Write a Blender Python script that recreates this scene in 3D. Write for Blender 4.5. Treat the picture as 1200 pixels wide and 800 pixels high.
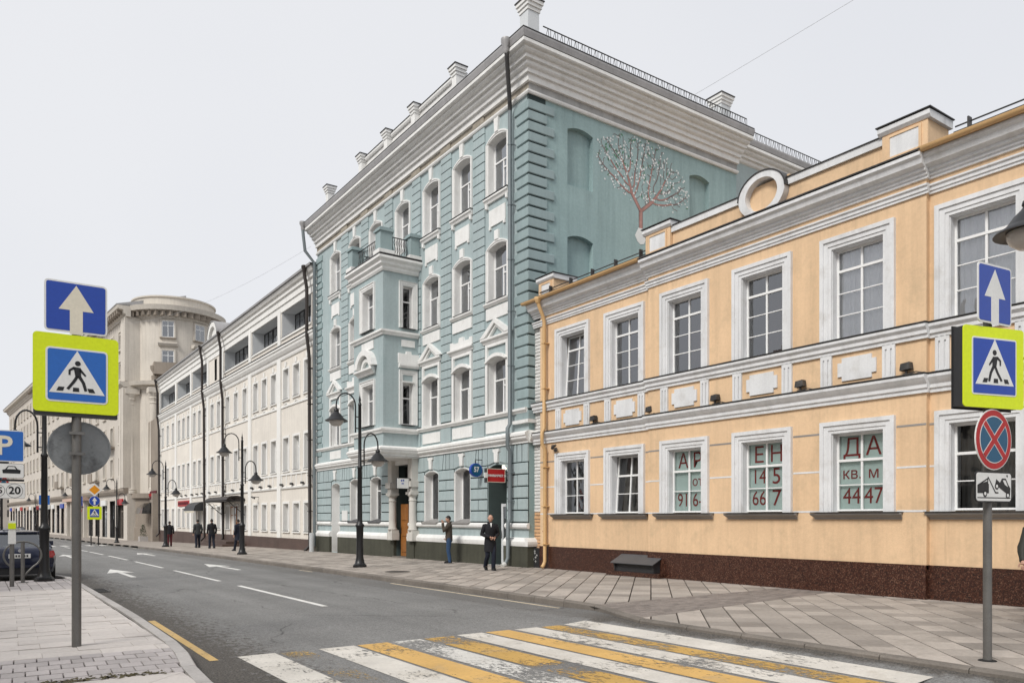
import bpy, bmesh, math, random
from mathutils import Vector, Matrix, geometry

for o in list(bpy.data.objects):
    bpy.data.objects.remove(o)
RND = random.Random(11)
SC = bpy.context.scene
COL = SC.collection
rad = math.radians

# ------------------------------------------------------------------ camera
cam_d = bpy.data.cameras.new('camera')
cam = bpy.data.objects.new('camera', cam_d)
COL.objects.link(cam)
cam.location = (0, 0, 1.62)
cam.rotation_euler = (rad(90), 0, rad(-34.8))
cam_d.sensor_width = 36
cam_d.lens = 36 * 905 / 1200
cam_d.shift_y = 207 / 1200
cam_d.clip_start = 0.1
cam_d.clip_end = 3000
SC.camera = cam

# ------------------------------------------------------------------ overcast daylight
SUN_EL, SUN_AZ = 43.0, -111.0          # azimuth from +Y towards +X (so the sun stands over the far pavement side)
wd = bpy.data.worlds.new('World')
SC.world = wd
wd.use_nodes = True
nt = wd.node_tree
for n in list(nt.nodes):
    nt.nodes.remove(n)
w_out = nt.nodes.new('ShaderNodeOutputWorld')
w_bg = nt.nodes.new('ShaderNodeBackground')
w_sky = nt.nodes.new('ShaderNodeTexSky')
w_sky.sky_type = 'NISHITA'
w_sky.sun_disc = False
w_sky.sun_elevation = rad(SUN_EL)
w_sky.sun_rotation = rad(SUN_AZ)
w_sc = nt.nodes.new('ShaderNodeMix'); w_sc.data_type = 'RGBA'; w_sc.blend_type = 'MULTIPLY'
w_sc.inputs[0].default_value = 1
w_sc.inputs[7].default_value = (0.05, 0.05, 0.05, 1)
w_mix = nt.nodes.new('ShaderNodeMix'); w_mix.data_type = 'RGBA'
w_mix.inputs[0].default_value = 0.94
w_tc = nt.nodes.new('ShaderNodeTexCoord')
w_no = nt.nodes.new('ShaderNodeTexNoise')
w_no.inputs['Scale'].default_value = 1.6
w_no.inputs['Detail'].default_value = 3
w_ra = nt.nodes.new('ShaderNodeValToRGB')
w_ra.color_ramp.elements[0].position = 0.3
w_ra.color_ramp.elements[0].color = (0.452, 0.460, 0.482, 1)
w_ra.color_ramp.elements[1].position = 0.7
w_ra.color_ramp.elements[1].color = (0.482, 0.487, 0.503, 1)
nt.links.new(w_tc.outputs['Generated'], w_no.inputs['Vector'])
nt.links.new(w_no.outputs['Fac'], w_ra.inputs['Fac'])
nt.links.new(w_sky.outputs['Color'], w_sc.inputs[6])
nt.links.new(w_sc.outputs[2], w_mix.inputs[6])
nt.links.new(w_ra.outputs['Color'], w_mix.inputs[7])
nt.links.new(w_mix.outputs[2], w_bg.inputs['Color'])
w_bg.inputs['Strength'].default_value = 1.0
nt.links.new(w_bg.outputs['Background'], w_out.inputs['Surface'])

sun_d = bpy.data.lights.new('sun', 'SUN')
sun_d.energy = 1.5
sun_d.angle = rad(18)
sun_d.color = (1.0, 0.97, 0.92)
sun = bpy.data.objects.new('sun', sun_d)
COL.objects.link(sun)
_a, _e = rad(SUN_AZ), rad(SUN_EL)
sd = Vector((math.sin(_a) * math.cos(_e), math.cos(_a) * math.cos(_e), math.sin(_e)))
sun.rotation_euler = sd.to_track_quat('Z', 'Y').to_euler()
sun.location = (-20, 20, 40)

vs = SC.view_settings
vs.view_transform = 'Standard'
vs.look = 'None'
vs.exposure = 0.85
vs.gamma = 1.0

# ------------------------------------------------------------------ materials
MATS = {}
def nodes_of(m):
    m.use_nodes = True
    return m.node_tree, m.node_tree.nodes['Principled BSDF']

def mat(name, col, rough=0.8, var=0.12, scale=1.2, fine=0.06, bump=0.0, bscale=60, streak=0.0,
        metal=0.0, spec=0.4, dirt=None, isl=0.0, coat=0.0, drips=0.0, patch=0.0):
    """painted / stone surface: two noise octaves of tone, optional rain streaks, dirt colour patches and fine relief"""
    m = bpy.data.materials.new(name)
    t, b = nodes_of(m)
    N, L = t.nodes, t.links
    b.inputs['Roughness'].default_value = rough
    b.inputs['Metallic'].default_value = metal
    b.inputs['Specular IOR Level'].default_value = spec
    b.inputs['Coat Weight'].default_value = coat
    geo = N.new('ShaderNodeNewGeometry')
    pos = geo.outputs['Position']
    def noise(sc, det=4, vec=None, rgh=0.6):
        n = N.new('ShaderNodeTexNoise')
        n.inputs['Scale'].default_value = sc
        n.inputs['Detail'].default_value = det
        n.inputs['Roughness'].default_value = rgh
        L.new(vec or pos, n.inputs['Vector'])
        return n.outputs['Fac']
    def math_(op, a, c):
        n = N.new('ShaderNodeMath'); n.operation = op
        for i, x in enumerate((a, c)):
            if hasattr(x, 'links'): L.new(x, n.inputs[i])
            else: n.inputs[i].default_value = x
        return n.outputs[0]
    def mr(x, lo, hi, a=0.3, c=0.7):
        n = N.new('ShaderNodeMapRange')
        L.new(x, n.inputs[0])
        for i, v in enumerate((a, c, lo, hi)): n.inputs[i + 1].default_value = v
        return n.outputs[0]
    k = mr(noise(scale), 1 - var, 1 + var)
    k = math_('MULTIPLY', k, mr(noise(scale * 22, 5, rgh=0.7), 1 - fine, 1 + fine))
    if streak:
        mp = N.new('ShaderNodeMapping'); mp.inputs['Scale'].default_value = (4.0, 4.0, 0.22)
        L.new(pos, mp.inputs['Vector'])
        k = math_('MULTIPLY', k, mr(noise(1.3, 5, mp.outputs[0], 0.65), 1 - streak, 1.02, 0.25, 0.55))
    if drips:
        mp = N.new('ShaderNodeMapping'); mp.inputs['Scale'].default_value = (9.0, 9.0, 0.30)
        L.new(pos, mp.inputs['Vector'])
        dr = math_('MULTIPLY', mr(noise(1.0, 4, mp.outputs[0], 0.7), 0.0, 1.0, 0.56, 0.70), mr(noise(0.5, 3), 0.0, 1.0, 0.45, 0.62))
        k = math_('MULTIPLY', k, mr(dr, 1.0, 1.0 - drips, 0, 1))
    if patch:
        pv = N.new('ShaderNodeTexVoronoi'); pv.distance = 'CHEBYCHEV'; pv.inputs['Scale'].default_value = 0.55
        L.new(pos, pv.inputs['Vector'])
        sc_ = N.new('ShaderNodeSeparateColor'); L.new(pv.outputs['Color'], sc_.inputs[0])
        k = math_('MULTIPLY', k, mr(sc_.outputs[0], 1 - patch, 1 + patch, 0, 1))
    if isl:
        oi = N.new('ShaderNodeObjectInfo')
        s = math_('ADD', geo.outputs['Random Per Island'], oi.outputs['Random'])
        s = math_('FRACT', s, 0)
        k = math_('MULTIPLY', k, mr(s, 1 - isl, 1 + isl, 0, 1))
    v = N.new('ShaderNodeMix'); v.data_type = 'RGBA'; v.blend_type = 'MULTIPLY'
    v.inputs[0].default_value = 1
    v.inputs[6].default_value = (*col, 1)
    L.new(k, v.inputs[7])
    out = v.outputs[2]
    if dirt:
        dc, amt, dsc = dirt
        f = mr(noise(dsc, 6, rgh=0.7), 0, amt, 0.52, 0.72)
        d = N.new('ShaderNodeMix'); d.data_type = 'RGBA'
        L.new(f, d.inputs[0]); L.new(out, d.inputs[6]); d.inputs[7].default_value = (*dc, 1)
        out = d.outputs[2]
    L.new(out, b.inputs['Base Color'])
    if bump:
        bp = N.new('ShaderNodeBump')
        bp.inputs['Strength'].default_value = bump
        bp.inputs['Distance'].default_value = 0.02
        L.new(noise(bscale, 3), bp.inputs['Height'])
        L.new(bp.outputs[0], b.inputs['Normal'])
    MATS[name] = m
    return m

def glass_mat(name, tint=(1, 1, 1), boost=1.9, add=0.13):
    m = bpy.data.materials.new(name)
    m.use_nodes = True
    t = m.node_tree
    for n in list(t.nodes): t.nodes.remove(n)
    o = t.nodes.new('ShaderNodeOutputMaterial')
    g = t.nodes.new('ShaderNodeBsdfGlossy'); g.inputs['Roughness'].default_value = 0.015
    g.inputs['Color'].default_value = (0.95, 0.97, 1.0, 1)
    tr = t.nodes.new('ShaderNodeBsdfTransparent'); tr.inputs['Color'].default_value = (*tint, 1)
    fr = t.nodes.new('ShaderNodeFresnel'); fr.inputs['IOR'].default_value = 1.5
    ma = t.nodes.new('ShaderNodeMath'); ma.operation = 'MULTIPLY_ADD'; ma.use_clamp = True
    ma.inputs[1].default_value = boost; ma.inputs[2].default_value = add
    # old glass is never quite flat
    ge = t.nodes.new('ShaderNodeNewGeometry')
    no = t.nodes.new('ShaderNodeTexNoise'); no.inputs['Scale'].default_value = 1.1
    bp = t.nodes.new('ShaderNodeBump'); bp.inputs['Strength'].default_value = 0.16; bp.inputs['Distance'].default_value = 0.12
    t.links.new(ge.outputs['Position'], no.inputs['Vector'])
    t.links.new(no.outputs['Fac'], bp.inputs['Height'])
    t.links.new(bp.outputs[0], g.inputs['Normal'])
    t.links.new(fr.outputs[0], ma.inputs[0])
    mx = t.nodes.new('ShaderNodeMixShader')
    t.links.new(ma.outputs[0], mx.inputs[0]); t.links.new(tr.outputs[0], mx.inputs[1]); t.links.new(g.outputs[0], mx.inputs[2])
    t.links.new(mx.outputs[0], o.inputs['Surface'])
    MATS[name] = m
    return m

def emit_mat(name, col, s):
    m = bpy.data.materials.new(name)
    t, b = nodes_of(m)
    b.inputs['Base Color'].default_value = (*col, 1)
    b.inputs['Emission Color'].default_value = (*col, 1)
    b.inputs['Emission Strength'].default_value = s
    MATS[name] = m

def asphalt_mat(name):
    """worn grey asphalt: aggregate speckle, tyre-polished lanes, darker repair strips and dirt swept along the kerb"""
    m = bpy.data.materials.new(name)
    t, b = nodes_of(m)
    N, L = t.nodes, t.links
    b.inputs['Roughness'].default_value = 0.82
    b.inputs['Specular IOR Level'].default_value = 0.35
    geo = N.new('ShaderNodeNewGeometry'); pos = geo.outputs['Position']
    def noise(sc, det, vec=None, r=0.6):
        n = N.new('ShaderNodeTexNoise'); n.inputs['Scale'].default_value = sc; n.inputs['Detail'].default_value = det
        n.inputs['Roughness'].default_value = r
        L.new(vec or pos, n.inputs['Vector']); return n.outputs['Fac']
    def mr(x, a, c, lo, hi):
        n = N.new('ShaderNodeMapRange'); L.new(x, n.inputs[0])
        for i, v in enumerate((a, c, lo, hi)): n.inputs[i + 1].default_value = v
        return n.outputs[0]
    def mul(a, c):
        n = N.new('ShaderNodeMath'); n.operation = 'MULTIPLY'; L.new(a, n.inputs[0])
        if hasattr(c, 'links'): L.new(c, n.inputs[1])
        else: n.inputs[1].default_value = c
        return n.outputs[0]
    vo = N.new('ShaderNodeTexVoronoi'); vo.inputs['Scale'].default_value = 85; L.new(pos, vo.inputs['Vector'])
    k = mr(vo.outputs['Color'], 0, 1, 0.62, 1.38)
    k = mul(k, mr(noise(26, 6, r=0.75), 0.3, 0.7, 0.72, 1.28))
    k = mul(k, mr(noise(0.45, 4), 0.3, 0.7, 0.86, 1.12))
    mp = N.new('ShaderNodeMapping'); mp.inputs['Scale'].default_value = (1.1, 0.03, 1); L.new(pos, mp.inputs['Vector'])
    k = mul(k, mr(noise(1.0, 3, mp.outputs[0]), 0.3, 0.7, 0.86, 1.1))
    c = N.new('ShaderNodeMix'); c.data_type = 'RGBA'; c.blend_type = 'MULTIPLY'; c.inputs[0].default_value = 1
    c.inputs[6].default_value = (0.192, 0.189, 0.183, 1); L.new(k, c.inputs[7])
    # grit and tar film lying along the near kerb
    sx = N.new('ShaderNodeSeparateXYZ'); L.new(pos, sx.inputs[0])
    gx = mr(sx.outputs[0], 2.3, 3.7, 1.0, 0.0)
    ad = N.new('ShaderNodeMath'); ad.operation = 'ADD'
    mp2 = N.new('ShaderNodeMapping'); mp2.inputs['Scale'].default_value = (1.6, 0.9, 1); L.new(pos, mp2.inputs['Vector'])
    L.new(gx, ad.inputs[0]); L.new(mr(noise(7.0, 8, mp2.outputs[0], 0.8), 0.25, 0.75, -0.95, 0.85), ad.inputs[1])
    f = mr(ad.outputs[0], 0.22, 0.60, 0.0, 0.88)
    yy = mr(sx.outputs[1], 27, 36, 1.0, 0.0)
    f = mul(f, yy)
    gx2 = mr(sx.outputs[0], 8.40, 8.70, 0.0, 1.0)
    ad2 = N.new('ShaderNodeMath'); ad2.operation = 'ADD'
    L.new(gx2, ad2.inputs[0]); L.new(mr(noise(2.2, 7, None, 0.75), 0.25, 0.75, -0.6, 0.6), ad2.inputs[1])
    f2 = mul(mr(ad2.outputs[0], 0.35, 0.75, 0.0, 0.85), mr(sx.outputs[1], 9.8, 10.8, 1.0, 0.35))
    fm = N.new('ShaderNodeMath'); fm.operation = 'MAXIMUM'; L.new(f, fm.inputs[0]); L.new(f2, fm.inputs[1])
    d = N.new('ShaderNodeMix'); d.data_type = 'RGBA'
    L.new(fm.outputs[0], d.inputs[0]); L.new(c.outputs[2], d.inputs[6])
    dk = N.new('ShaderNodeMix'); dk.data_type = 'RGBA'
    L.new(mr(noise(45, 4), 0.4, 0.62, 0, 1), dk.inputs[0])
    dk.inputs[6].default_value = (0.030, 0.027, 0.024, 1); dk.inputs[7].default_value = (0.125, 0.108, 0.09, 1)
    L.new(dk.outputs[2], d.inputs[7])
    # crooked hairline cracks sealed and unsealed
    wn = N.new('ShaderNodeTexNoise'); wn.inputs['Scale'].default_value = 1.4; wn.inputs['Detail'].default_value = 5; L.new(pos, wn.inputs['Vector'])
    wv = N.new('ShaderNodeMix'); wv.data_type = 'RGBA'; wv.blend_type = 'ADD'; wv.inputs[0].default_value = 0.55
    L.new(pos, wv.inputs[6]); L.new(wn.outputs['Color'], wv.inputs[7])
    cm = N.new('ShaderNodeMapping'); cm.inputs['Scale'].default_value = (0.34, 0.13, 0.2); L.new(wv.outputs[2], cm.inputs['Vector'])
    cv = N.new('ShaderNodeTexVoronoi'); cv.feature = 'DISTANCE_TO_EDGE'; cv.inputs['Scale'].default_value = 1.0; L.new(cm.outputs[0], cv.inputs['Vector'])
    cr = mul(mr(cv.outputs['Distance'], 0.0, 0.006, 0.75, 0.0), mr(noise(0.6, 2), 0.42, 0.55, 0.0, 1.0))
    ck = N.new('ShaderNodeMix'); ck.data_type = 'RGBA'; L.new(cr, ck.inputs[0]); L.new(d.outputs[2], ck.inputs[6]); ck.inputs[7].default_value = (0.035, 0.033, 0.031, 1)
    L.new(ck.outputs[2], b.inputs['Base Color'])
    bp = N.new('ShaderNodeBump'); bp.inputs['Strength'].default_value = 0.55; bp.inputs['Distance'].default_value = 0.012
    L.new(noise(70, 3), bp.inputs['Height']); L.new(bp.outputs[0], b.inputs['Normal'])
    MATS[name] = m

def paint_mat(name, col, wear, wscale=9):
    """road paint worn through to the asphalt in flakes"""
    m = mat(name, col, 0.7, 0.13, 1.3, 0.10, 0.25, 70, dirt=((0.36, 0.31, 0.24), 0.5, 1.6))
    t = m.node_tree; N, L = t.nodes, t.links
    b = N['Principled BSDF']; o = N['Material Output']
    tr = N.new('ShaderNodeBsdfTransparent'); mx = N.new('ShaderNodeMixShader')
    geo = N.new('ShaderNodeNewGeometry')
    mp = N.new('ShaderNodeMapping'); mp.inputs['Scale'].default_value = (1.7, 0.8, 1)
    L.new(geo.outputs['Position'], mp.inputs['Vector'])
    n1 = N.new('ShaderNodeTexNoise'); n1.inputs['Scale'].default_value = wscale; n1.inputs['Detail'].default_value = 9; n1.inputs['Roughness'].default_value = 0.8
    n2 = N.new('ShaderNodeTexNoise'); n2.inputs['Scale'].default_value = 0.8; n2.inputs['Detail'].default_value = 2
    L.new(mp.outputs[0], n1.inputs['Vector']); L.new(geo.outputs['Position'], n2.inputs['Vector'])
    a = N.new('ShaderNodeMath'); a.operation = 'MULTIPLY_ADD'; a.inputs[1].default_value = 0.6
    L.new(n2.outputs[0], a.inputs[0]); L.new(n1.outputs[0], a.inputs[2])
    r = N.new('ShaderNodeMapRange'); L.new(a.outputs[0], r.inputs[0])
    th = 1.16 - wear * 0.5
    for i, v in enumerate((th - 0.03, th + 0.03, 0, 1)): r.inputs[i + 1].default_value = v
    L.new(r.outputs[0], mx.inputs[0]); L.new(b.outputs[0], mx.inputs[1]); L.new(tr.outputs[0], mx.inputs[2])
    L.new(mx.outputs[0], o.inputs['Surface'])

# building skins
mat('yellow_stucco', (0.715, 0.505, 0.315), 0.9, 0.06, 0.6, 0.05, 0.3, 40, streak=0.12, dirt=((0.50, 0.37, 0.235), 0.6, 1.3), drips=0.16, patch=0.035)
mat('yellow_metal', (0.62, 0.40, 0.19), 0.5, 0.08, 1, 0.05)
mat('white_trim', (0.69, 0.695, 0.70), 0.85, 0.06, 1.1, 0.05, 0.15, 50, streak=0.12, dirt=((0.46, 0.44, 0.41), 0.55, 2.0), drips=0.14)
mat('blue_trim', (0.76, 0.755, 0.735), 0.88, 0.05, 1.0, 0.05, 0.15, 50, streak=0.06, dirt=((0.52, 0.50, 0.46), 0.4, 2.4))
mat('shaded_dirty_trim', (0.33, 0.295, 0.24), 0.9, 0.15, 0.9, 0.07, 0.15, 50, streak=0.25)  # dirty off-white frieze; shade below the cornice is mixed into this brown tone
mat('blue_stucco', (0.375, 0.446, 0.452), 0.9, 0.07, 0.5, 0.06, 0.3, 40, streak=0.12, dirt=((0.265, 0.345, 0.35), 0.5, 1.0), drips=0.14, patch=0.03)
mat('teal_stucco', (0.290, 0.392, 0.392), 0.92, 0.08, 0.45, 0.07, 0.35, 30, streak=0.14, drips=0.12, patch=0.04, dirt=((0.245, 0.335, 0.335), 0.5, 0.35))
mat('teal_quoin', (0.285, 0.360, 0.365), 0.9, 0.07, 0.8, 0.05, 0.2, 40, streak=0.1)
mat('joint_dark', (0.03, 0.045, 0.045), 0.95, 0.2)
mat('green_plinth', (0.062, 0.062, 0.045), 0.85, 0.2, 1.0, 0.12, 0.3, 30, streak=0.2)
mat('cream_stucco', (0.695, 0.65, 0.585), 0.9, 0.05, 0.5, 0.05, 0.2, 40, streak=0.09, drips=0.10, patch=0.03)
mat('offwhite', (0.755, 0.745, 0.715), 0.88, 0.04, 0.8, 0.03, 0.1, 40, streak=0.07)
mat('loggia_grey', (0.60, 0.62, 0.63), 0.88, 0.05)
mat('brown_plinth', (0.085, 0.055, 0.045), 0.6, 0.2, 0.8, 0.15)
mat('beige_stone', (0.57, 0.525, 0.462), 0.9, 0.09, 0.35, 0.06, 0.2, 20, streak=0.14)
mat('beige_base', (0.27, 0.23, 0.19), 0.85, 0.12, 0.5, 0.08, streak=0.12)
mat('pale_render', (0.53, 0.485, 0.43), 0.9, 0.08, 0.25, 0.05, streak=0.1)
mat('pink_render', (0.50, 0.36, 0.29), 0.9, 0.1, 0.3)
mat('granite', (0.105, 0.044, 0.030), 0.42, 0.12, 1.0, 0.0, 0.05, 90, spec=0.5)
_t = MATS['granite'].node_tree
_b = _t.nodes['Principled BSDF']
_vo = _t.nodes.new('ShaderNodeTexVoronoi'); _vo.inputs['Scale'].default_value = 55
_ge = _t.nodes.new('ShaderNodeNewGeometry'); _t.links.new(_ge.outputs['Position'], _vo.inputs['Vector'])
_r = _t.nodes.new('ShaderNodeValToRGB')
for p_, c_ in ((0.0, (0.010, 0.004, 0.003, 1)), (0.45, (0.042, 0.013, 0.007, 1)), (0.8, (0.072, 0.024, 0.013, 1)), (1.0, (0.17, 0.09, 0.06, 1))):
    e_ = _r.color_ramp.elements[0] if p_ == 0 else (_r.color_ramp.elements[-1] if p_ == 1 else _r.color_ramp.elements.new(p_))
    e_.position = p_; e_.color = c_
_sx = _t.nodes.new('ShaderNodeSeparateColor')
_t.links.new(_vo.outputs['Color'], _sx.inputs[0]); _t.links.new(_sx.outputs[0], _r.inputs['Fac'])
_t.links.new(_r.outputs['Color'], _b.inputs['Base Color'])
mat('white_brick', (0.70, 0.69, 0.67), 0.9, 0.08, 1.5, 0.08, isl=0.06)
mat('orange_brick', (0.62, 0.38, 0.21), 0.9, 0.1, 1.5, 0.08, isl=0.1)
mat('mortar', (0.30, 0.28, 0.26), 0.95, 0.1)
mat('column_stone', (0.56, 0.54, 0.50), 0.9, 0.1, 1.2, 0.06, streak=0.15)
mat('doorway_green', (0.070, 0.095, 0.092), 0.85, 0.1)
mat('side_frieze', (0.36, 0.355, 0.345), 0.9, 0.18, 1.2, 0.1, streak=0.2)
mat('sill_grey', (0.26, 0.25, 0.24), 0.7, 0.12, 1.5, 0.06)
mat('flashing', (0.050, 0.048, 0.047), 0.5, 0.25, 1.2, 0.1, metal=0.2, dirt=((0.20, 0.19, 0.18), 0.5, 2.2))
mat('zinc', (0.36, 0.35, 0.345), 0.45, 0.12, 0.8, 0.06, metal=0.35, streak=0.15)
mat('roof_metal', (0.10, 0.10, 0.105), 0.55, 0.15, 0.6, 0.06, metal=0.2)
mat('pipe_grey', (0.175, 0.20, 0.21), 0.5, 0.08, 1.5, 0.05, metal=0.2)
mat('pipe_brown', (0.030, 0.023, 0.020), 0.5, 0.1)
mat('pvc', (0.80, 0.80, 0.79), 0.4, 0.03)
mat('steel_bolt', (0.4, 0.4, 0.4), 0.4, 0.05, metal=0.8)
mat('interior', (0.11, 0.10, 0.095), 0.95, 0.5, 0.5, 0.2)
mat('interior_brown', (0.085, 0.045, 0.035), 0.9, 0.3, 0.7, 0.2)
mat('curtain', (0.62, 0.64, 0.65), 0.95, 0.05)
mat('net_curtain', (0.80, 0.82, 0.84), 0.95, 0.05)
mat('curtain_grey', (0.22, 0.215, 0.21), 0.95, 0.15)
mat('poster_film', (0.56, 0.67, 0.645), 0.85, 0.08, 1.5, 0.03)
mat('red_letter', (0.24, 0.028, 0.026), 0.7, 0.08)
glass_mat('glass')
glass_mat('glass_dull', (0.85, 0.88, 0.88), 1.5, 0.05)
glass_mat('glass_poster', (0.97, 1, 0.99), 0.7, 0.0)
glass_mat('glass_sky', (0.55, 0.6, 0.62), 2.4, 0.16)
# street
asphalt_mat('asphalt')
mat('earth', (0.16, 0.15, 0.14), 0.95, 0.15)
mat('bedding', (0.045, 0.038, 0.032), 0.95, 0.2, 2.0, 0.15)
mat('paving', (0.345, 0.305, 0.268), 0.88, 0.12, 0.9, 0.12, 0.3, 45, isl=0.27, dirt=((0.19, 0.16, 0.135), 0.55, 1.4))
mat('paving_pale', (0.575, 0.53, 0.495), 0.88, 0.07, 0.9, 0.08, 0.3, 45, isl=0.08, dirt=((0.42, 0.38, 0.355), 0.4, 1.2))
mat('paver_brick', (0.43, 0.395, 0.385), 0.9, 0.1, 1.2, 0.10, 0.3, 45, isl=0.14)
mat('paver_brown', (0.215, 0.185, 0.165), 0.9, 0.1, 1.2, 0.10, 0.3, 45, isl=0.18)
mat('kerb_stone', (0.43, 0.405, 0.385), 0.85, 0.1, 1.2, 0.12, 0.3, 60, isl=0.08)
mat('kerb_dark', (0.17, 0.15, 0.13), 0.85, 0.2, 1.2, 0.15, 0.3, 60, isl=0.1)
mat('moss', (0.10, 0.085, 0.045), 0.95, 0.3, 9)
paint_mat('zebra_white', (0.60, 0.565, 0.51), 0.50)
paint_mat('zebra_white_worn', (0.60, 0.58, 0.54), 0.66, 14)
paint_mat('zebra_yellow', (0.60, 0.37, 0.12), 0.46)
paint_mat('zebra_yellow_worn', (0.52, 0.32, 0.09), 0.70, 12)
paint_mat('zebra_yellow_gone', (0.45, 0.30, 0.10), 0.86, 16)
paint_mat('line_white', (0.68, 0.67, 0.64), 0.25, 12)
paint_mat('line_cream', (0.62, 0.52, 0.37), 0.45, 12)
paint_mat('line_yellow', (0.56, 0.38, 0.15), 0.45, 12)
mat('iron_black', (0.009, 0.009, 0.010), 0.42, 0.15, 1.5, 0.08, spec=0.5)
mat('lamp_glass', (0.52, 0.49, 0.46), 0.25, 0.04, coat=0.3)
mat('galvanised', (0.165, 0.160, 0.152), 0.5, 0.12, 3.0, 0.12, metal=0.45, streak=0.1)
mat('sign_back', (0.215, 0.225, 0.228), 0.5, 0.06, 1.6, 0.08, metal=0.3, dirt=((0.05, 0.05, 0.05), 0.85, 3.4))
mat('sign_blue', (0.010, 0.055, 0.36), 0.35, 0.03, spec=0.5)
mat('sign_blue_pale', (0.012, 0.120, 0.46), 0.35, 0.03, spec=0.5)
mat('sign_white', (0.72, 0.72, 0.70), 0.4, 0.03)
mat('sign_cream', (0.70, 0.65, 0.53), 0.4, 0.04)
mat('sign_lime', (0.66, 0.78, 0.005), 0.4, 0.03)
mat('sign_black', (0.012, 0.012, 0.013), 0.4, 0.03)
mat('sign_red', (0.42, 0.012, 0.014), 0.4, 0.04)
mat('sign_teal', (0.010, 0.090, 0.18), 0.4, 0.04)
mat('sign_orange', (0.72, 0.28, 0.008), 0.4, 0.04)
mat('box_dark', (0.030, 0.030, 0.032), 0.5, 0.1)
mat('rubber', (0.012, 0.012, 0.012), 0.8, 0.1)
mat('car_navy', (0.003, 0.007, 0.028), 0.3, 0.05, spec=0.4, coat=0.35)
mat('car_black', (0.006, 0.006, 0.008), 0.25, 0.05, coat=1.0)
mat('car_silver', (0.38, 0.38, 0.37), 0.3, 0.05, metal=0.4, coat=1.0)
mat('car_sand', (0.45, 0.30, 0.16), 0.3, 0.05, coat=0.8)
mat('car_trim', (0.02, 0.02, 0.022), 0.5, 0.05)
mat('tail_red', (0.32, 0.010, 0.012), 0.2, 0.05, coat=1.0)
mat('chrome', (0.6, 0.6, 0.62), 0.15, 0.02, metal=1.0)
mat('orange_wood', (0.27, 0.105, 0.022), 0.5, 0.15, 3.0, 0.1)
mat('skin', (0.50, 0.29, 0.21), 0.55, 0.05)
mat('hair_dark', (0.012, 0.009, 0.008), 0.6, 0.1)
mat('coat_black', (0.010, 0.010, 0.013), 0.85, 0.15, 3, 0.1)
mat('coat_navy', (0.012, 0.015, 0.028), 0.85, 0.15, 3, 0.1)
mat('jacket_brown', (0.060, 0.046, 0.034), 0.8, 0.2, 4, 0.12)
mat('jacket_olive', (0.026, 0.026, 0.019), 0.6, 0.2, 5, 0.12)
mat('jacket_grey', (0.035, 0.038, 0.040), 0.8, 0.2, 4, 0.1)
mat('denim', (0.030, 0.065, 0.135), 0.9, 0.2, 4, 0.12)
mat('trousers_dark', (0.010, 0.013, 0.024), 0.9, 0.15)
mat('trousers_maroon', (0.11, 0.020, 0.026), 0.9, 0.15)
mat('shoe_black', (0.008, 0.008, 0.008), 0.4, 0.1)
mat('mural_bark', (0.37, 0.205, 0.18), 0.9, 0.2, 3, 0.1)
mat('mural_twig', (0.185, 0.150, 0.145), 0.9, 0.3, 3, 0.1)
mat('mural_white', (0.66, 0.68, 0.67), 0.9, 0.1)
mat('mural_leaf', (0.10, 0.21, 0.14), 0.9, 0.2, 4)
mat('graffiti', (0.6, 0.6, 0.58), 0.8, 0.1)
mat('plant', (0.03, 0.05, 0.022), 0.8, 0.3, 3)
mat('wire_pale', (0.42, 0.43, 0.45), 0.6, 0.05)
glass_mat('glass_car', (0.25, 0.28, 0.28), 1.2, 0.10)
emit_mat('lamp_warm', (1.0, 0.93, 0.8), 1.6)
mat('opposite_render', (0.56, 0.50, 0.42), 0.9, 0.08, 0.3)

# ------------------------------------------------------------------ mesh helpers
ANCH = {}

class Fr:
    """a facade plane: u runs along it, w points out of it, z is up"""
    def __init__(s, o, du, dw):
        s.o, s.du, s.dw = o, du, dw
    def p(s, u, w, z):
        return (s.o[0] + s.du[0] * u + s.dw[0] * w, s.o[1] + s.du[1] * u + s.dw[1] * w, z)

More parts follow.
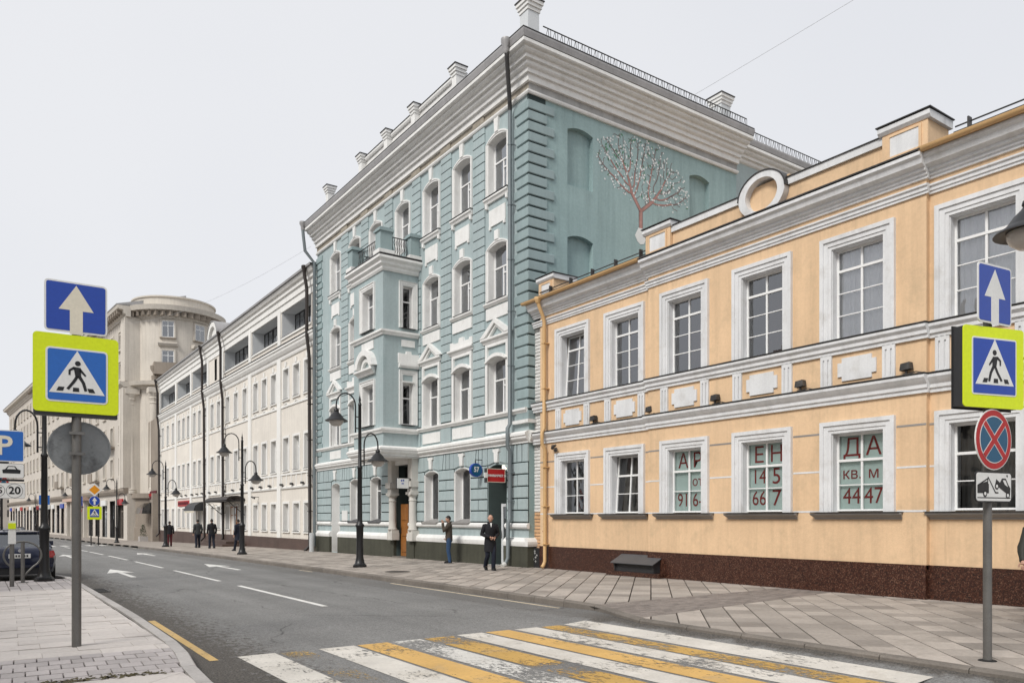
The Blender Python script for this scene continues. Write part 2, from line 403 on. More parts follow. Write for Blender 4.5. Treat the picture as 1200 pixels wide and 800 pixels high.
class MB:
    def __init__(s):
        s.v, s.f, s.m, s.mi = [], [], [], 0
    def add(s, vs_, fs_):
        n = len(s.v)
        s.v += [tuple(v) for v in vs_]
        for f in fs_:
            s.f.append(tuple(i + n for i in f)); s.m.append(s.mi)
        return s
    def hexa(s, c):
        return s.add(c, [(0, 1, 2, 3), (7, 6, 5, 4), (0, 4, 5, 1), (1, 5, 6, 2), (2, 6, 7, 3), (3, 7, 4, 0)])
    def box(s, x0, x1, y0, y1, z0, z1):
        return s.hexa([(x0, y0, z0), (x1, y0, z0), (x1, y1, z0), (x0, y1, z0), (x0, y0, z1), (x1, y0, z1), (x1, y1, z1), (x0, y1, z1)])
    def fbox(s, F, u0, u1, w0, w1, z0, z1):
        P = F.p
        return s.hexa([P(u0, w0, z0), P(u1, w0, z0), P(u1, w1, z0), P(u0, w1, z0), P(u0, w0, z1), P(u1, w0, z1), P(u1, w1, z1), P(u0, w1, z1)])
    def cbox(s, F, u0, u1, w0, w1, z0, z1, c=0.015):
        """block with its outer edges chamfered"""
        P = F.p
        s.fbox(F, u0, u1, w0, w1 - c, z0, z1)
        a = [P(u0, w1 - c, z0), P(u1, w1 - c, z0), P(u1, w1 - c, z1), P(u0, w1 - c, z1)]
        b = [P(u0 + c, w1, z0 + c), P(u1 - c, w1, z0 + c), P(u1 - c, w1, z1 - c), P(u0 + c, w1, z1 - c)]
        return s.add(a + b, [(4, 5, 6, 7), (0, 1, 5, 4), (1, 2, 6, 5), (2, 3, 7, 6), (3, 0, 4, 7)])
    def fprism(s, F, poly, w0, w1):
        n = len(poly)
        vs_ = [F.p(u, w0, z) for u, z in poly] + [F.p(u, w1, z) for u, z in poly]
        return s.add(vs_, [tuple(range(n)), tuple(range(2 * n - 1, n - 1, -1))] + [(i, (i + 1) % n, n + (i + 1) % n, n + i) for i in range(n)])
    def mould(s, F, prof, u0, u1, k0=0.0, k1=0.0):
        """profile of (w, z) run along u; k mitres the ends"""
        n = len(prof)
        vs_ = [F.p(u0 - k0 * w, w, z) for w, z in prof] + [F.p(u1 + k1 * w, w, z) for w, z in prof]
        return s.add(vs_, [tuple(range(n)), tuple(range(2 * n - 1, n - 1, -1))] + [(i, (i + 1) % n, n + (i + 1) % n, n + i) for i in range(n)])
    def ring(s, F, inner, outer, w0, w1, closed=False):
        n = len(inner)
        vs_ = []
        for a, b in zip(inner, outer):
            vs_ += [F.p(a[0], w0, a[1]), F.p(a[0], w1, a[1]), F.p(b[0], w1, b[1]), F.p(b[0], w0, b[1])]
        fs_ = []
        for i in range(n if closed else n - 1):
            j = (i + 1) % n
            for k in range(4):
                l = (k + 1) % 4
                fs_.append((4 * i + k, 4 * i + l, 4 * j + l, 4 * j + k))
        if not closed:
            fs_ += [(0, 1, 2, 3), (4 * n - 1, 4 * n - 2, 4 * n - 3, 4 * n - 4)]
        return s.add(vs_, fs_)
    def sheet(s, F, u0, u1, z0, z1, holes=(), w=0.0, depth=0.0, blind=False):
        """wall face with openings; depth > 0 adds the reveals, blind closes them"""
        pts = [Vector((u0, z0, 0)), Vector((u1, z0, 0)), Vector((u1, z1, 0)), Vector((u0, z1, 0))]
        loops = [pts]
        for h in holes:
            loops.append([Vector((a, b, 0)) for a, b in h])
        flat = [p for l in loops for p in l]
        tris = geometry.tessellate_polygon(loops)
        hand = F.du[0] * F.dw[1] - F.du[1] * F.dw[0]      # keep every face turned outwards
        tt = []
        for t in tris:
            a, b, c = (flat[i] for i in t)
            ccw = (b.x - a.x) * (c.y - a.y) - (b.y - a.y) * (c.x - a.x)
            tt.append(tuple(t) if ccw * hand < 0 else tuple(t)[::-1])
        s.add([F.p(p.x, w, p.y) for p in flat], tt)
        if depth:
            for h in holes:
                n = len(h)
                s.add([F.p(a, w, b) for a, b in h] + [F.p(a, w - depth, b) for a, b in h],
                      [(i, (i + 1) % n, n + (i + 1) % n, n + i) for i in range(n)] + ([tuple(range(n, 2 * n)) if (sum(h[i][0] * h[(i + 1) % n][1] - h[(i + 1) % n][0] * h[i][1] for i in range(n)) * hand < 0) else tuple(range(n, 2 * n))[::-1]] if blind else []))
        return s
    def tube(s, pts, r, n=8, flat=None):
        pts = [Vector(p) for p in pts]
        rs = r if isinstance(r, (list, tuple)) else [r] * len(pts)
        ref = None
        vs_ = []
        for i, p in enumerate(pts):
            d = (pts[min(i + 1, len(pts) - 1)] - pts[max(i - 1, 0)]).normalized()
            if ref is None:
                ref = d.orthogonal().normalized()
            ref = (ref - d * ref.dot(d)).normalized()
            q = d.cross(ref)
            for k in range(n):
                a = 2 * math.pi * k / n
                vs_.append(p + (ref * math.cos(a) + q * math.sin(a)) * rs[i])
        m = len(pts)
        fs_ = [(i * n + k, i * n + (k + 1) % n, (i + 1) * n + (k + 1) % n, (i + 1) * n + k) for i in range(m - 1) for k in range(n)]
        fs_ += [tuple(range(n))[::-1], tuple(range((m - 1) * n, m * n))]
        return s.add(vs_, fs_)
    def lathe(s, prof, c=(0, 0, 0), n=16, sx=1, sy=1, a0=0.0, a1=None):
        full = a1 is None
        m = n if full else n + 1
        vs_ = []
        for r, z in prof:
            for k in range(m):
                a = (2 * math.pi * k / n) if full else a0 + (a1 - a0) * k / n
                vs_.append((c[0] + r * math.cos(a) * sx, c[1] + r * math.sin(a) * sy, c[2] + z))
        fs_ = []
        for i in range(len(prof) - 1):
            for k in range(n):
                j = (k + 1) % m
                fs_.append((i * m + k, i * m + j, (i + 1) * m + j, (i + 1) * m + k))
        if full:
            if prof[0][0] > 1e-4: fs_.append(tuple(range(m))[::-1])
            if prof[-1][0] > 1e-4: fs_.append(tuple(range((len(prof) - 1) * m, len(prof) * m)))
        return s.add(vs_, fs_)
    def build(s, name, mats, parent=None, anchor=None, smooth=None, raw=False):
        if isinstance(mats, str): mats = [mats]
        a = Vector(anchor) if anchor is not None else (ANCH[parent.name] if parent else Vector((0, 0, 0)))
        me = bpy.data.meshes.new(name)
        me.from_pydata([(x - a.x, y - a.y, z - a.z) for x, y, z in s.v], [], s.f)
        for m in mats: me.materials.append(MATS[m])
        if len(mats) > 1: me.polygons.foreach_set('material_index', s.m)
        if not raw:
            bm = bmesh.new(); bm.from_mesh(me)
            bmesh.ops.recalc_face_normals(bm, faces=bm.faces)
            bm.to_mesh(me); bm.free()
        if smooth:
            me.polygons.foreach_set('use_smooth', [True] * len(me.polygons))
            me.set_sharp_from_angle(angle=rad(smooth))
        me.update()
        return link(name, me, parent, a)

def link(name, me, parent=None, anchor=(0, 0, 0)):
    o = bpy.data.objects.new(name, me)
    COL.objects.link(o)
    a = Vector(anchor)
    if parent:
        o.parent = parent
        o.location = a - ANCH[parent.name]
    else:
        o.location = a
    ANCH[o.name] = a
    return o

def thing(name, label, cat, loc=(0, 0, 0), group=None):
    o = bpy.data.objects.new(name, None)
    COL.objects.link(o)
    o.empty_display_size = 0.3
    o.location = loc
    ANCH[o.name] = Vector(loc)
    return tag(o, label, cat, group)

def tag(o, label, cat, group=None):
    o['label'] = label
    o['category'] = cat
    if group: o['group'] = group
    return o

def struct(o, label=None):
    o['kind'] = 'structure'
    if label: o['label'] = label
    return o

def clone(src, parent, delta):
    """copy of a part and of its sub-parts, sharing the mesh data"""
    c = src.copy(); COL.objects.link(c)
    c.parent = parent
    ANCH[c.name] = ANCH[src.name] + Vector(delta)
    c.location = ANCH[c.name] - (ANCH[parent.name] if parent else Vector((0, 0, 0)))
    for ch in src.children:
        k = ch.copy(); COL.objects.link(k); k.parent = c
        ANCH[k.name] = ANCH[ch.name] + Vector(delta)
        for g in ch.children:
            q = g.copy(); COL.objects.link(q); q.parent = k
    return c

def clone_thing(src, loc, rz=0.0, scale=1.0, label=None, group=None):
    r = src.copy(); COL.objects.link(r)
    r.location = loc; r.rotation_euler = (0, 0, rz); r.scale = (scale,) * 3
    ANCH[r.name] = Vector(loc)
    if label: r['label'] = label
    if group: r['group'] = group
    for ch in src.children:
        k = ch.copy(); COL.objects.link(k); k.parent = r
        for g in ch.children:
            q = g.copy(); COL.objects.link(q); q.parent = k
    return r

VR = random.Random(21)
def vary(c, opts):
    """let the curtains differ from window to window"""
    for ch in list(c.children):
        if ch.name.startswith('curtain'):
            o_ = VR.choice(opts)
            if o_ is None:
                bpy.data.objects.remove(ch)
            else:
                sl = ch.material_slots[0]; sl.link = 'OBJECT'; sl.material = MATS[o_]
                if VR.random() < 0.4: ch.location.y += VR.uniform(-0.45, 0.45)
    return c

def arch(u0, u1, z0, zs, rise, n=8):
    """opening outline from its foot up over a segmental head and down again"""
    w = (u1 - u0) / 2; c = (u0 + u1) / 2
    out = [(u0, z0), (u0, zs)]
    if rise > 0:
        r = (w * w + rise * rise) / (2 * rise); cz = zs + rise - r
        a = math.asin(min(1, w / r))
        if rise > w: a = math.pi - a
        for i in range(1, n):
            t = -a + 2 * a * i / n
            out.append((c + r * math.sin(t), cz + r * math.cos(t)))
    return out + [(u1, zs), (u1, z0)]

def pane(F, u0, u1, w, z0, z1, parent, m='glass', name='pane'):
    mb = MB()
    q = [F.p(u0, w, z0), F.p(u1, w, z0), F.p(u1, w, z1), F.p(u0, w, z1)]
    nrm = (Vector(q[1]) - Vector(q[0])).cross(Vector(q[2]) - Vector(q[0]))
    out = Vector((F.dw[0], F.dw[1], 0))
    mb.add(q, [(0, 1, 2, 3)] if nrm.dot(out) > 0 else [(3, 2, 1, 0)])
    return mb.build(name, m, parent, raw=True)

def curtain(F, u0, u1, w, z0, z1, parent, m='curtain', n=22, amp=0.03):
    mb = MB(); vs_ = []
    for i in range(n + 1):
        u = u0 + (u1 - u0) * i / n
        d = w + amp * math.sin(i * 1.9) + amp * 0.5 * math.sin(i * 0.83)
        vs_ += [F.p(u, d, z0), F.p(u, d, z1)]
    mb.add(vs_, [(2 * i, 2 * i + 2, 2 * i + 3, 2 * i + 1) for i in range(n)])
    return mb.build('curtain', m, parent, smooth=60, raw=True)

def sash(F, parent, u0, u1, z0, z1, w, cols, rows, fr=0.06, bars=0.035, heavy_row=None, heavy_col=None, gl='glass',
         mt='pvc', name='window', skip=None, tilt=0.0, t=0.06, bars_c=None):
    """a window: one frame mesh with every pane a piece of its own. cols / rows are inner edges as fractions"""
    uc, anchor = (u0 + u1) / 2, F.p((u0 + u1) / 2, w, z0)
    mb = MB()
    mb.fbox(F, u0, u0 + fr, w - t, w, z0, z1); mb.fbox(F, u1 - fr, u1, w - t, w, z0, z1)
    mb.fbox(F, u0 + fr, u1 - fr, w - t, w, z0, z0 + fr); mb.fbox(F, u0 + fr, u1 - fr, w - t, w, z1 - fr, z1)
    U = [u0 + fr] + [u0 + fr + (u1 - u0 - 2 * fr) * c for c in cols] + [u1 - fr]
    Z = [z0 + fr] + [z0 + fr + (z1 - z0 - 2 * fr) * c for c in rows] + [z1 - fr]
    for i in range(1, len(U) - 1):
        h = ((bars_c or bars) if heavy_col is None or i - 1 not in heavy_col else 0.06) / 2
        if skip and ('c', i) in skip:
            mb.fbox(F, U[i] - h, U[i] + h, w - t * 0.9, w - 0.004, Z[0], Z[skip[('c', i)]])
        else:
            mb.fbox(F, U[i] - h, U[i] + h, w - t * 0.9, w - 0.004, Z[0], Z[-1])
    for i in range(1, len(Z) - 1):
        h = (bars if heavy_row is None or i - 1 not in heavy_row else 0.055) / 2
        mb.fbox(F, U[0], U[-1], w - t * 0.8, w + (0.006 if heavy_row and i - 1 in heavy_row else -0.008), Z[i] - h, Z[i] + h)
    o = mb.build(name, mt, parent, anchor)
    for j in range(len(Z) - 1):
        merged = skip and any(k == j for k in [skip[q] for q in skip])
        if merged:
            pane(F, U[0], U[-1], w - t * 0.5, Z[j], Z[j + 1], o, gl)
        else:
            for i in range(len(U) - 1):
                pane(F, U[i], U[i + 1], w - t * 0.5, Z[j], Z[j + 1], o, gl)
    return o

def text_mesh(txt, size, name='lettering', m='red_letter', extrude=0.002, bold=0.0, align='CENTER', parent=None, F=None, u=0, w=0, z=0, sx=1.0, flip=False):
    cu = bpy.data.curves.new(name, 'FONT')
    cu.body = txt; cu.size = size; cu.extrude = extrude; cu.offset = bold
    cu.align_x = align; cu.align_y = 'CENTER'; cu.resolution_u = 3
    ob = bpy.data.objects.new('_t', cu); COL.objects.link(ob)
    me = bpy.data.meshes.new_from_object(ob.evaluated_get(bpy.context.evaluated_depsgraph_get()))
    bpy.data.objects.remove(ob)
    mb = MB()
    g = -1 if flip else 1
    mb.add([F.p(u + g * v.co.x * sx, w + v.co.z, z + v.co.y) for v in me.vertices], [tuple(p.vertices) for p in me.polygons])
    bpy.data.meshes.remove(me)
    return mb.build(name, m, parent)

# ------------------------------------------------------------------ ground
def gz(y):
    t = y - 9.0
    if t < 0: return -0.003 * t
    if t <= 76: return -(0.003 * t + 0.00009 * t * t)
    return -0.748 - 0.002 * (t - 76)
def bend(y):
    return 0.0 if y < 92 else -0.0725 * (y - 92)

ROAD_DZ = -0.13
def smooth01(a, b, x):
    t = max(0.0, min(1.0, (x - a) / (b - a))); return t * t * (3 - 2 * t)
def rz_(x, y):
    """road surface: it rises to an almost flush edge where the crossing meets the far pavement"""
    return gz(y) + ROAD_DZ + 0.075 * smooth01(8.2, 8.72, x) * (1 - smooth01(9.6, 11.6, y))
def strip(name, xf0, xf1, y0, y1, dz, m, step=2.0, parent=None):
    mb = MB(); vs_ = []; n = max(1, int(round((y1 - y0) / step)))
    for i in range(n + 1):
        y = y0 + (y1 - y0) * i / n
        for x in ([xf0(y)] + ([8.2, 8.45, 8.72] if dz == ROAD_DZ else []) + [xf1(y)]):
            vs_.append((x + bend(y), y, (rz_(x, y) if dz == ROAD_DZ else gz(y) + dz)))
    w_ = 5 if dz == ROAD_DZ else 2
    mb.add(vs_, [(w_ * i + k, w_ * i + k + 1, w_ * (i + 1) + k + 1, w_ * (i + 1) + k) for i in range(n) for k in range(w_ - 1)])
    return mb.build(name, m, parent, raw=True)

K = lambda c: (lambda y: c)
g = MB()
ys = [-120, -40, 0, 30, 60, 90, 130, 200, 300, 700, 1500]
vs_ = []
for y in ys:
    vs_ += [(-900, y, gz(y) - 0.35), (900, y, gz(y) - 0.35)]
g.add(vs_, [(2 * i, 2 * i + 1, 2 * i + 3, 2 * i + 2) for i in range(len(ys) - 1)])
struct(g.build('ground', 'earth', raw=True), 'bare ground under the street')
road = struct(strip('road', K(-1.2), K(10.4), -40, 330, ROAD_DZ, 'asphalt', 2.0), 'worn grey asphalt roadway of the one-way street')

def interp(tab, y):
    if y <= tab[0][0]: return tab[0][1]
    for (a, b), (c, d) in zip(tab, tab[1:]):
        if y <= c: return b + (d - b) * (y - a) / (c - a)
    return tab[-1][1]
RK = [(-40, 8.72), (9.15, 8.74), (10.95, 9.52), (12.2, 9.60), (400, 9.62)]
LK = [(-40, 1.90), (7.9, 1.94), (8.75, 1.98), (10.45, 2.20), (14.4, 2.28), (24.9, 2.28)]
rk = lambda y: interp(RK, y)
lk = lambda y: interp(LK, y)

pav_r = struct(strip('pavement', lambda y: rk(y) + 0.02, K(16.4), -40, 330, -0.03, 'bedding', 0.8), 'pavement of beige concrete slabs along the facades')
pav_l = struct(strip('pavement', K(-9.1), lambda y: lk(y) - 0.02, -40, 24.9, -0.03, 'bedding', 0.8), 'pale slab pavement at the crossing sign')
struct(strip('pavement', K(-9.1), K(-1.2), 24.9, 330, -0.0, 'paving_pale', 2.0), 'pale pavement beyond the parking bay')

# kerbs, stone by stone
def kerb(fn, side, y0, y1, far, name_l, dark):
    root = None
    y = y0
    first = MB()
    L = 1.0
    base = struct(MB().box(fn(y0) - 0.1, fn(y0) + 0.1, y0 - 0.5, y0 - 0.02, gz(y0) - 0.3, gz(y0)).build('kerb', 'kerb_stone'), name_l)
    while y < y1:
        a, b = y + 0.006, min(y + L, y1) - 0.006
        mb = MB()
        def quad(yy):
            x = fn(yy) + bend(yy); zz = gz(yy)
            return [(x, yy, zz - 0.3), (x, yy, zz - 0.02), (x + side * 0.02, yy, zz + 0.002), (x + side * 0.16, yy, zz + 0.004), (x + side * 0.16, yy, zz - 0.3)]
        p, q = quad(a), quad(b)
        mb.add(p + q, [(0, 1, 2, 3, 4), (9, 8, 7, 6, 5)] + [(i, (i + 1) % 5, 5 + (i + 1) % 5, 5 + i) for i in range(5)])
        mb.build('kerb_stone', ('kerb_dark' if dark else 'kerb_stone'), base)
        y += L if y < far else 4.0
    return base
kerb(rk, 1, -2.0, 140.0, 60, 'low stone kerb below the shop facades', True)
kerb(lk, -1, -2.0, 24.9, 60, 'pale stone kerb beside the crossing sign', False)
kb = MB()
for i in range(9):
    a = rad(90 * i / 8)
    kb.v.append((0, 0, 0))
kb = MB()
pts = [(2.28, 24.9), (2.26, 25.8), (2.12, 26.6), (1.98, 27.3)]
for (x0, y0), (x1, y1) in zip(pts, pts[1:]):
    kb.hexa([(x0 - 0.16, y0, -0.3), (x0, y0, -0.3), (x1, y1, -0.3), (x1 - 0.14, y1, -0.3), (x0 - 0.16, y0, gz(y0)), (x0, y0, gz(y0)), (x1, y1, gz(y1)), (x1 - 0.14, y1, gz(y1))])
struct(kb.build('kerb_end', 'kerb_stone'), 'short curved kerb end beside the parked dark blue car')

def clip(poly, region):
    """convex clip of poly by a convex counter-clockwise region"""
    out = poly
    n = len(region)
    for i in range(n):
        ax, ay = region[i]; bx, by = region[(i + 1) % n]
        ins = lambda p: (bx - ax) * (p[1] - ay) - (by - ay) * (p[0] - ax) >= -1e-9
        src, out = out, []
        for j in range(len(src)):
            p, q = src[j], src[(j + 1) % len(src)]
            a, b = ins(p), ins(q)
            if a: out.append(p)
            if a != b:
                d1 = (bx - ax) * (p[1] - ay) - (by - ay) * (p[0] - ax)
                d2 = (bx - ax) * (q[1] - ay) - (by - ay) * (q[0] - ax)
                t = d1 / (d1 - d2)
                out.append((p[0] + (q[0] - p[0]) * t, p[1] + (q[1] - p[1]) * t))
        if len(out) < 3: return []
    return out
def area(p):
    return abs(sum(p[i][0] * p[(i + 1) % len(p)][1] - p[(i + 1) % len(p)][0] * p[i][1] for i in range(len(p)))) / 2

CAMD = (math.sin(rad(34.8)), math.cos(rad(34.8)))
def slab_mb(mb, poly, zf, h=0.03, c=0.006):
    n = len(poly)
    cx = sum(p[0] for p in poly) / n; cy = sum(p[1] for p in poly) / n
    def inset(p, d):
        dx, dy = cx - p[0], cy - p[1]; l = math.hypot(dx, dy) or 1
        return (p[0] + dx / l * d, p[1] + dy / l * d)
    lo = [(*p, 0) for p in poly]; hi = [(*inset(p, c), 0) for p in poly]
    vs_ = [(x, y, zf(x, y) - h) for x, y, _ in lo] + [(x, y, zf(x, y) - c * 0.6) for x, y, _ in lo] + [(x, y, zf(x, y)) for x, y, _ in hi]
    fs_ = [tuple(range(2 * n, 3 * n))]
    for i in range(n):
        j = (i + 1) % n
        fs_ += [(i, j, n + j, n + i), (n + i, n + j, 2 * n + j, 2 * n + i)]
    mb.add(vs_, fs_)

def pave(parent, region, ex, ey, a, b, m, off, limit, stagger=0.0, piece='slab', maxd=60, rest='slabs', jit=0.0025, gap=(0.003, 0.003)):
    """slabs a x b laid along the unit vectors ex, ey, cut to a convex region; the largest in view become pieces"""
    xs = [p[0] for p in region]; ysr = [p[1] for p in region]
    cs = [(x, y) for x in (min(xs), max(xs)) for y in (min(ysr), max(ysr))]
    ra = [c[0] * ex[0] + c[1] * ex[1] for c in cs]; rb = [c[0] * ey[0] + c[1] * ey[1] for c in cs]
    items = []
    j = int(math.floor(min(rb) / b)) - 1
    while j * b < max(rb) + b:
        st = stagger * a * (j % 2)
        i = int(math.floor(min(ra) / a)) - 1
        while i * a < max(ra) + a:
            ga, gb = gap
            q = [(i * a + st + off + ga, j * b + gb), (i * a + a + st + off - ga, j * b + gb), (i * a + a + st + off - ga, j * b + b - gb), (i * a + st + off + ga, j * b + b - gb)]
            poly = [(u * ex[0] + v * ey[0], u * ex[1] + v * ey[1]) for u, v in q]
            poly = clip(poly, region)
            if len(poly) >= 3 and area(poly) > 0.004:
                items.append(poly)
            i += 1
        j += 1
    def size(p):
        cx = sum(q[0] for q in p) / len(p); cy = sum(q[1] for q in p) / len(p)
        d = cx * CAMD[0] + cy * CAMD[1]; r = cx * CAMD[1] - cy * CAMD[0]
        inside = d > 2 and abs(r / d) < 0.69 and d > 7.2
        return (0 if inside else 1, d)
    items.sort(key=size)
    big = MB(); nb = 0
    for k, p in enumerate(items):
        cx = sum(q[0] for q in p) / len(p); cy = sum(q[1] for q in p) / len(p)
        dz = RND.uniform(-jit, jit); tx = RND.uniform(-jit, jit) * 2; ty = RND.uniform(-jit, jit) * 2
        zf = lambda x, y: gz(y) + dz + tx * (x - cx) + ty * (y - cy)
        if k < limit and size(p)[0] == 0:
            mb = MB(); slab_mb(mb, p, zf)
            mb.build(piece, m, parent, (cx, cy, gz(cy)))
        else:
            slab_mb(big, p, zf); nb += 1
    if nb:
        o = big.build(rest, m, parent); o['kind'] = 'stuff'

S2 = 1 / math.sqrt(2)
E1, E2 = (S2, S2), (-S2, S2)
# far pavement in front of the houses: diagonal slabs either side of a brown brick band
pave(pav_r, [(8.90, -2), (15.7, -2), (15.7, 9.95), (8.90, 9.15)], E1, E2, 0.54, 0.432, 'paving', 0.1, 130, gap=(0.004, 0.012))
pave(pav_r, [(9.68, 11.05), (15.7, 11.25), (15.7, 62), (9.78, 62)], E1, E2, 0.54, 0.432, 'paving', 0.1, 170, gap=(0.004, 0.012))
pave(pav_r, [(8.90, 9.15), (15.7, 9.95), (15.7, 11.25), (9.68, 11.05)], (0.996, 0.09), (-0.09, 0.996), 0.21, 0.105, 'paver_brown', 0, 0, 0.5, 'paver', 60, 'pavers')
fl = strip('far_paving', lambda y: rk(y) + 0.16, K(16.4), 62, 330, 0.0, 'paving', 2.0, pav_r)
# near pavement by the sign post
pave(pav_l, [(-4.5, -2), (1.80, -2), (1.80, 8.72), (-4.5, 8.9)], E1, E2, 0.54, 0.54, 'paving_pale', 0.22, 30, gap=(0.004, 0.006))
pave(pav_l, [(-4.5, 8.9), (1.82, 8.72), (2.03, 10.45), (-4.5, 10.75)], (0.999, -0.045), (0.045, 0.999), 0.222, 0.293, 'paver_brick', 0, 120, 0.5, 'paver', 60, 'pavers', gap=(0.006, 0.020))
pave(pav_l, [(-4.5, 10.75), (2.03, 10.45), (2.10, 21.1), (-4.5, 21.1)], (0.999, -0.03), (0.03, 0.999), 0.62, 0.42, 'paving_pale', 0.1, 170, 0.37, jit=0.006, gap=(0.001, 0.010))
pave(pav_l, [(-4.5, 21.1), (2.10, 21.1), (2.10, 24.85), (-4.5, 24.85)], (0.0, 1.0), (-1.0, 0.0), 0.45, 0.22, 'paver_brick', 0, 70, 0.5, 'paver', 60, 'pavers', gap=(0.01, 0.008))
ms = MB()
for k in range(260):
    t = RND.random(); x = 0.35 + 1.2 * t + RND.gauss(0, 0.1); y = 8.82 - 0.04 * t + RND.gauss(0, 0.055); s_ = RND.uniform(0.012, 0.04)
    a = RND.uniform(0, 6.28)
    ms.add([(x + s_ * math.cos(a + q) * RND.uniform(0.6, 1.4), y + 0.6 * s_ * math.sin(a + q), gz(y) + 0.004 + (0.012 if q == 0 else 0)) for q in (0, 2.1, 4.2)], [(0, 1, 2)])
mo = ms.build('moss_litter', 'moss', raw=True); mo['kind'] = 'stuff'; mo['label'] = 'dry moss and litter caught along the brick paver strip'; mo['category'] = 'litter'

# road markings, real paint sheets on the road
def mark(poly, m, name, dz=0.004):
    mb = MB()
    ysp = [p[1] for p in poly]
    mb.add([(x, y, gz(y) + ROAD_DZ + dz) for x, y in poly], [tuple(range(len(poly)))])
    return mb.build(name, m, road, raw=True)
ZX = [(2.72, 3.20, 'zebra_white'), (3.26, 3.62, 'zebra_yellow_gone'), (3.78, 4.28, 'zebra_white'), (4.33, 4.78, 'zebra_yellow'),
      (4.86, 5.30, 'zebra_white_worn'), (5.36, 5.84, 'zebra_yellow_worn'), (5.93, 6.38, 'zebra_white'), (6.44, 6.88, 'zebra_yellow'),
      (6.98, 7.42, 'zebra_white'), (7.48, 7.88, 'zebra_yellow_worn'), (7.98, 8.44, 'zebra_white')]
for x0, x1, m in ZX:
    n = 6
    for k in range(1):
        j0, j1 = RND.uniform(-0.03, 0.03), RND.uniform(-0.03, 0.03)
        y0, y1 = 4.22, 9.98
        mb = MB(); vs_ = []
        for i in range(n + 1):
            y = y0 + (y1 - y0) * i / n + (j0 if i == 0 else j1 if i == n else 0)
            vs_ += [(x0, y, rz_(x0, y) + 0.005), (x1, y, rz_(x1, y) + 0.005)]
        mb.add(vs_, [(2 * i, 2 * i + 1, 2 * i + 3, 2 * i + 2) for i in range(n)])
        mb.build('crossing_stripe', m, road, raw=True)
for y0 in (14.9, 23.1, 31.3, 39.5, 47.7):
    mark([(5.72, y0), (5.85, y0), (5.85, y0 + 6.2), (5.72, y0 + 6.2)], 'line_white', 'lane_dash')
mark([(5.72, 55), (5.85, 55), (5.85, 70), (5.72, 70)], 'line_white', 'lane_dash')
def arrow(xc, y0, L):
    mark([(xc - 0.08, y0), (xc + 0.08, y0), (xc + 0.08, y0 + L * 0.55), (xc + 0.42, y0 + L * 0.5), (xc, y0 + L), (xc - 0.42, y0 + L * 0.5), (xc - 0.08, y0 + L * 0.55)], 'line_white', 'road_arrow')
arrow(4.05, 26.4, 5.2); arrow(7.75, 28.2, 5.2); arrow(7.75, 44, 5.5); arrow(4.0, 44, 5.5)
for y in (71.5, 72.6):
    pass
for k in range(9):
    mark([(1.2 + k * 0.95, 73.5), (1.7 + k * 0.95, 73.5), (1.7 + k * 0.95, 77.5), (1.2 + k * 0.95, 77.5)], 'line_white', 'crossing_stripe')
mark([(2.36, 9.9), (2.47, 9.9), (2.55, 14.5), (2.44, 14.5)], 'line_yellow', 'kerb_line')
mark([(9.36, 10.3), (9.44, 10.3), (9.45, 19.4), (9.37, 19.4)], 'line_cream', 'kerb_line')
mark([(9.40, 25.5), (9.47, 25.5), (9.47, 62), (9.40, 62)], 'line_cream', 'kerb_line')

# drain grate at the kerb and manhole cover on the pavement
dg = thing('drain_grate', 'small iron drain grate in the gutter beside the crossing sign', 'grate', (2.52, 21.6, gz(21.6) + ROAD_DZ))
zg = gz(21.6) + ROAD_DZ
mb = MB().box(2.32, 2.72, 21.1, 21.14, zg, zg + 0.02).box(2.32, 2.72, 22.06, 22.1, zg, zg + 0.02).box(2.32, 2.36, 21.14, 22.06, zg, zg + 0.02).box(2.68, 2.72, 21.14, 22.06, zg, zg + 0.02)
mb.build('frame', 'iron_black', dg)
for k in range(7):
    MB().box(2.36, 2.68, 21.2 + k * 0.13, 21.25 + k * 0.13, zg + 0.002, zg + 0.018).build('bar', 'iron_black', dg)
MB().box(2.36, 2.68, 21.14, 22.06, zg + 0.0015, zg + 0.003).build('pit', 'joint_dark', dg)
mh = thing('manhole_cover', 'round iron manhole cover on the slab pavement near the lamp post', 'manhole cover', (10.85, 21.9, gz(21.9)))
MB().lathe([(0.40, -0.01), (0.40, 0.012), (0.36, 0.012), (0.36, 0.007)], (10.85, 21.9, gz(21.9)), 28).build('rim', 'kerb_dark', mh)
MB().lathe([(0.355, -0.01), (0.355, 0.009), (0.30, 0.013), (0.1, 0.013), (0.0, 0.013)], (10.85, 21.9, gz(21.9)), 28).build('lid', 'pipe_brown', mh)

# ------------------------------------------------------------------ yellow two-storey house
def off(prof, dw=0, dz=0):
    return [(w + dw, z + dz) for w, z in prof]

yb = thing('yellow_house', 'two-storey orange-yellow stucco house with white window surrounds and a granite plinth', 'house', (15.66, 11, 0))
FY = Fr((15.66, 0), (0, 1), (-1, 0))
CW = 0.12                                   # the middle bays stand forward
C0, C1, YL, YR = 7.91, 15.64, 20.86, 0.5
UW = [(19.13, 0), (16.73, 0), (14.29, CW), (11.82, CW), (9.38, CW), (6.93, 0), (4.45, 0), (1.98, 0)]
OW = 0.59                                   # half opening
UZ0, UZ1, LZ0, LZ1 = 5.53, 7.53, 1.76, 3.48

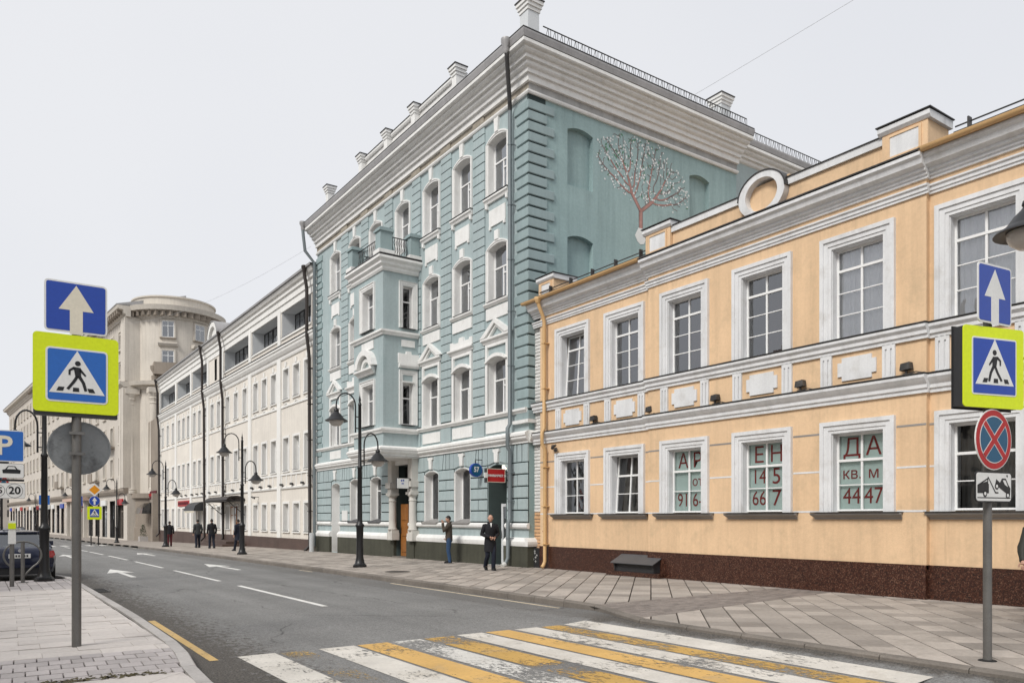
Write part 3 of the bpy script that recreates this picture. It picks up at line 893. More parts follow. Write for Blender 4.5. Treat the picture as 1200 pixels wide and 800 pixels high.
def secs():
    return [(C1, YL, 0.0), (C0, C1, CW), (YR, C0, 0.0)]
for a, b, w in secs():
    holes = []
    for c, cw in UW:
        if a < c < b:
            holes.append([(c - OW, UZ0), (c + OW, UZ0), (c + OW, UZ1), (c - OW, UZ1)])
            holes.append([(c - OW, LZ0), (c + OW, LZ0), (c + OW, LZ1), (c - OW, LZ1)])
    mb = MB().sheet(FY, a, b, 0.60, 8.9, holes, w)
    if w:
        mb.fbox(FY, a, a + 0.02, -0.3, w - 0.002, 0.6, 8.9).fbox(FY, b - 0.02, b, -0.3, w - 0.002, 0.6, 8.9)
    else:
        # inner leaf, so that the wall has its real thickness
        pass
    mb.build('wall', 'yellow_stucco', yb, raw=True)
# rustication joints of the ground floor: shallow light strips let into the stucco
for zj in (3.50, 2.66, 1.77):
    edges = sorted([(c, cw) for c, cw in UW])
    spans = []
    prev = YR
    for c, cw in edges:
        spans.append((prev, c - 0.86)); prev = c + 0.86
    spans.append((prev, YL))
    for a, b in spans:
        for s0, s1, w in secs():
            x0, x1 = max(a, s0), min(b, s1)
            if x1 - x0 > 0.05:
                MB().fbox(FY, x0 + 0.005, x1 - 0.005, w - 0.01, w + 0.006, zj - 0.022, zj + 0.018).build('joint_strip', 'sill_grey' if zj > 3 else 'white_trim', yb)
shell = MB().box(15.9, 27, YR, YR + 0.3, 0, 8.8).box(26.7, 27, YR, YL, 0, 8.8).box(15.7, 27, YL - 0.25, YL, 0, 8.8).box(15.70, 27, YR, YL, 8.62, 8.8).box(15.92, 26.8, YR, YL, 4.25, 4.6).box(15.7, 15.78, YR, YL, 4.3, 5.4)
shell.build('rear_wall', 'yellow_stucco', yb)
MB().box(17.6, 17.7, YR + 0.3, YL - 0.3, 0.2, 8.6).build('interior_wall', 'interior', yb)
# granite plinth
for k, (a, b, w) in enumerate(secs()):
    n = 3
    MB().fbox(FY, a + (0.0 if w else 0.0), b, -0.15, w + 0.035, -0.35, 0.69 - 0.002 * k).build('plinth', 'granite', yb)
# moulded bands between the floors and under the eaves
LOWB = [(-0.02, 4.12), (0.05, 4.12), (0.05, 4.19), (0.085, 4.21), (0.085, 4.28), (0.13, 4.33), (0.19, 4.41), (0.19, 4.47), (-0.02, 4.485)]
UPB = [(-0.02, 5.20), (0.05, 5.20), (0.05, 5.27), (0.09, 5.29), (0.09, 5.36), (0.145, 5.42), (0.145, 5.48), (-0.02, 5.495)]
ARC = [(-0.02, 8.07), (0.04, 8.07), (0.04, 8.125), (0.065, 8.13), (0.065, 8.19), (0.10, 8.215), (0.10, 8.25), (-0.02, 8.27)]
COR = [(-0.02, 8.37), (0.05, 8.37), (0.05, 8.42), (0.09, 8.43), (0.09, 8.48), (0.15, 8.50), (0.15, 8.55), (0.27, 8.60), (0.30, 8.70), (0.36, 8.74), (0.36, 8.81), (-0.02, 8.83)]
for a, b, w in secs():
    e = 0.05 if w else 0
    for nm, pr in (('string_course', LOWB), ('sill_course', UPB), ('architrave', ARC), ('cornice', COR)):
        MB().mould(FY, off(pr, w), a - e, b + (0.35 if b == YL else e)).build(nm, 'white_trim', yb)
    MB().fbox(FY, a - e - 0.01, b + e + (0.3 if b == YL else 0), w - 0.01, w + 0.215, 4.487, 4.505).build('flashing', 'flashing', yb)
    MB().fbox(FY, a - e - 0.01, b + e + (0.3 if b == YL else 0), w - 0.01, w + 0.165, 5.497, 5.518).build('flashing', 'flashing', yb)
    if w:
        MB().fbox(FY, a - e - 0.01, b + e + 0.01, w - 0.02, w + 0.385, 8.832, 8.862).build('flashing', 'flashing', yb)
# frieze between the bands: fluted stubs and a notched white plaque under each window
def plaque(c, w):
    a, b, z0, z1, n = c - 0.44, c + 0.44, 4.60, 5.10, 0.10
    poly = [(a, z0 + n), (a + n, z0 + n), (a + n, z0), (b - n, z0), (b - n, z0 + n), (b, z0 + n), (b, z1 - n), (b - n, z1 - n), (b - n, z1), (a + n, z1), (a + n, z1 - n), (a, z1 - n)]
    MB().fprism(FY, poly, w - 0.01, w + 0.035).build('plaque', 'white_trim', yb)
for c, w in UW:
    plaque(c, w)
    for s in (-1, 1):
        u = c + s * 0.715
        mb = MB()
        for x0, x1 in ((-0.135, -0.075), (-0.035, 0.035), (0.075, 0.135)):
            mb.fbox(FY, u + x0, u + x1, w - 0.01, w + 0.05, 4.49, 5.21)
        mb.fbox(FY, u - 0.075, u - 0.035, w - 0.01, w + 0.02, 4.49, 5.21).fbox(FY, u + 0.035, u + 0.075, w - 0.01, w + 0.02, 4.49, 5.21)
        mb.fbox(FY, u - 0.075, u + 0.075, w + 0.015, w + 0.047, 4.49, 4.56).fbox(FY, u - 0.075, u + 0.075, w + 0.015, w + 0.047, 5.12, 5.21)
        mb.build('fluted_stub', 'white_trim', yb)

def casing(F, c, hw, z0, z1, w, parent, m, wid=0.26, rv=0.24):
    mb = MB()
    def path(d): return [(c - hw - d, z0), (c - hw - d, z1 + d), (c + hw + d, z1 + d), (c + hw + d, z0)]
    mb.ring(F, path(0.0), path(0.07), w - 0.02, w + 0.035)
    mb.ring(F, path(0.07), path(0.17), w - 0.02, w + 0.055)
    mb.ring(F, path(0.17), path(wid), w - 0.02, w + 0.085)
    mb.ring(F, path(-0.015), path(0.002), w - rv, w + 0.004)       # painted reveal
    mb.fbox(F, c - hw, c + hw, w - rv, w + 0.0, z0 - 0.02, z0 + 0.004)
    return mb.build('casing', m, parent)

for i, (c, w) in enumerate(UW):
    tilt = i == 0
    o = sash(FY, yb, c - OW + 0.015, c + OW - 0.015, UZ0 + 0.02, UZ1 - 0.015, w - 0.17, [0.5], [0.26, 0.52, 0.78], 0.04, 0.022, {2}, None, bars_c=0.045)
    cs_ = casing(FY, c, OW, UZ0 - 0.02, UZ1, w, yb, 'white_trim')
    if tilt:
        o.rotation_euler = (0, rad(3.5), 0)
    if i in (0, 1):
        curtain(FY, c - OW + 0.1, c - 0.05, w - 0.55, UZ0, UZ1, o, 'curtain_grey')
    if i in (2, 3):
        curtain(FY, c - OW, c + OW, w - 0.9, UZ0, UZ1 - 0.3, o, 'interior_brown')
    if i >= 4:
        curtain(FY, c - OW, c + OW, w - 0.28, UZ0, UZ1, o, 'net_curtain', 36, 0.022)
    # ground floor
    poster = i in (2, 3, 4)
    p = sash(FY, yb, c - OW + 0.015, c + OW - 0.015, LZ0 + 0.02, LZ1 - 0.015, w - 0.17, [0.5], [0.33, 0.665], 0.04, 0.022, {1}, None, bars_c=0.045, gl='glass_poster' if poster else 'glass_dull')
    casing(FY, c, OW, LZ0 - 0.02, LZ1, w, yb, 'white_trim')
    if i == 1:
        p.rotation_euler = (0, rad(4.0), 0)
    if poster:
        MB().fbox(FY, c - OW + 0.03, c + OW - 0.03, w - 0.265, w - 0.255, LZ0 + 0.03, LZ1 - 0.03).build('poster_film', 'poster_film', p)
        rowz = [LZ0 + 0.02 + 0.055 + 1.575 * f for f in (0.165, 0.50, 0.835)]
        T = {2: (('Р', 'А'), ('от', ''), ('6-', '91')), 3: (('Н', 'Е'), ('5', '14'), ('7', '66')), 4: (('А', 'Д'), ('м', 'кв.'), ('47', '44'))}[i]
        for r, z in zip(T, rowz[::-1]):
            for tx, du in zip(r, (-0.225, 0.275)):
                if not tx: continue
                small = tx in ('от', 'кв.', 'м')
                text_mesh(tx, 0.35 if small else (0.50 if len(tx) == 2 else 0.56), 'lettering', 'red_letter', 0.001, 0.0, 'CENTER', p, FY, c + du, w - 0.25, z - (0.0 if not small else 0.03), 0.86 if len(tx) == 2 and not small else 1.0, True)
    else:
        curtain(FY, c - OW, c + OW, w - 0.5, LZ0, LZ1, p, 'curtain_grey', 30)
    # projecting sill
    SP = [(-0.02, 1.60), (0.04, 1.60), (0.05, 1.635), (0.10, 1.66), (0.16, 1.70), (0.17, 1.735), (-0.02, 1.742)]
    MB().mould(FY, off(SP, w), c - 0.94, c + 0.94, 0.35, 0.35).build('window_sill', 'sill_grey', yb)
    MB().fbox(FY, c - 1.01, c + 1.01, w - 0.02, w + 0.20, 1.743, 1.757).build('sill_flashing', 'flashing', yb)

# attic parapet over the middle bays, ring, pedestals
PX0, PX1 = 7.86, 15.80
FP = Fr((15.60, 0), (0, 1), (-1, 0))
mb = MB()
for a, b in ((8.85, 11.16), (12.48, 14.83)):
    mb.fbox(FP, a, b, -0.5, -0.06, 8.86, 9.42)
mb.fbox(FP, 11.16, 12.48, -0.5, -0.08, 8.86, 9.70)
mb.build('parapet', 'yellow_stucco', yb)
for a, b in ((8.85, 11.30), (12.34, 14.83)):
    MB().fbox(FP, a, b, -0.53, 0.0, 9.42, 9.585).build('parapet_cap', 'white_trim', yb)
    MB().fbox(FP, a, b, -0.55, 0.03, 9.587, 9.605).build('flashing', 'flashing', yb)
n = 40
ci = [(11.82 + 0.46 * math.cos(2 * math.pi * k / n), 9.40 + 0.39 * math.sin(2 * math.pi * k / n)) for k in range(n)]
co = [(11.82 + 0.66 * math.cos(2 * math.pi * k / n), 9.40 + 0.535 * math.sin(2 * math.pi * k / n)) for k in range(n)]
MB().ring(FP, ci, co, -0.50, 0.11, True).build('round_frame', 'white_trim', yb, smooth=40)
cf = [(11.82 + 0.69 * math.cos(math.pi * k / 16), 9.40 + 0.565 * math.sin(math.pi * k / 16)) for k in range(17)]
cg = [(11.82 + 0.66 * math.cos(math.pi * k / 16), 9.40 + 0.537 * math.sin(math.pi * k / 16)) for k in range(17)]
MB().ring(FP, cg, cf, -0.5, 0.13).build('flashing', 'flashing', yb)
MB().fbox(FP, 11.30, 12.34, -0.02, 0.10, 8.862, 8.90).build('ring_foot', 'white_trim', yb)
def pedestal(u0, u1, w0, w1, z0, z1, Fm=FP):
    MB().fbox(Fm, u0, u1, w0, w1, z0, z1).build('pedestal', 'yellow_stucco', yb)
    a, b, za, zb = u0 + 0.17, u1 - 0.17, z0 + 0.2, z1 - 0.09
    MB().fbox(Fm, a, b, w1 - 0.01, w1 + 0.012, za, zb).build('plaque', 'white_trim', yb)
    MB().ring(Fm, [(a, za), (b, za), (b, zb), (a, zb)], [(a - 0.05, za - 0.05), (b + 0.05, za - 0.05), (b + 0.05, zb + 0.05), (a - 0.05, zb + 0.05)], w1 - 0.01, w1 + 0.03, True).build('plaque_frame', 'yellow_stucco', yb)
    MB().mould(Fm, [(w0 - 0.04, z1), (w1 + 0.02, z1), (w1 + 0.07, z1 + 0.06), (w1 + 0.07, z1 + 0.15), (w0 - 0.04, z1 + 0.17)], u0 - 0.07, u1 + 0.07).build('pedestal_cap', 'white_trim', yb)
    MB().fbox(Fm, u0 - 0.1, u1 + 0.1, w0 - 0.06, w1 + 0.1, z1 + 0.172, z1 + 0.192).build('flashing', 'flashing', yb)
    MB().fbox(Fm, u0 - 0.02, u1 + 0.02, w0, w1 + 0.03, z0 - 0.02, z0 + 0.09).build('pedestal_foot', 'white_trim', yb)
pedestal(7.90, 8.84, -0.80, 0.03, 8.88, 9.58)
pedestal(14.84, 15.78, -0.80, 0.03, 8.88, 9.58)
pedestal(20.10, 20.92, -0.95, -0.04, 8.86, 9.52)
# roof, gutters, snow guards
for a, b in ((YR, C0 - 0.02), (C1 + 0.02, YL + 0.45)):
    rf = MB().mould(FY, [(0.40, 8.88), (0.40, 8.905), (-4.5, 10.2), (-4.5, 10.1)], a, b).build('roof', 'roof_metal', yb)
    prof = []
    for k in range(9):
        t = math.pi + math.pi * k / 8
        prof.append((0.43 + 0.075 * math.cos(t), 8.885 + 0.085 * math.sin(t)))
    MB().mould(FY, prof, a, b).build('gutter', 'yellow_metal', yb, smooth=40)
    MB().fbox(FY, a, b, 0.33, 0.36, 8.82, 8.90).build('fascia', 'yellow_metal', yb)
    for dz, dw in ((0.17, 0.12), (0.30, 0.06)):
        MB().tube([FY.p(a + 0.1, dw, 8.95 + dz - 0.05), FY.p(b - 0.5, dw, 8.95 + dz - 0.05)], 0.016, 6).build('snow_guard_rod', 'flashing', yb)
    u = a + 0.3
    while u < b - 0.5:
        MB().fbox(FY, u, u + 0.03, 0.02, 0.15, 8.94, 9.27).fbox(FY, u, u + 0.03, -0.15, 0.3, 8.95, 8.98).build('snow_guard_bracket', 'flashing', yb)
        u += 1.05
MB().mould(FY, [(-0.45, 8.85), (-0.45, 8.9), (-4.5, 10.2), (-4.5, 10.1)], C0, C1).build('roof', 'roof_metal', yb)
# yellow downpipe at the corner of the neighbour
def pipe(F, u, pts, r, m, parent, name='downpipe'):
    return MB().tube([F.p(u + a, b, c) for a, b, c in pts], r, 10).build(name, m, parent, smooth=50)
dp = pipe(FY, 20.42, [(0, 0.43, 8.84), (0, 0.40, 8.66), (0, 0.22, 8.30), (0, 0.17, 8.12), (0, 0.17, 4.6), (0, 0.26, 4.45), (0, 0.26, 4.1), (0, 0.14, 3.9), (0, 0.14, 0.2), (0, 0.20, 0.06), (0, 0.27, 0.0)], 0.062, 'yellow_metal', yb)
for z in (7.4, 5.9, 3.3, 2.0, 0.75):
    MB().fbox(FY, 20.34, 20.50, 0.0, 0.235, z, z + 0.03).build('pipe_bracket', 'yellow_metal', yb)
MB().lathe([(0.07, 0), (0.12, 0.12), (0.12, 0.2)], (15.66 - 0.43, 20.42, 8.70), 12).build('pipe_hopper', 'yellow_metal', yb)
# strip of whitewashed brick between the two houses
FB = Fr((15.74, 0), (0, 1), (-1, 0))
MB().fbox(FB, 20.80, 21.34, -0.3, -0.02, -0.2, 8.3).build('gap_wall', 'mortar', yb)
nb = 0
z = -0.05; r = 0
while z < 8.1:
    for k in range(3):
        a = 20.84 + k * 0.26 - (0.13 if r % 2 else 0)
        a0, a1 = max(20.84, a), min(21.30, a + 0.25)
        if a1 - a0 > 0.04:
            MB().cbox(FB, a0, a1, -0.05, RND.uniform(0.0, 0.012), z, z + 0.098, 0.012).build('brick', 'white_brick' if z > 1.75 or z < 0 else 'orange_brick', yb)
    z += 0.118; r += 1
MB().box(15.62, 15.9, 20.86, 21.2, -0.2, 0.62).build('gap_foot', 'box_dark', yb)
gf = MB()
for k in range(6):
    y, zz = 20.95 + RND.uniform(0, 0.2), 0.15 + 0.07 * k
    gf.fbox(FB, y, y + 0.09, 0.121, 0.123, zz, zz + 0.02).fbox(FB, y + 0.03, y + 0.05, 0.121, 0.123, zz - 0.03, zz + 0.05)
gf.build('spray_mark', 'graffiti', yb)
gf = MB()
for u, zz in ((20.66, 1.42), (20.63, 1.30), (20.68, 1.17), (20.62, 1.05)):
    gf.fbox(FY, u - 0.05, u + 0.05, 0.002, 0.004, zz, zz + 0.025).fbox(FY, u, u + 0.02, 0.002, 0.004, zz - 0.05, zz + 0.05)
gf.build('spray_mark', 'red_letter', yb)

# floodlights on the ledge, one beside each upper window
fsrc = None
FLB = ['next to the corner downpipe', 'above the tilted ground-floor window', 'above the lettered window next to the tilted one', 'above the middle one of three lettered windows', 'above the lettered window nearest the sign post', 'behind the no-stopping sign']
for fi, (c, w) in enumerate(UW[:6]):
    u = c - 1.12
    base = FY.p(u, w + 0.10, 4.505)
    if fsrc is None:
        t = thing('floodlight', 'small floodlight on the yellow house ledge, ' + FLB[fi], 'floodlight', base, 'floodlights along the ledge of the yellow house')
        MB().fbox(FY, u - 0.05, u + 0.05, w + 0.05, w + 0.15, 4.505, 4.53).fbox(FY, u - 0.015, u + 0.015, w + 0.08, w + 0.12, 4.52, 4.64).build('bracket', 'flashing', t)
        hd = MB().fprism(Fr((15.66 - w, 0), (0, 1), (-1, 0)), [(u - 0.11, 4.62), (u + 0.11, 4.60), (u + 0.09, 4.74), (u - 0.09, 4.76)], 0.03, 0.17)
        hd.build('lamp_head', 'flashing', t)
        MB().tube([FY.p(u - 0.05, w + 0.1, 4.53), FY.p(u - 0.2, w + 0.12, 4.55), FY.p(u - 0.3, w + 0.07, 4.52), FY.p(u - 0.33, w + 0.02, 4.52)], 0.012, 5).build('cable', 'flashing', t)
        fsrc = t
    else:
        clone_thing(fsrc, base, label='small floodlight on the yellow house ledge, ' + FLB[fi])
# twin cameras beside the downpipe
cc = thing('security_camera', 'pair of small dark security cameras on the yellow wall beside the downpipe', 'camera', FY.p(20.0, 0.05, 3.98))
MB().fbox(FY, 19.98, 20.22, 0.0, 0.03, 4.0, 4.04).fbox(FY, 20.05, 20.09, 0.0, 0.12, 3.98, 4.02).build('bracket', 'flashing', cc)
for u, z in ((20.02, 3.93), (19.86, 3.84)):
    MB().tube([FY.p(u + 0.06, 0.06, z + 0.05), FY.p(u - 0.06, 0.18, z - 0.02)], [0.05, 0.055], 10).build('camera_body', 'flashing', cc)
# basement hood in the plinth
bh = thing('basement_hood', 'dark sheet-metal hood over a basement vent at the granite plinth', 'vent hood', (15.4, 15.95, 0))
MB().fbox(FY, 14.93, 17.05, 0.0, 0.44, -0.3, 0.10).build('granite_ledge', 'granite', bh)
MB().fprism(Fr((0, 15.21), (1, 0), (0, -1)), [(15.62, 0.101), (15.28, 0.101), (15.23, 0.34), (15.62, 0.55)], -1.55, -1.50).fprism(Fr((0, 15.21), (1, 0), (0, -1)), [(15.62, 0.101), (15.28, 0.101), (15.23, 0.34), (15.62, 0.55)], 0.0, 0.05).fbox(FY, 15.2, 16.75, 0.33, 0.36, 0.1, 0.36).build('box', 'box_dark', bh)
MB().hexa([FY.p(15.10, 0.49, 0.33), FY.p(16.82, 0.49, 0.33), FY.p(16.82, 0.0, 0.58), FY.p(15.10, 0.0, 0.58), FY.p(15.10, 0.49, 0.35), FY.p(16.82, 0.49, 0.35), FY.p(16.82, 0.0, 0.60), FY.p(15.10, 0.0, 0.60)]).build('lid', 'roof_metal', bh)

# ------------------------------------------------------------------ blue-grey four-storey house
bb = thing('blue_house', 'four-storey blue-grey house with an oriel, quoins and a tree painted on its side', 'house', (15.5, 31, -0.1))
FBL = Fr((15.50, 0), (0, 1), (-1, 0))
FSD = Fr((0, 21.30), (1, 0), (0, -1))
B0, B1 = 21.30, 41.10
BC = [23.20, 25.64, 28.10, 30.71, 33.50, 35.94, 38.44]
HW = 0.60
holes = []
for i, c in enumerate(BC):
    holes.append(arch(c - HW, c + HW, 13.32, 15.32, 0.13)[::1])
    if i != 3:
        holes.append(arch(c - HW, c + HW, 9.50, 11.42, 0.13))
        holes.append(arch(c - HW, c + HW, 5.42, 7.30, 0.13))
        if i == 0: holes.append(arch(c - 0.58, c + 0.58, -0.05, 3.42, 0.14))
        elif i == 6: holes.append(arch(c - 0.55, c + 0.55, -0.12, 3.32, 0.13))
        else: holes.append(arch(c - 0.56, c + 0.56, 1.50, 3.41, 0.13))
    else:
        holes.append([(c - 0.80, 5.2), (c + 0.80, 5.2), (c + 0.80, 12.2), (c - 0.80, 12.2)])
        holes.append([(c - 0.66, -0.12), (c + 0.66, -0.12), (c + 0.66, 3.95), (c - 0.66, 3.95)])
MB().sheet(FBL, B0, B1, -0.4, 16.6, holes, 0.0).build('front_wall', 'blue_stucco', bb, raw=True)
# side wall with blind arched niches
nich = [arch(17.19, 18.38, 13.42, 15.38, 0.14), arch(17.19, 18.38, 9.55, 11.55, 0.14), arch(23.44, 24.62, 13.42, 15.30, 0.14), arch(23.44, 24.62, 9.55, 11.55, 0.14)]
MB().sheet(FSD, 15.50, 26.3, -0.4, 16.6, nich, 0.0, 0.22, True).build('side_wall', 'teal_stucco', bb, raw=True)
MB().fbox(FSD, 26.3, 36, -1.0, -0.55, -0.4, 16.6).fbox(FSD, 26.0, 26.3, -0.6, -0.003, -0.4, 16.6).build('side_wall', 'teal_stucco', bb)
MB().box(35.7, 36, 21.9, B1, -0.4, 17).box(15.6, 36, B1 - 0.3, B1 - 0.003, -0.4, 16.6).box(15.6, 35.8, 21.7, B1, 17.1, 17.3).box(15.9, 35.8, 21.7, B1, 12.3, 12.6).box(15.9, 35.8, 21.7, B1, 8.3, 8.6).box(15.9, 35.8, 21.7, B1, 4.3, 4.6).box(16.0, 36, 21.62, 21.7, -0.4, 17).build('rear_wall', 'blue_stucco', bb)
MB().box(17.3, 17.4, B0 + 0.4, B1 - 0.4, -0.3, 17).build('interior_wall', 'interior', bb)

# quoins at both corners
def quoins(Yc, sgn, side):
    k = 0; z = 5.02
    zs_ = [z for z in (0.0,)]
    z = 5.0
    while z < 15.95:
        lf = 0.80 if k % 2 else 0.66
        ls = 1.12 if k % 2 else 0.80
        mb = MB()
        h = 0.305
        c = 0.02
        y0, y1 = (Yc - 0.055, Yc + lf) if sgn > 0 else (Yc - lf, Yc + 0.06)
        x0, x1 = 15.445, 15.445 + (ls if side else 0.3)
        mb.hexa([(x0 + c, y0 + c, z), (x1, y0 + c, z), (x1, y1, z), (x0 + c, y1, z), (x0, y0, z + c), (x1, y0, z + c), (x1, y1, z + c), (x0, y1, z + c)])
        mb.hexa([(x0, y0, z + c), (x1, y0, z + c), (x1, y1, z + c), (x0, y1, z + c), (x0, y0, z + h - c), (x1, y0, z + h - c), (x1, y1, z + h - c), (x0, y1, z + h - c)])
        mb.hexa([(x0, y0, z + h - c), (x1, y0, z + h - c), (x1, y1, z + h - c), (x0, y1, z + h - c), (x0 + c, y0 + c, z + h), (x1, y0 + c, z + h), (x1, y1, z + h), (x0 + c, y1, z + h)])
        mb.build('quoin', 'teal_quoin', bb)
        z += 0.365; k += 1
quoins(B0, 1, True)
quoins(B1, -1, False)
MB().box(15.475, 16.20, 21.275, 21.35, 5.0, 16.1).build('quoin_backing', 'joint_dark', bb)
# pilasters of joint-cut blocks between the windows
blk = None
edges = [(BC[i] + BC[i + 1]) / 2 for i in range(6)] 
PW = {0: 0.40, 1: 0.40, 2: 0.37, 3: 0.40, 4: 0.40, 5: 0.42}
zs_ = []
z = 5.46
while z < 15.95:
    zs_.append(z); z += 0.3455
for i, u in enumerate(edges):
    hw = PW[i]
    prev = None
    for z in zs_:
        if i in (2, 3) and 4.5 < z < 12.3 and abs(u - BC[3]) < 1.95:
            pass
        if prev is None:
            prev = MB().cbox(FBL, u - hw, u + hw, -0.02, 0.055, z + 0.013, z + 0.3325, 0.010).build('pilaster_block', 'blue_stucco', bb, FBL.p(u, 0, z))
            z00 = z
        else:
            clone(prev, bb, (0, 0, z - z00))
    MB().fbox(FBL, u - hw + 0.01, u + hw - 0.01, -0.02, 0.047, 5.4, 16.1).build('pilaster_core', 'joint_dark', bb)
    MB().fbox(FBL, u - hw, u + hw, -0.02, 0.06, 4.64, 5.22).build('pilaster_foot', 'blue_stucco', bb)

def arch_trim(c, hw, z0, zs, rise, parent, wid=0.13, pr=0.06, rv=0.29, m='blue_trim'):
    a0 = arch(c - hw, c + hw, z0, zs, rise); a1 = arch(c - hw - wid, c + hw + wid, z0, zs, rise + wid)
    am = arch(c - hw - wid * 0.5, c + hw + wid * 0.5, z0, zs, rise + wid * 0.5)
    mb = MB().ring(FBL, a0, am, -0.02, pr * 0.6).ring(FBL, am, a1, -0.02, pr)
    b0 = arch(c - hw + 0.012, c + hw - 0.012, z0, zs, rise - 0.012)
    mb.ring(FBL, b0, a0, -rv, 0.004)
    mb.fbox(FBL, c - hw, c + hw, -rv, 0.0, z0 - 0.02, z0 + 0.006)
    return mb.build('casing', m, parent, FBL.p(c, 0, z0))
def blue_sash(c, hw, z0, z1, w=-0.25, top=0.62):
    o = sash(FBL, bb, c - hw + 0.005, c + hw - 0.005, z0 + 0.01, z1, w, [0.5], [top], 0.065, 0.04, {0}, {0}, 'glass_sky' if z0 > 9 else 'glass', skip={('c', 1): 1})
    # small opening light in one leaf
    return o
proto = {}
for i, c in enumerate(BC):
    for fl_, (z0, zs, rise) in {4: (13.32, 15.32, 0.13), 3: (9.50, 11.42, 0.13), 2: (5.42, 7.30, 0.13)}.items():
        if i == 3 and fl_ != 4: continue
        top = zs + rise
        if fl_ in proto:
            o, t_, c0 = proto[fl_]
            d = (0, c - c0, 0)
            vary(clone(o, bb, d), ['curtain', 'curtain_grey', 'interior_brown', None, None, 'curtain']); clone(t_, bb, d)
        else:
            o = blue_sash(c, HW, z0, top + 0.02)
            m_ = MB().fbox(FBL, c - 0.54, c - 0.02, -0.30, -0.242, z0 + 1.0, z0 + 1.05).build('cross_bar', 'pvc', o)
            if fl_ == 2:
                curtain(FBL, c - 0.5, c + 0.5, -0.95, z0, top - 0.3, o, 'interior_brown', 16)
            elif fl_ == 3:
                curtain(FBL, c - 0.56, c + 0.1, -0.65, z0, top, o, 'curtain', 14)
            else:
                curtain(FBL, c - 0.56, c + 0.56, -0.75, z0, top, o, 'curtain_grey', 14)
            t_ = arch_trim(c, HW, z0, zs, rise, bb)
            proto[fl_] = (o, t_, c)
    # fourth-floor sill on brackets, panel, keystones
    if i != 3:
        MB().mould(FBL, [(-0.01, 13.12), (0.07, 13.12), (0.10, 13.20), (0.15, 13.24), (0.15, 13.30), (-0.01, 13.325)], c - 0.78, c + 0.78).build('window_sill', 'blue_trim', bb)
        MB().fbox(FBL, c - 0.80, c + 0.80, -0.01, 0.165, 13.327, 13.345).build('flashing', 'flashing', bb)
        for s in (-1, 1):
            MB().cbox(FBL, c + s * 0.66 - 0.06, c + s * 0.66 + 0.06, -0.01, 0.11, 12.94, 13.12, 0.02).build('sill_bracket', 'blue_trim', bb)
        mb = MB().fbox(FBL, c - 0.52, c + 0.52, -0.01, 0.045, 12.24, 12.84)
        for s in (-1, 1):
            mb.fbox(FBL, c + s * 0.46 - 0.06, c + s * 0.46 + 0.06, -0.01, 0.055, 12.14, 12.25)
        mb.build('panel', 'blue_trim', bb)
        MB().cbox(FBL, c - 0.13, c + 0.13, -0.01, 0.09, 11.66, 12.02, 0.02).build('keystone', 'blue_trim', bb)
        MB().mould(FBL, [(-0.01, 9.34), (0.06, 9.34), (0.13, 9.42), (0.13, 9.47), (-0.01, 9.505)], c - 0.80, c + 0.80).build('window_sill', 'blue_trim', bb)
        MB().fbox(FBL, c - 0.62, c + 0.62, -0.25, 0.10, 9.507, 9.525).build('flashing', 'flashing', bb)
        MB().fbox(FBL, c - 0.72, c + 0.72, -0.01, 0.05, 8.86, 9.28).build('panel', 'blue_trim', bb)
        # second-floor surround
        a = [(c - 0.74, 5.42), (c - 0.74, 7.98), (c + 0.74, 7.98), (c + 0.74, 5.42)]
        b = [(c - 0.60, 5.42), (c - 0.60, 7.86), (c + 0.60, 7.86), (c + 0.60, 5.42)]
        MB().ring(FBL, b, a, -0.01, 0.075).build('surround', 'blue_trim', bb)
        hood = arch(c - 0.60, c + 0.60, 7.24, 7.30, 0.15)[1:-1]
        hood2 = arch(c - 0.72, c + 0.72, 7.24, 7.30, 0.28)[1:-1]
        MB().ring(FBL, hood, hood2, -0.01, 0.14).build('hood_mould', 'blue_trim', bb)
        MB().mould(FBL, [(-0.01, 8.0), (0.08, 8.0), (0.10, 8.07), (0.18, 8.12), (0.18, 8.19), (-0.01, 8.215)], c - 0.84, c + 0.84, 0.5, 0.5).build('hood_cornice', 'blue_trim', bb)
        if i % 2 == 0:
            mb = MB().ring(FBL, [(c - 0.66, 8.22), (c, 8.66), (c + 0.66, 8.22)], [(c - 0.98, 8.22), (c, 8.83), (c + 0.98, 8.22)], -0.01, 0.17)
            mb.ring(FBL, [(c - 0.45, 8.22), (c, 8.55), (c + 0.45, 8.22)], [(c - 0.60, 8.22), (c, 8.64), (c + 0.60, 8.22)], -0.01, 0.10)
            mb.build('pediment', 'blue_trim', bb)
        else:
            poly = [(c - 0.82, 8.22), (c + 0.82, 8.22), (c + 0.82, 8.50), (c + 0.62, 8.50), (c + 0.62, 8.43), (c + 0.18, 8.43), (c + 0.14, 8.60), (c - 0.14, 8.60), (c - 0.18, 8.43), (c - 0.62, 8.43), (c - 0.62, 8.50), (c - 0.82, 8.50)]
            MB().fprism(FBL, poly, -0.01, 0.10).build('pediment', 'blue_trim', bb)
        MB().fbox(FBL, c - 0.74, c + 0.74, -0.01, 0.045, 4.72, 5.14).build('panel', 'blue_trim', bb)
    MB().fprism(FBL, [(c - 0.10, 15.56), (c + 0.10, 15.56), (c + 0.14, 16.05), (c - 0.14, 16.05)], -0.01, 0.09).build('keystone', 'blue_trim', bb)

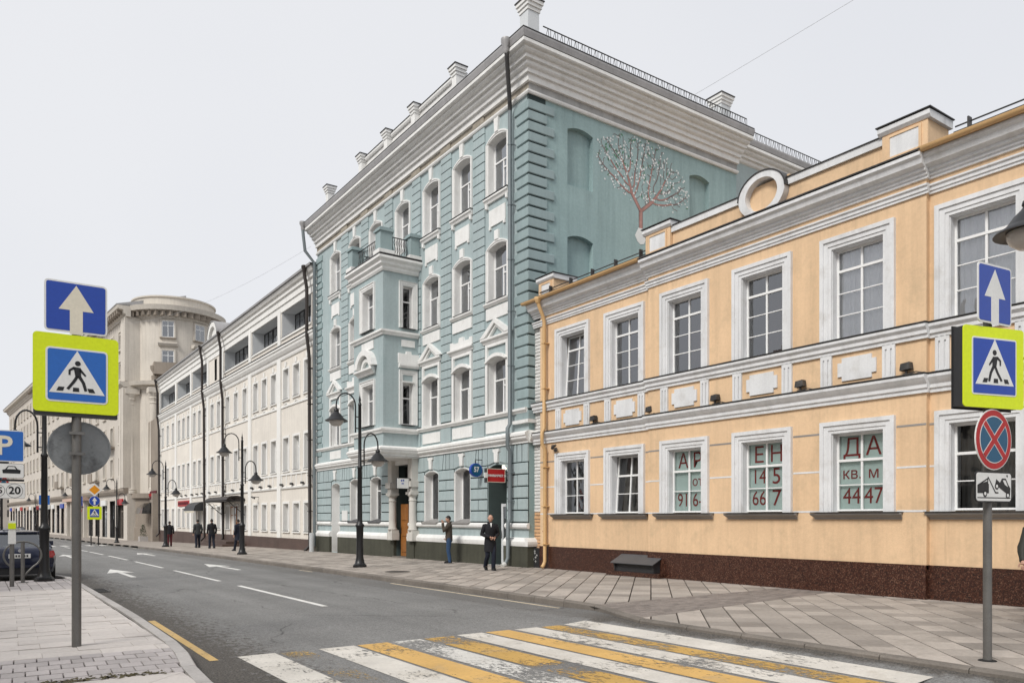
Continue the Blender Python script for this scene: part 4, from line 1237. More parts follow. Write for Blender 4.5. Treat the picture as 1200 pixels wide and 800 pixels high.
# sill course of the second floor and the ground-floor cornice
SC2 = [(-0.01, 5.24), (0.06, 5.24), (0.09, 5.29), (0.14, 5.33), (0.14, 5.40), (-0.01, 5.43)]
for a, b in ((B0 + 0.02, 29.15), (32.28, B1)):
    MB().mould(FBL, SC2, a, b).build('sill_course', 'blue_trim', bb)
GC = [(-0.01, 4.20), (0.10, 4.20), (0.10, 4.27), (0.16, 4.30), (0.20, 4.36), (0.20, 4.42), (0.24, 4.45), (0.24, 4.53), (0.14, 4.60), (-0.01, 4.64)]
MB().mould(FBL, GC, B0 - 0.05, B1 + 0.05, 0.3, 0).build('floor_cornice', 'blue_trim', bb, smooth=30)
MB().mould(FSD, GC, 15.5, 16.1, 0.3, 0).build('floor_cornice', 'blue_trim', bb, smooth=30)
MB().fbox(FSD, 15.36, 16.1, -0.01, 0.14, 5.0 - 0.12, 5.0 - 0.005).fbox(FBL, 21.30, 22.1, -0.01, 0.14, 4.88, 4.995).build('quoin_foot', 'blue_trim', bb)
# ground floor: base mouldings, plinth, rusticated blocks
spans = [(B0 - 0.04, 22.62), (23.78, 30.05), (31.37, 37.89), (38.99, B1 + 0.02)]
BM1 = [(-0.01, 1.26), (0.07, 1.26), (0.12, 1.32), (0.12, 1.40), (0.06, 1.45), (-0.01, 1.46)]
BM2 = [(-0.01, 0.66), (0.16, 0.66), (0.18, 0.74), (0.18, 0.82), (0.12, 0.90), (0.06, 0.95), (-0.01, 0.96)]
for a, b in spans:
    MB().mould(FBL, BM1, a, b).build('base_moulding', 'blue_trim', bb, smooth=30)
    MB().mould(FBL, BM2, a, b).build('base_moulding', 'blue_trim', bb, smooth=30)
    MB().fbox(FBL, a, b, -0.3, 0.145, -0.5, 0.658).build('plinth', 'green_plinth', bb)
MB().fbox(FSD, 15.36, 16.0, -0.2, 0.12, -0.5, 0.658).build('plinth', 'green_plinth', bb)
MB().fbox(FBL, 29.35, 30.05, 0.1, 0.19, -0.5, 0.655).build('plinth', 'green_plinth', bb)
MB().mould(FSD, BM2, 15.33, 15.95).build('base_moulding', 'blue_trim', bb)
# rusticated piers, block by block
piers = [(B0 - 0.02, 22.58), (23.82, 25.04), (26.24, 27.5), (28.7, 29.42), (32.0, 32.9), (34.1, 35.34), (36.54, 37.85), (39.03, B1)]
CH = 0.414
for a, b in piers:
    for k in range(5):
        z0 = 1.48 + k * CH
        if b - a > 1.05: cuts = [a, (a + b) / 2, b] if k % 2 else [a, b]
        else: cuts = [a, b]
        if b - a > 1.0 and k % 2: pass
        for u0, u1 in zip(cuts, cuts[1:]):
            MB().cbox(FBL, u0 + 0.02, u1 - 0.02, -0.01, 0.055, z0 + 0.02, z0 + CH - 0.02, 0.018).build('rustic_block', 'blue_stucco', bb)
    MB().fbox(FBL, a + 0.02, b - 0.02, -0.01, 0.018, 1.46, 4.2).build('joint_backing', 'joint_dark', bb)
    m_ = (a + b) / 2
    zt, zb = 4.185, 1.48 + 5 * CH + 0.02
    if b - a > 1.0:
        for u0, u1, s0, s1 in ((a, a + 0.34, 0.0, 0.12), (a + 0.36, m_ - 0.012, 0.12, 0.0), (m_ + 0.012, b - 0.36, 0.0, -0.12), (b - 0.34, b, -0.12, 0.0)):
            MB().fprism(FBL, [(u0 + 0.015, zb), (u1 - 0.015, zb), (u1 - 0.015 + s1 - (0.12 if s1 > 0 else -0.0) + (0), zt), (u0 + 0.015 + s0 - (0.12 if s0 > 0 else 0), zt)], -0.01, 0.052).build('voussoir', 'blue_stucco', bb)
    else:
        MB().fprism(FBL, [(a + 0.02, zb), (b - 0.02, zb), (b - 0.02, zt), (a + 0.02, zt)], -0.01, 0.052).build('voussoir', 'blue_stucco', bb)
for i, c in enumerate(BC):
    if i == 3: continue
    MB().fprism(FBL, [(c - 0.10, 3.64), (c + 0.10, 3.64), (c + 0.13, 4.0), (c + 0.20, 4.03), (c + 0.20, 4.12), (c - 0.20, 4.12), (c - 0.20, 4.03), (c - 0.13, 4.0)], -0.01, 0.10).build('keystone', 'blue_trim', bb)
    for s in (-1, 1):
        MB().fprism(FBL, [(c + s * 0.16, 3.66), (c + s * 0.60, 3.57), (c + s * 0.60, 4.185), (c + s * 0.24, 4.185), (c + s * 0.24, 3.99), (c + s * 0.16, 3.99)], -0.01, 0.048).build('voussoir', 'blue_stucco', bb)
for i in (1, 2, 4, 5):
    c = BC[i]
    arch_trim(c, 0.56, 1.50, 3.41, 0.13, bb, 0.05, 0.03, 0.36)
    o = sash(FBL, bb, c - 0.55, c + 0.55, 1.52, 3.56, -0.30, [0.5] if i > 3 else [], [0.7] if i > 3 else [], 0.06, 0.04, {0} if i > 3 else None, None, 'glass_dull')
    if i < 3:
        MB().fbox(FBL, c - 0.3, c + 0.1, -1.0, -0.98, 2.0, 2.6).build('inside_poster', 'sign_white', o)
    MB().hexa([FBL.p(c - 0.62, 0.16, 1.40), FBL.p(c + 0.62, 0.16, 1.40), FBL.p(c + 0.62, -0.34, 1.40), FBL.p(c - 0.62, -0.34, 1.40), FBL.p(c - 0.66, 0.16, 1.462), FBL.p(c + 0.66, 0.16, 1.462), FBL.p(c + 0.54, -0.34, 1.60), FBL.p(c - 0.54, -0.34, 1.60)]).build('window_sill', 'sill_grey' if i < 3 else 'roof_metal', bb)
# shop doorway
c = BC[0]
mb = MB().ring(FBL, arch(c - 0.57, c + 0.57, -0.2, 3.42, 0.13), arch(c - 0.59, c + 0.59, -0.2, 3.42, 0.15), -1.0, 0.02)
mb.build('doorway_lining', 'doorway_green', bb)
MB().fbox(FBL, c - 0.6, c + 0.6, -1.6, -0.9, -0.4, -0.02).build('threshold', 'sill_grey', bb)
MB().fbox(FBL, c - 0.62, c + 0.62, -1.05, -0.98, -0.2, 3.7).build('door_backing', 'doorway_green', bb)
dr = sash(FBL, bb, c - 0.55, c + 0.10, 0.0, 2.15, -0.22, [], [0.35], 0.11, 0.05, None, None, 'glass_dull', 'loggia_grey', 'door')
MB().tube([FBL.p(c + 0.03, -0.19, 0.9), FBL.p(c + 0.03, -0.17, 1.2)], 0.015, 6).build('handle', 'chrome', dr)
# service niche at the far end
c = BC[6]
MB().ring(FBL, arch(c - 0.54, c + 0.54, -0.3, 3.32, 0.12), arch(c - 0.56, c + 0.56, -0.3, 3.32, 0.14), -0.5, 0.012).build('niche_lining', 'blue_trim', bb)
MB().fbox(FBL, c - 0.56, c + 0.56, -0.5, -0.45, 0.6, 3.6).build('niche_panel', 'loggia_grey', bb)
MB().fbox(FBL, c - 0.56, c + 0.56, -0.5, -0.43, -0.4, 0.6).build('niche_plinth', 'green_plinth', bb)
# main entrance under the oriel
c = BC[3]
MB().fbox(FBL, c - 0.68, c + 0.68, -1.2, -1.1, -0.3, 4.0).build('porch_back', 'doorway_green', bb)
MB().ring(FBL, [(c - 0.65, -0.3), (c - 0.65, 3.93), (c + 0.65, 3.93), (c + 0.65, -0.3)], [(c - 0.67, -0.3), (c - 0.67, 3.96), (c + 0.67, 3.96), (c + 0.67, -0.3)], -1.15, 0.0).build('porch_lining', 'doorway_green', bb)
MB().fbox(FBL, c - 0.70, c + 0.70, -1.2, 0.2, -0.4, -0.06).build('door_step', 'kerb_dark', bb)
wd_ = MB().fbox(FBL, c - 0.28, c + 0.42, -0.16, -0.10, -0.05, 2.25).build('door', 'orange_wood', bb)
for k in range(3):
    MB().cbox(FBL, c - 0.18, c + 0.32, -0.11, -0.075, 0.12 + k * 0.70, 0.70 + k * 0.70, 0.02).build('door_panel', 'orange_wood', wd_)
MB().tube([FBL.p(c + 0.36, -0.07, 0.95), FBL.p(c + 0.36, -0.05, 1.25)], 0.018, 6).build('handle', 'iron_black', wd_)
MB().fbox(FBL, c - 0.66, c + 0.66, -0.5, -0.44, 2.9, 3.9).build('fanlight', 'box_dark', bb)
for u in (29.42, 31.36):
    x, y = 15.5 - 0.20, u
    MB().fbox(FBL, u - 0.25, u + 0.25, -0.01, 0.36, 0.66, 0.98).fbox(FBL, u - 0.21, u + 0.21, -0.01, 0.33, 0.98, 1.10).build('column_base', 'column_stone', bb)
    MB().lathe([(0.20, 1.10), (0.22, 1.14), (0.18, 1.2), (0.165, 1.5), (0.16, 2.35), (0.19, 2.38), (0.16, 2.42), (0.16, 2.52), (0.23, 2.60), (0.23, 2.63)], (x, y, 0), 16).build('column', 'column_stone', bb, smooth=40)
    MB().fbox(FBL, u - 0.23, u + 0.23, -0.01, 0.42, 2.63, 2.74).fbox(FBL, u - 0.18, u + 0.18, -0.01, 0.36, 2.74, 2.95).fbox(FBL, u - 0.24, u + 0.24, -0.01, 0.44, 2.95, 3.2).build('column_capital', 'column_stone', bb)
    MB().fbox(FBL, u - 0.19, u + 0.19, -0.01, 0.34, 3.2, 4.2).build('console', 'column_stone', bb)
MB().fbox(FBL, 29.94, 31.48, -0.01, 0.18, 3.96, 4.2).build('lintel', 'blue_trim', bb)

# ---------------- oriel
O0, O1, OX = 29.22, 32.20, 13.83
FO = Fr((OX, 0), (0, 1), (-1, 0))            # its street face
FOR = Fr((0, O0), (1, 0), (0, -1))           # its flank towards the crossing
FOL = Fr((0, O1), (1, 0), (0, 1))
oc = (O0 + O1) / 2
fh = [[(oc - 0.55, z0), (oc + 0.55, z0), (oc + 0.55, z1), (oc - 0.55, z1)] for z0, z1 in ((5.55, 7.30), (9.60, 11.38))]
MB().sheet(FO, O0, O1, 4.6, 12.0, fh).build('oriel_front', 'blue_stucco', bb, raw=True)
sh = [[(14.72, z0), (15.20, z0), (15.20, z1), (14.72, z1)] for z0, z1 in ((5.50, 7.30), (9.60, 11.35))]
MB().sheet(FOR, OX, 15.5, 4.6, 12.0, sh).build('oriel_flank', 'blue_stucco', bb, raw=True)
MB().sheet(FOL, OX, 15.5, 4.6, 12.0, sh).build('oriel_flank', 'blue_stucco', bb, raw=True)
MB().box(OX + 0.02, 15.48, O0 + 0.02, O1 - 0.02, 4.40, 4.7).box(OX + 0.02, 15.48, O0 + 0.02, O1 - 0.02, 8.3, 8.5).box(OX + 0.02, 15.48, O0 + 0.02, O1 - 0.02, 11.9, 12.2).build('oriel_floor', 'blue_trim', bb)
def wrap(prof, nm, m='blue_trim'):
    mb = MB().mould(FO, prof, O0, O1, 1, 1).mould(FOR, prof, OX, 15.52, 1, 0).mould(FOL, prof, OX, 15.52, 1, 0)
    return mb.build(nm, m, bb)
wrap([(-0.01, 11.86), (0.05, 11.86), (0.10, 11.94), (0.10, 12.02), (0.20, 12.10), (0.20, 12.20), (0.32, 12.30), (0.32, 12.40), (-0.01, 12.46)], 'oriel_cornice')
wrap([(-0.01, 9.22), (0.06, 9.22), (0.09, 9.29), (0.15, 9.34), (0.15, 9.42), (-0.01, 9.46)], 'oriel_band')
wrap([(-0.01, 5.16), (0.06, 5.16), (0.09, 5.23), (0.15, 5.28), (0.15, 5.36), (-0.01, 5.40)], 'oriel_band')
wrap(off(GC, 0.02, 0.01)[:-1] + [(-0.01, 4.63)], 'oriel_foot')
MB().box(OX - 0.1, 15.5, O0 - 0.08, O1 + 0.08, 4.16, 4.2).build('oriel_soffit', 'blue_trim', bb)
for z0, z1, ped in ((5.55, 7.30, True), (9.60, 11.38, False)):
    casing(FO, oc, 0.55, z0, z1, 0, bb, 'blue_trim', 0.20, 0.32)
    o = sash(FO, bb, oc - 0.54, oc + 0.54, z0 + 0.01, z1 - 0.01, -0.26, [0.5], [0.66], 0.06, 0.04, {0}, None, 'glass', skip={('c', 1): 1})
    MB().fbox(FO, oc - 0.60, oc + 0.60, -0.25, 0.14, z0 - 0.03, z0 - 0.008).build('flashing', 'flashing', o)
    FOW = [(14.72, 15.20)]
    casing(FOR, 14.96, 0.24, z0, z1 + (0.35 if ped else 0), 0, bb, 'blue_trim', 0.18, 0.25)
    o = sash(FOR, bb, 14.725, 15.195, z0 + 0.01, z1 - 0.01, -0.20, [], [0.66], 0.05, 0.04, {0}, None, 'glass_dull')
    MB().fbox(FOR, 14.66, 15.28, -0.2, 0.12, z0 - 0.03, z0 - 0.008).build('flashing', 'flashing', o)
    if ped:
        MB().fbox(FOR, 14.74, 15.18, -0.2, 0.03, z1 + 0.0, z1 + 0.06).fbox(FOR, 14.70, 15.22, -0.01, 0.09, z1 + 0.02, z1 + 0.07).build('transom', 'blue_trim', bb)
        MB().fbox(FOR, 14.74, 15.18, -0.22, -0.18, z1 + 0.06, z1 + 0.36).build('panel', 'teal_quoin', bb)
MB().mould(FOR, [(-0.01, 7.92), (0.10, 7.92), (0.16, 8.0), (0.16, 8.1), (-0.01, 8.12)], 14.52, 15.44).build('hood_cornice', 'blue_trim', bb)
MB().fprism(FOR, [(14.5, 8.1), (15.46, 8.1), (15.46, 8.52), (15.1, 8.50), (15.08, 8.62), (14.86, 8.62), (14.84, 8.50), (14.5, 8.52)], -0.01, 0.10).build('pediment', 'blue_trim', bb)
MB().fbox(FOR, 14.66, 15.28, -0.01, 0.04, 8.82, 9.1).build('panel', 'blue_trim', bb)
MB().fbox(FO, oc - 0.6, oc + 0.6, -0.01, 0.04, 8.80, 9.15).build('panel', 'blue_trim', bb)
MB().mould(FO, [(-0.01, 7.72), (0.12, 7.72), (0.16, 7.80), (0.28, 7.88), (0.28, 7.96), (-0.01, 8.0)], oc - 0.75, oc + 0.75, 0.6, 0.6).build('hood_cornice', 'blue_trim', bb)
MB().ring(FO, arch(oc - 0.62, oc + 0.62, 7.98, 8.05, 0.50)[1:-1], arch(oc - 0.92, oc + 0.92, 7.98, 8.05, 0.74)[1:-1], -0.01, 0.26).build('pediment', 'blue_trim', bb)
MB().ring(FO, arch(oc - 0.34, oc + 0.34, 7.98, 8.02, 0.28)[1:-1], arch(oc - 0.5, oc + 0.5, 7.98, 8.02, 0.42)[1:-1], -0.01, 0.12).build('pediment_rim', 'blue_trim', bb)
# balcony on the oriel
MB().box(OX - 0.28, 15.5, O0 - 0.28, O1 + 0.28, 12.462, 12.50).build('balcony_floor', 'flashing', bb)
for x, y, s in ((OX + 0.06, O0 + 0.06, 0.30), (OX + 0.06, O1 - 0.06, 0.30), (15.22, O0 + 0.06, 0.24), (15.22, O1 - 0.06, 0.24)):
    MB().box(x - s - 0.05, x + s + 0.05, y - 0.30, y + 0.30, 12.50, 12.66).build('post_foot', 'blue_trim', bb)
    MB().box(x - s + 0.03, x + s - 0.03, y - 0.24, y + 0.24, 12.66, 13.42).build('balcony_post', 'teal_quoin', bb)
    MB().box(x - s - 0.03, x + s + 0.03, y - 0.30, y + 0.30, 13.42, 13.50).box(x - s + 0.02, x + s - 0.02, y - 0.25, y + 0.25, 13.50, 13.58).build('post_cap', 'teal_quoin', bb)
def railing(p, q, n):
    p, q = Vector(p), Vector(q)
    mb = MB().tube([p + Vector((0, 0, 0.80)), q + Vector((0, 0, 0.80))], 0.022, 6).tube([p + Vector((0, 0, 0.08)), q + Vector((0, 0, 0.08))], 0.018, 6)
    r_ = mb.build('balcony_rail', 'iron_black', bb)
    bal = MB()
    for k in range(n):
        a = p.lerp(q, (k + 0.5) / n); d = (q - p).normalized()
        bal.tube([a + Vector((0, 0, 0.08)), a + Vector((0, 0, 0.80))], 0.012, 5)
        s_ = d * 0.055
        bal.tube([a + Vector((0, 0, 0.15)), a + s_ + Vector((0, 0, 0.28)), a + Vector((0, 0, 0.44)), a - s_ + Vector((0, 0, 0.60)), a + Vector((0, 0, 0.74))], 0.010, 5)
    b_ = bal.build('balusters', 'iron_black', r_); b_['kind'] = 'stuff'
railing((OX + 0.06, O0 + 0.32, 12.52), (OX + 0.06, O1 - 0.32, 12.52), 13)
railing((OX + 0.40, O0 + 0.06, 12.52), (14.98, O0 + 0.06, 12.52), 7)
railing((OX + 0.40, O1 - 0.06, 12.52), (14.98, O1 - 0.06, 12.52), 7)

# ---------------- crowning cornice on both faces
TM = [(-0.01, 16.08), (0.08, 16.08), (0.11, 16.13), (0.11, 16.19), (-0.01, 16.22)]
FRZ = [(-0.01, 16.22), (0.03, 16.22), (0.03, 16.47), (-0.01, 16.48)]
BIG = [(-0.01, 16.47), (0.13, 16.47), (0.13, 16.69), (0.22, 16.695), (0.22, 16.83), (0.30, 16.86), (0.34, 16.90), (0.34, 17.01), (0.45, 17.015), (0.45, 17.13), (0.54, 17.15), (0.60, 17.20), (0.60, 17.27), (0.70, 17.275), (0.74, 17.31), (0.74, 17.42), (-0.01, 17.44)]
GUT = [(-0.01, 17.442), (0.752, 17.442), (0.80, 17.62), (0.80, 17.68), (0.72, 17.68), (-0.01, 17.72)]
for nm, pr, m in (('thin_moulding', TM, 'blue_trim'), ('frieze', FRZ, 'shaded_dirty_trim'), ('crown_cornice', BIG, 'blue_trim'), ('metal_eave', GUT, 'zinc')):
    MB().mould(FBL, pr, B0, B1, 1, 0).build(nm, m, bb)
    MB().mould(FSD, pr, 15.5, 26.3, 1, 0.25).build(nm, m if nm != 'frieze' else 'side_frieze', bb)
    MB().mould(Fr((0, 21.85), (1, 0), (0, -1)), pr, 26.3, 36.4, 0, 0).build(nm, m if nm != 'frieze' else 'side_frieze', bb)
MB().mould(FBL, [(0.72, 17.69), (0.81, 17.69), (0.81, 17.72), (0.72, 17.72)], B0, B1, 1, 0).mould(FSD, [(0.72, 17.69), (0.81, 17.69), (0.81, 17.72), (0.72, 17.72)], 15.5, 26.3, 1, 0.2).build('eave_edge', 'flashing', bb)
MB().fprism(Fr((0, 0), (1, 0), (0, -1)), [(14.72, 17.70), (14.72, 17.715), (25, 18.1), (36, 17.7), (36, 17.6)], -41.2, -21.9).build('roof', 'roof_metal', bb)
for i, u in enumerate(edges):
    MB().cbox(FBL, u - 0.38, u + 0.38, 0.02, 0.09, 16.22, 16.46, 0.02).build('frieze_block', 'shaded_dirty_trim', bb)
# attic parapet with little piers
FA = Fr((15.95, 0), (0, 1), (-1, 0))
MB().fbox(FA, 26.6, 35.9, -0.3, -0.05, 17.7, 19.36).build('attic_wall', 'blue_trim', bb)
MB().mould(FA, [(-0.34, 19.36), (0.02, 19.36), (0.06, 19.43), (0.06, 19.51), (-0.34, 19.53)], 26.6, 35.9).build('attic_cap', 'blue_trim', bb)
MB().fbox(FA, 26.6, 35.9, -0.36, 0.08, 19.532, 19.56).build('flashing', 'flashing', bb)
def pier(x, y, z0, z1, s, parent=bb, body='blue_trim', cap='blue_trim'):
    MB().box(x - s, x + s, y - s, y + s, z0, z1 - 0.42).build('chimney_pier', body, parent)
    mb = MB()
    for k, (d, h) in enumerate(((0.03, 0.12), (0.07, 0.12), (0.11, 0.12))):
        mb.box(x - s - d, x + s + d, y - s - d, y + s + d, z1 - 0.42 + k * 0.121, z1 - 0.42 + k * 0.121 + h)
    mb.build('pier_cap', cap, parent)
    MB().box(x - s - 0.14, x + s + 0.14, y - s - 0.14, y + s + 0.14, z1 - 0.055, z1 - 0.02).build('flashing', 'flashing', parent)
for u in (26.7, 30.25, 33.0, 35.9, 40.3):
    pier(15.90, u, 17.6, 19.72, 0.17)
pier(15.30, 20.98, 17.7, 18.95, 0.23, body='loggia_grey')
pier(25.3, 21.3, 17.7, 19.0, 0.28, body='loggia_grey')
# guard rail along the side eave
gr = MB().tube([(15.6, 20.62, 18.06), (26.1, 20.62, 18.06)], 0.022, 6).tube([(26.4, 21.15, 18.06), (36, 21.15, 18.06)], 0.022, 6).build('roof_rail', 'flashing', bb)
bal = MB()
def zig(x0, x1, y):
    x = x0
    while x < x1:
        bal.tube([(x, y, 17.72), (x + 0.10, y, 18.06)], 0.009, 4).tube([(x + 0.16, y, 17.72), (x + 0.10, y, 18.06)], 0.009, 4).tube([(x + 0.22, y, 17.72), (x + 0.22, y, 18.06)], 0.010, 4)
        x += 0.30
zig(15.7, 26.0, 20.62); zig(26.4, 36, 21.15)
b_ = bal.build('rail_bars', 'flashing', gr); b_['kind'] = 'stuff'

# downpipes
def hopper(x, y, z, m, parent):
    MB().lathe([(0.06, -0.35), (0.10, -0.25), (0.10, -0.12), (0.17, 0.02), (0.17, 0.14), (0.14, 0.16)], (x, y, z), 14).build('pipe_hopper', m, parent, smooth=40)
pts = [(14.68, 21.45, 17.4), (14.70, 21.45, 17.1), (15.28, 22.12, 16.0), (15.30, 22.14, 15.8), (15.30, 22.14, 4.9), (15.20, 22.14, 4.75), (15.20, 22.14, 4.1), (15.30, 22.14, 3.95), (15.30, 22.14, 1.6), (15.22, 22.14, 1.45), (15.22, 22.14, 0.25), (15.10, 22.14, 0.02), (14.98, 22.14, -0.02)]
MB().tube(pts, 0.072, 12).build('downpipe', 'pipe_grey', bb, smooth=50)
MB().tube(pts[:4], 0.075, 12).build('pipe_offset', 'flashing', bb, smooth=50)
hopper(14.66, 21.45, 17.58, 'zinc', bb)
for z in (14.6, 12.5, 10.6, 8.8, 6.9, 3.2, 2.2, 0.9):
    MB().lathe([(0.085, 0), (0.085, 0.05)], (15.30 if z > 1.5 else 15.22, 22.14, z), 12).box(15.28, 15.5, 22.05, 22.08, z + 0.01, z + 0.04).build('pipe_collar', 'pipe_grey', bb)
MB().tube([(15.10, 22.14, 0.03), (14.97, 22.14, -0.03)], 0.09, 10).build('pipe_shoe', 'graffiti', bb)
pts = [(14.66, 41.1, 17.45), (14.7, 41.1, 17.0), (14.78, 41.05, 16.2), (15.28, 40.98, 15.6), (15.28, 40.98, 0.1)]
MB().tube(pts, 0.085, 10).build('downpipe', 'pipe_grey', bb, smooth=50)
hopper(14.66, 41.1, 17.62, 'zinc', bb)

# ---------------- tree painted on the side wall, in flat thin layers of paint
ml = MB(); tw = MB(); bl = MB(); lf = MB()
R2 = random.Random(5)
tips = []
def stroke(mb, a, b, w0, w1, lay):
    dx, dz = b[0] - a[0], b[1] - a[1]; l = math.hypot(dx, dz) or 1e-6
    nx, nz = -dz / l, dx / l
    q = [(a[0] + nx * w0, a[1] + nz * w0), (b[0] + nx * w1, b[1] + nz * w1), (b[0] - nx * w1, b[1] - nz * w1), (a[0] - nx * w0, a[1] - nz * w0)]
    mb.add([FSD.p(u, lay, z) for u, z in q], [(0, 1, 2, 3)])
# twigs grow towards points strewn over the crown's outline
CROWN = [(18.45, 14.75), (18.62, 15.45), (19.5, 15.95), (20.6, 16.03), (21.7, 15.98), (22.6, 15.55), (23.2, 14.9), (23.4, 14.15), (22.7, 13.62), (21.6, 13.70), (20.75, 13.62), (19.7, 13.75), (18.95, 14.2)]
def inside(p):
    c_ = False
    for (x1, y1), (x2, y2) in zip(CROWN, CROWN[1:] + CROWN[:1]):
        if (y1 > p[1]) != (y2 > p[1]) and p[0] < (x2 - x1) * (p[1] - y1) / (y2 - y1) + x1: c_ = not c_
    return c_
att = []
while len(att) < 760:
    p = (R2.uniform(18.4, 23.4), R2.uniform(13.6, 16.03))
    if inside(p): att.append(p)
nodes = [(20.76, 12.55 + 0.09 * k, k - 1) for k in range(9)]
for s_, (du, dz) in enumerate(((-0.06, 0.075), (0.075, 0.06))):
    par = 8
    for k in range(1, 9):
        nodes.append((20.76 + du * k, 13.27 + dz * k, par)); par = len(nodes) - 1
for it in range(90):
    pull = {}
    left = []
    for a in att:
        bd, bi = 9e9, -1
        for i, n_ in enumerate(nodes):
            if i < 9: continue
            d_ = (n_[0] - a[0]) ** 2 + (n_[1] - a[1]) ** 2
            if d_ < bd: bd, bi = d_, i
        if bd < 0.008: continue
        left.append(a)
        if bd < 2.2: pull.setdefault(bi, []).append(a)
    att = left
    grown = False
    if not pull or len(nodes) > 1200: break
    for i, L_ in pull.items():
        x, z, _ = nodes[i]
        vx = sum((a[0] - x) / math.hypot(a[0] - x, a[1] - z) for a in L_); vz = sum((a[1] - z) / math.hypot(a[0] - x, a[1] - z) for a in L_)
        l_ = math.hypot(vx, vz) or 1
        nx_, nz_ = x + vx / l_ * 0.095 + R2.uniform(-.012, .012), z + vz / l_ * 0.095 + R2.uniform(-.012, .012)
        if min((q[0] - nx_) ** 2 + (q[1] - nz_) ** 2 for q in nodes) > 0.0016:
            nodes.append((nx_, nz_, i)); grown = True
    if not grown: break
cnt = [0] * len(nodes); kids = [0] * len(nodes)
for n_ in nodes:
    if n_[2] >= 0: kids[n_[2]] += 1
for i in range(len(nodes)):
    if kids[i] == 0:
        tips.append((nodes[i][0], nodes[i][1])); q_ = i
        while q_ >= 0: cnt[q_] += 1; q_ = nodes[q_][2]
wd_n = [0.0125 * max(1, c_) ** 0.44 for c_ in cnt]
for i, (x, z, p_) in enumerate(nodes):
    if p_ < 0: continue
    a, b = nodes[p_], (x, z)
    w0, w1 = min(wd_n[p_], wd_n[i] * 1.25), wd_n[i]
    stroke(tw, a, b, w0, w1, 0.004 + i * 1.5e-6)
    if w1 > 0.030: stroke(ml, a, b, w0 * 0.72, w1 * 0.72, 0.007 + i * 1.5e-6)
    if i % 3 == 0 and i > 30: tips.append(b)
for p in tips:
    if not (18.3 < p[0] < 23.5 and p[1] < 16.02): continue
    for k in range(2):
        u, z = p[0] + R2.gauss(0, 0.10), min(16.02, p[1] + R2.gauss(0, 0.10)); s_ = R2.uniform(0.024, 0.048)
        r_ = R2.random()
        if r_ < 0.52:
            n = 6
            bl.add([FSD.p(u + s_ * math.cos(6.283 * q / n), 0.010 + len(bl.v) * 3e-7, z + s_ * math.sin(6.283 * q / n)) for q in range(n)], [tuple(range(n))])
        elif r_ < 0.66:
            a_ = R2.uniform(0, 6.28); c_, s2 = math.cos(a_), math.sin(a_)
            lf.add([FSD.p(u + x * c_ - y * s2, 0.0012 + len(lf.v) * 1e-6, z + x * s2 + y * c_) for x, y in ((-0.09, 0), (0, 0.04), (0.09, 0), (0, -0.04))], [(0, 1, 2, 3)])
ww = MB()
ww.add([FSD.p(u, 0.009, z) for u, z in ((20.58, 12.1), (20.72, 12.0), (20.92, 12.05), (21.0, 12.2), (20.93, 12.62), (20.63, 12.62), (20.45, 12.3))], [tuple(range(7))])
mural = ml.build('mural_tree', 'mural_bark', bb, raw=True)
mural['label'] = 'tree with white blossom painted flat on the teal side wall'
tw.build('painted_branches', 'mural_twig', mural, raw=True)
o = bl.build('painted_blossom', 'mural_white', mural, raw=True); o['kind'] = 'stuff'
o = lf.build('painted_leaves', 'mural_leaf', mural, raw=True); o['kind'] = 'stuff'
ww.build('whitewashed_trunk', 'mural_white', mural, raw=True)

# signs hanging on the blue house
def blade(name, label, x0, x1, y, z0, z1, t, face, side, arm=True):
    o = thing(name, label, 'sign', (15.45, y, z0))
    MB().box(x0, x1, y, y + t, z0, z1).build('case', side, o)
    MB().box(x0 + 0.02, x1 - 0.02, y - 0.006, y - 0.001, z0 + 0.02, z1 - 0.02).build('face', face, o)
    MB().box(x1 - 0.01, 15.44, y + t / 2 - 0.02, y + t / 2 + 0.02, z1 - 0.12, z1 - 0.08).box(x1 - 0.01, 15.44, y + t / 2 - 0.02, y + t / 2 + 0.02, z0 + 0.08, z0 + 0.12).build('arm', 'iron_black', o)
    return o
rs = blade('shop_sign', 'red lit shop sign jutting out above the doorway of the blue house', 14.52, 15.30, 22.42, 2.86, 3.36, 0.16, 'sign_red', 'box_dark')
FR_ = Fr((0, 22.412), (1, 0), (0, -1))
text_mesh("МИНИМАРКЕТ 24", 0.105, 'lettering', 'sign_white', 0.001, 0.004, 'CENTER', rs, FR_, 14.91, 0.004, 3.10, 0.92)
MB().ring(FR_, [(14.55, 2.89), (15.27, 2.89), (15.27, 3.33), (14.55, 3.33)], [(14.53, 2.87), (15.29, 2.87), (15.29, 3.35), (14.53, 3.35)], -0.002, 0.004, True).build('border', 'sign_cream', rs)
ls = tag(MB().box(14.40, 14.52, 22.36, 22.40, 3.02, 3.20).build('small_notice', 'sign_white'), 'tiny white notice box beside the red shop sign', 'notice')
lt = thing('doorway_lamp', 'bright white lamp lit in the arch above the shop doorway', 'lamp', (15.55, 22.9, 3.42))
MB().box(15.42, 15.62, 22.74, 22.80, 3.36, 3.50).build('lamp_body', 'lamp_warm', lt)
MB().box(15.50, 15.7, 22.76, 22.79, 3.50, 3.53).build('bracket', 'iron_black', lt)
ws = blade('hanging_sign', 'white sign board jutting out over the entrance with the orange door', 14.48, 15.06, 29.30, 2.86, 3.32, 0.05, 'sign_white', 'iron_black')
mb = MB()
for k in range(14):
    a = 2 * math.pi * k / 14
    mb.tube([(15.22 + 0.09 * math.cos(a), 29.30, 3.1 + 0.14 * math.sin(a)), (15.22 + 0.09 * math.cos(a + 0.45), 29.30, 3.1 + 0.14 * math.sin(a + 0.45))], 0.022, 5)
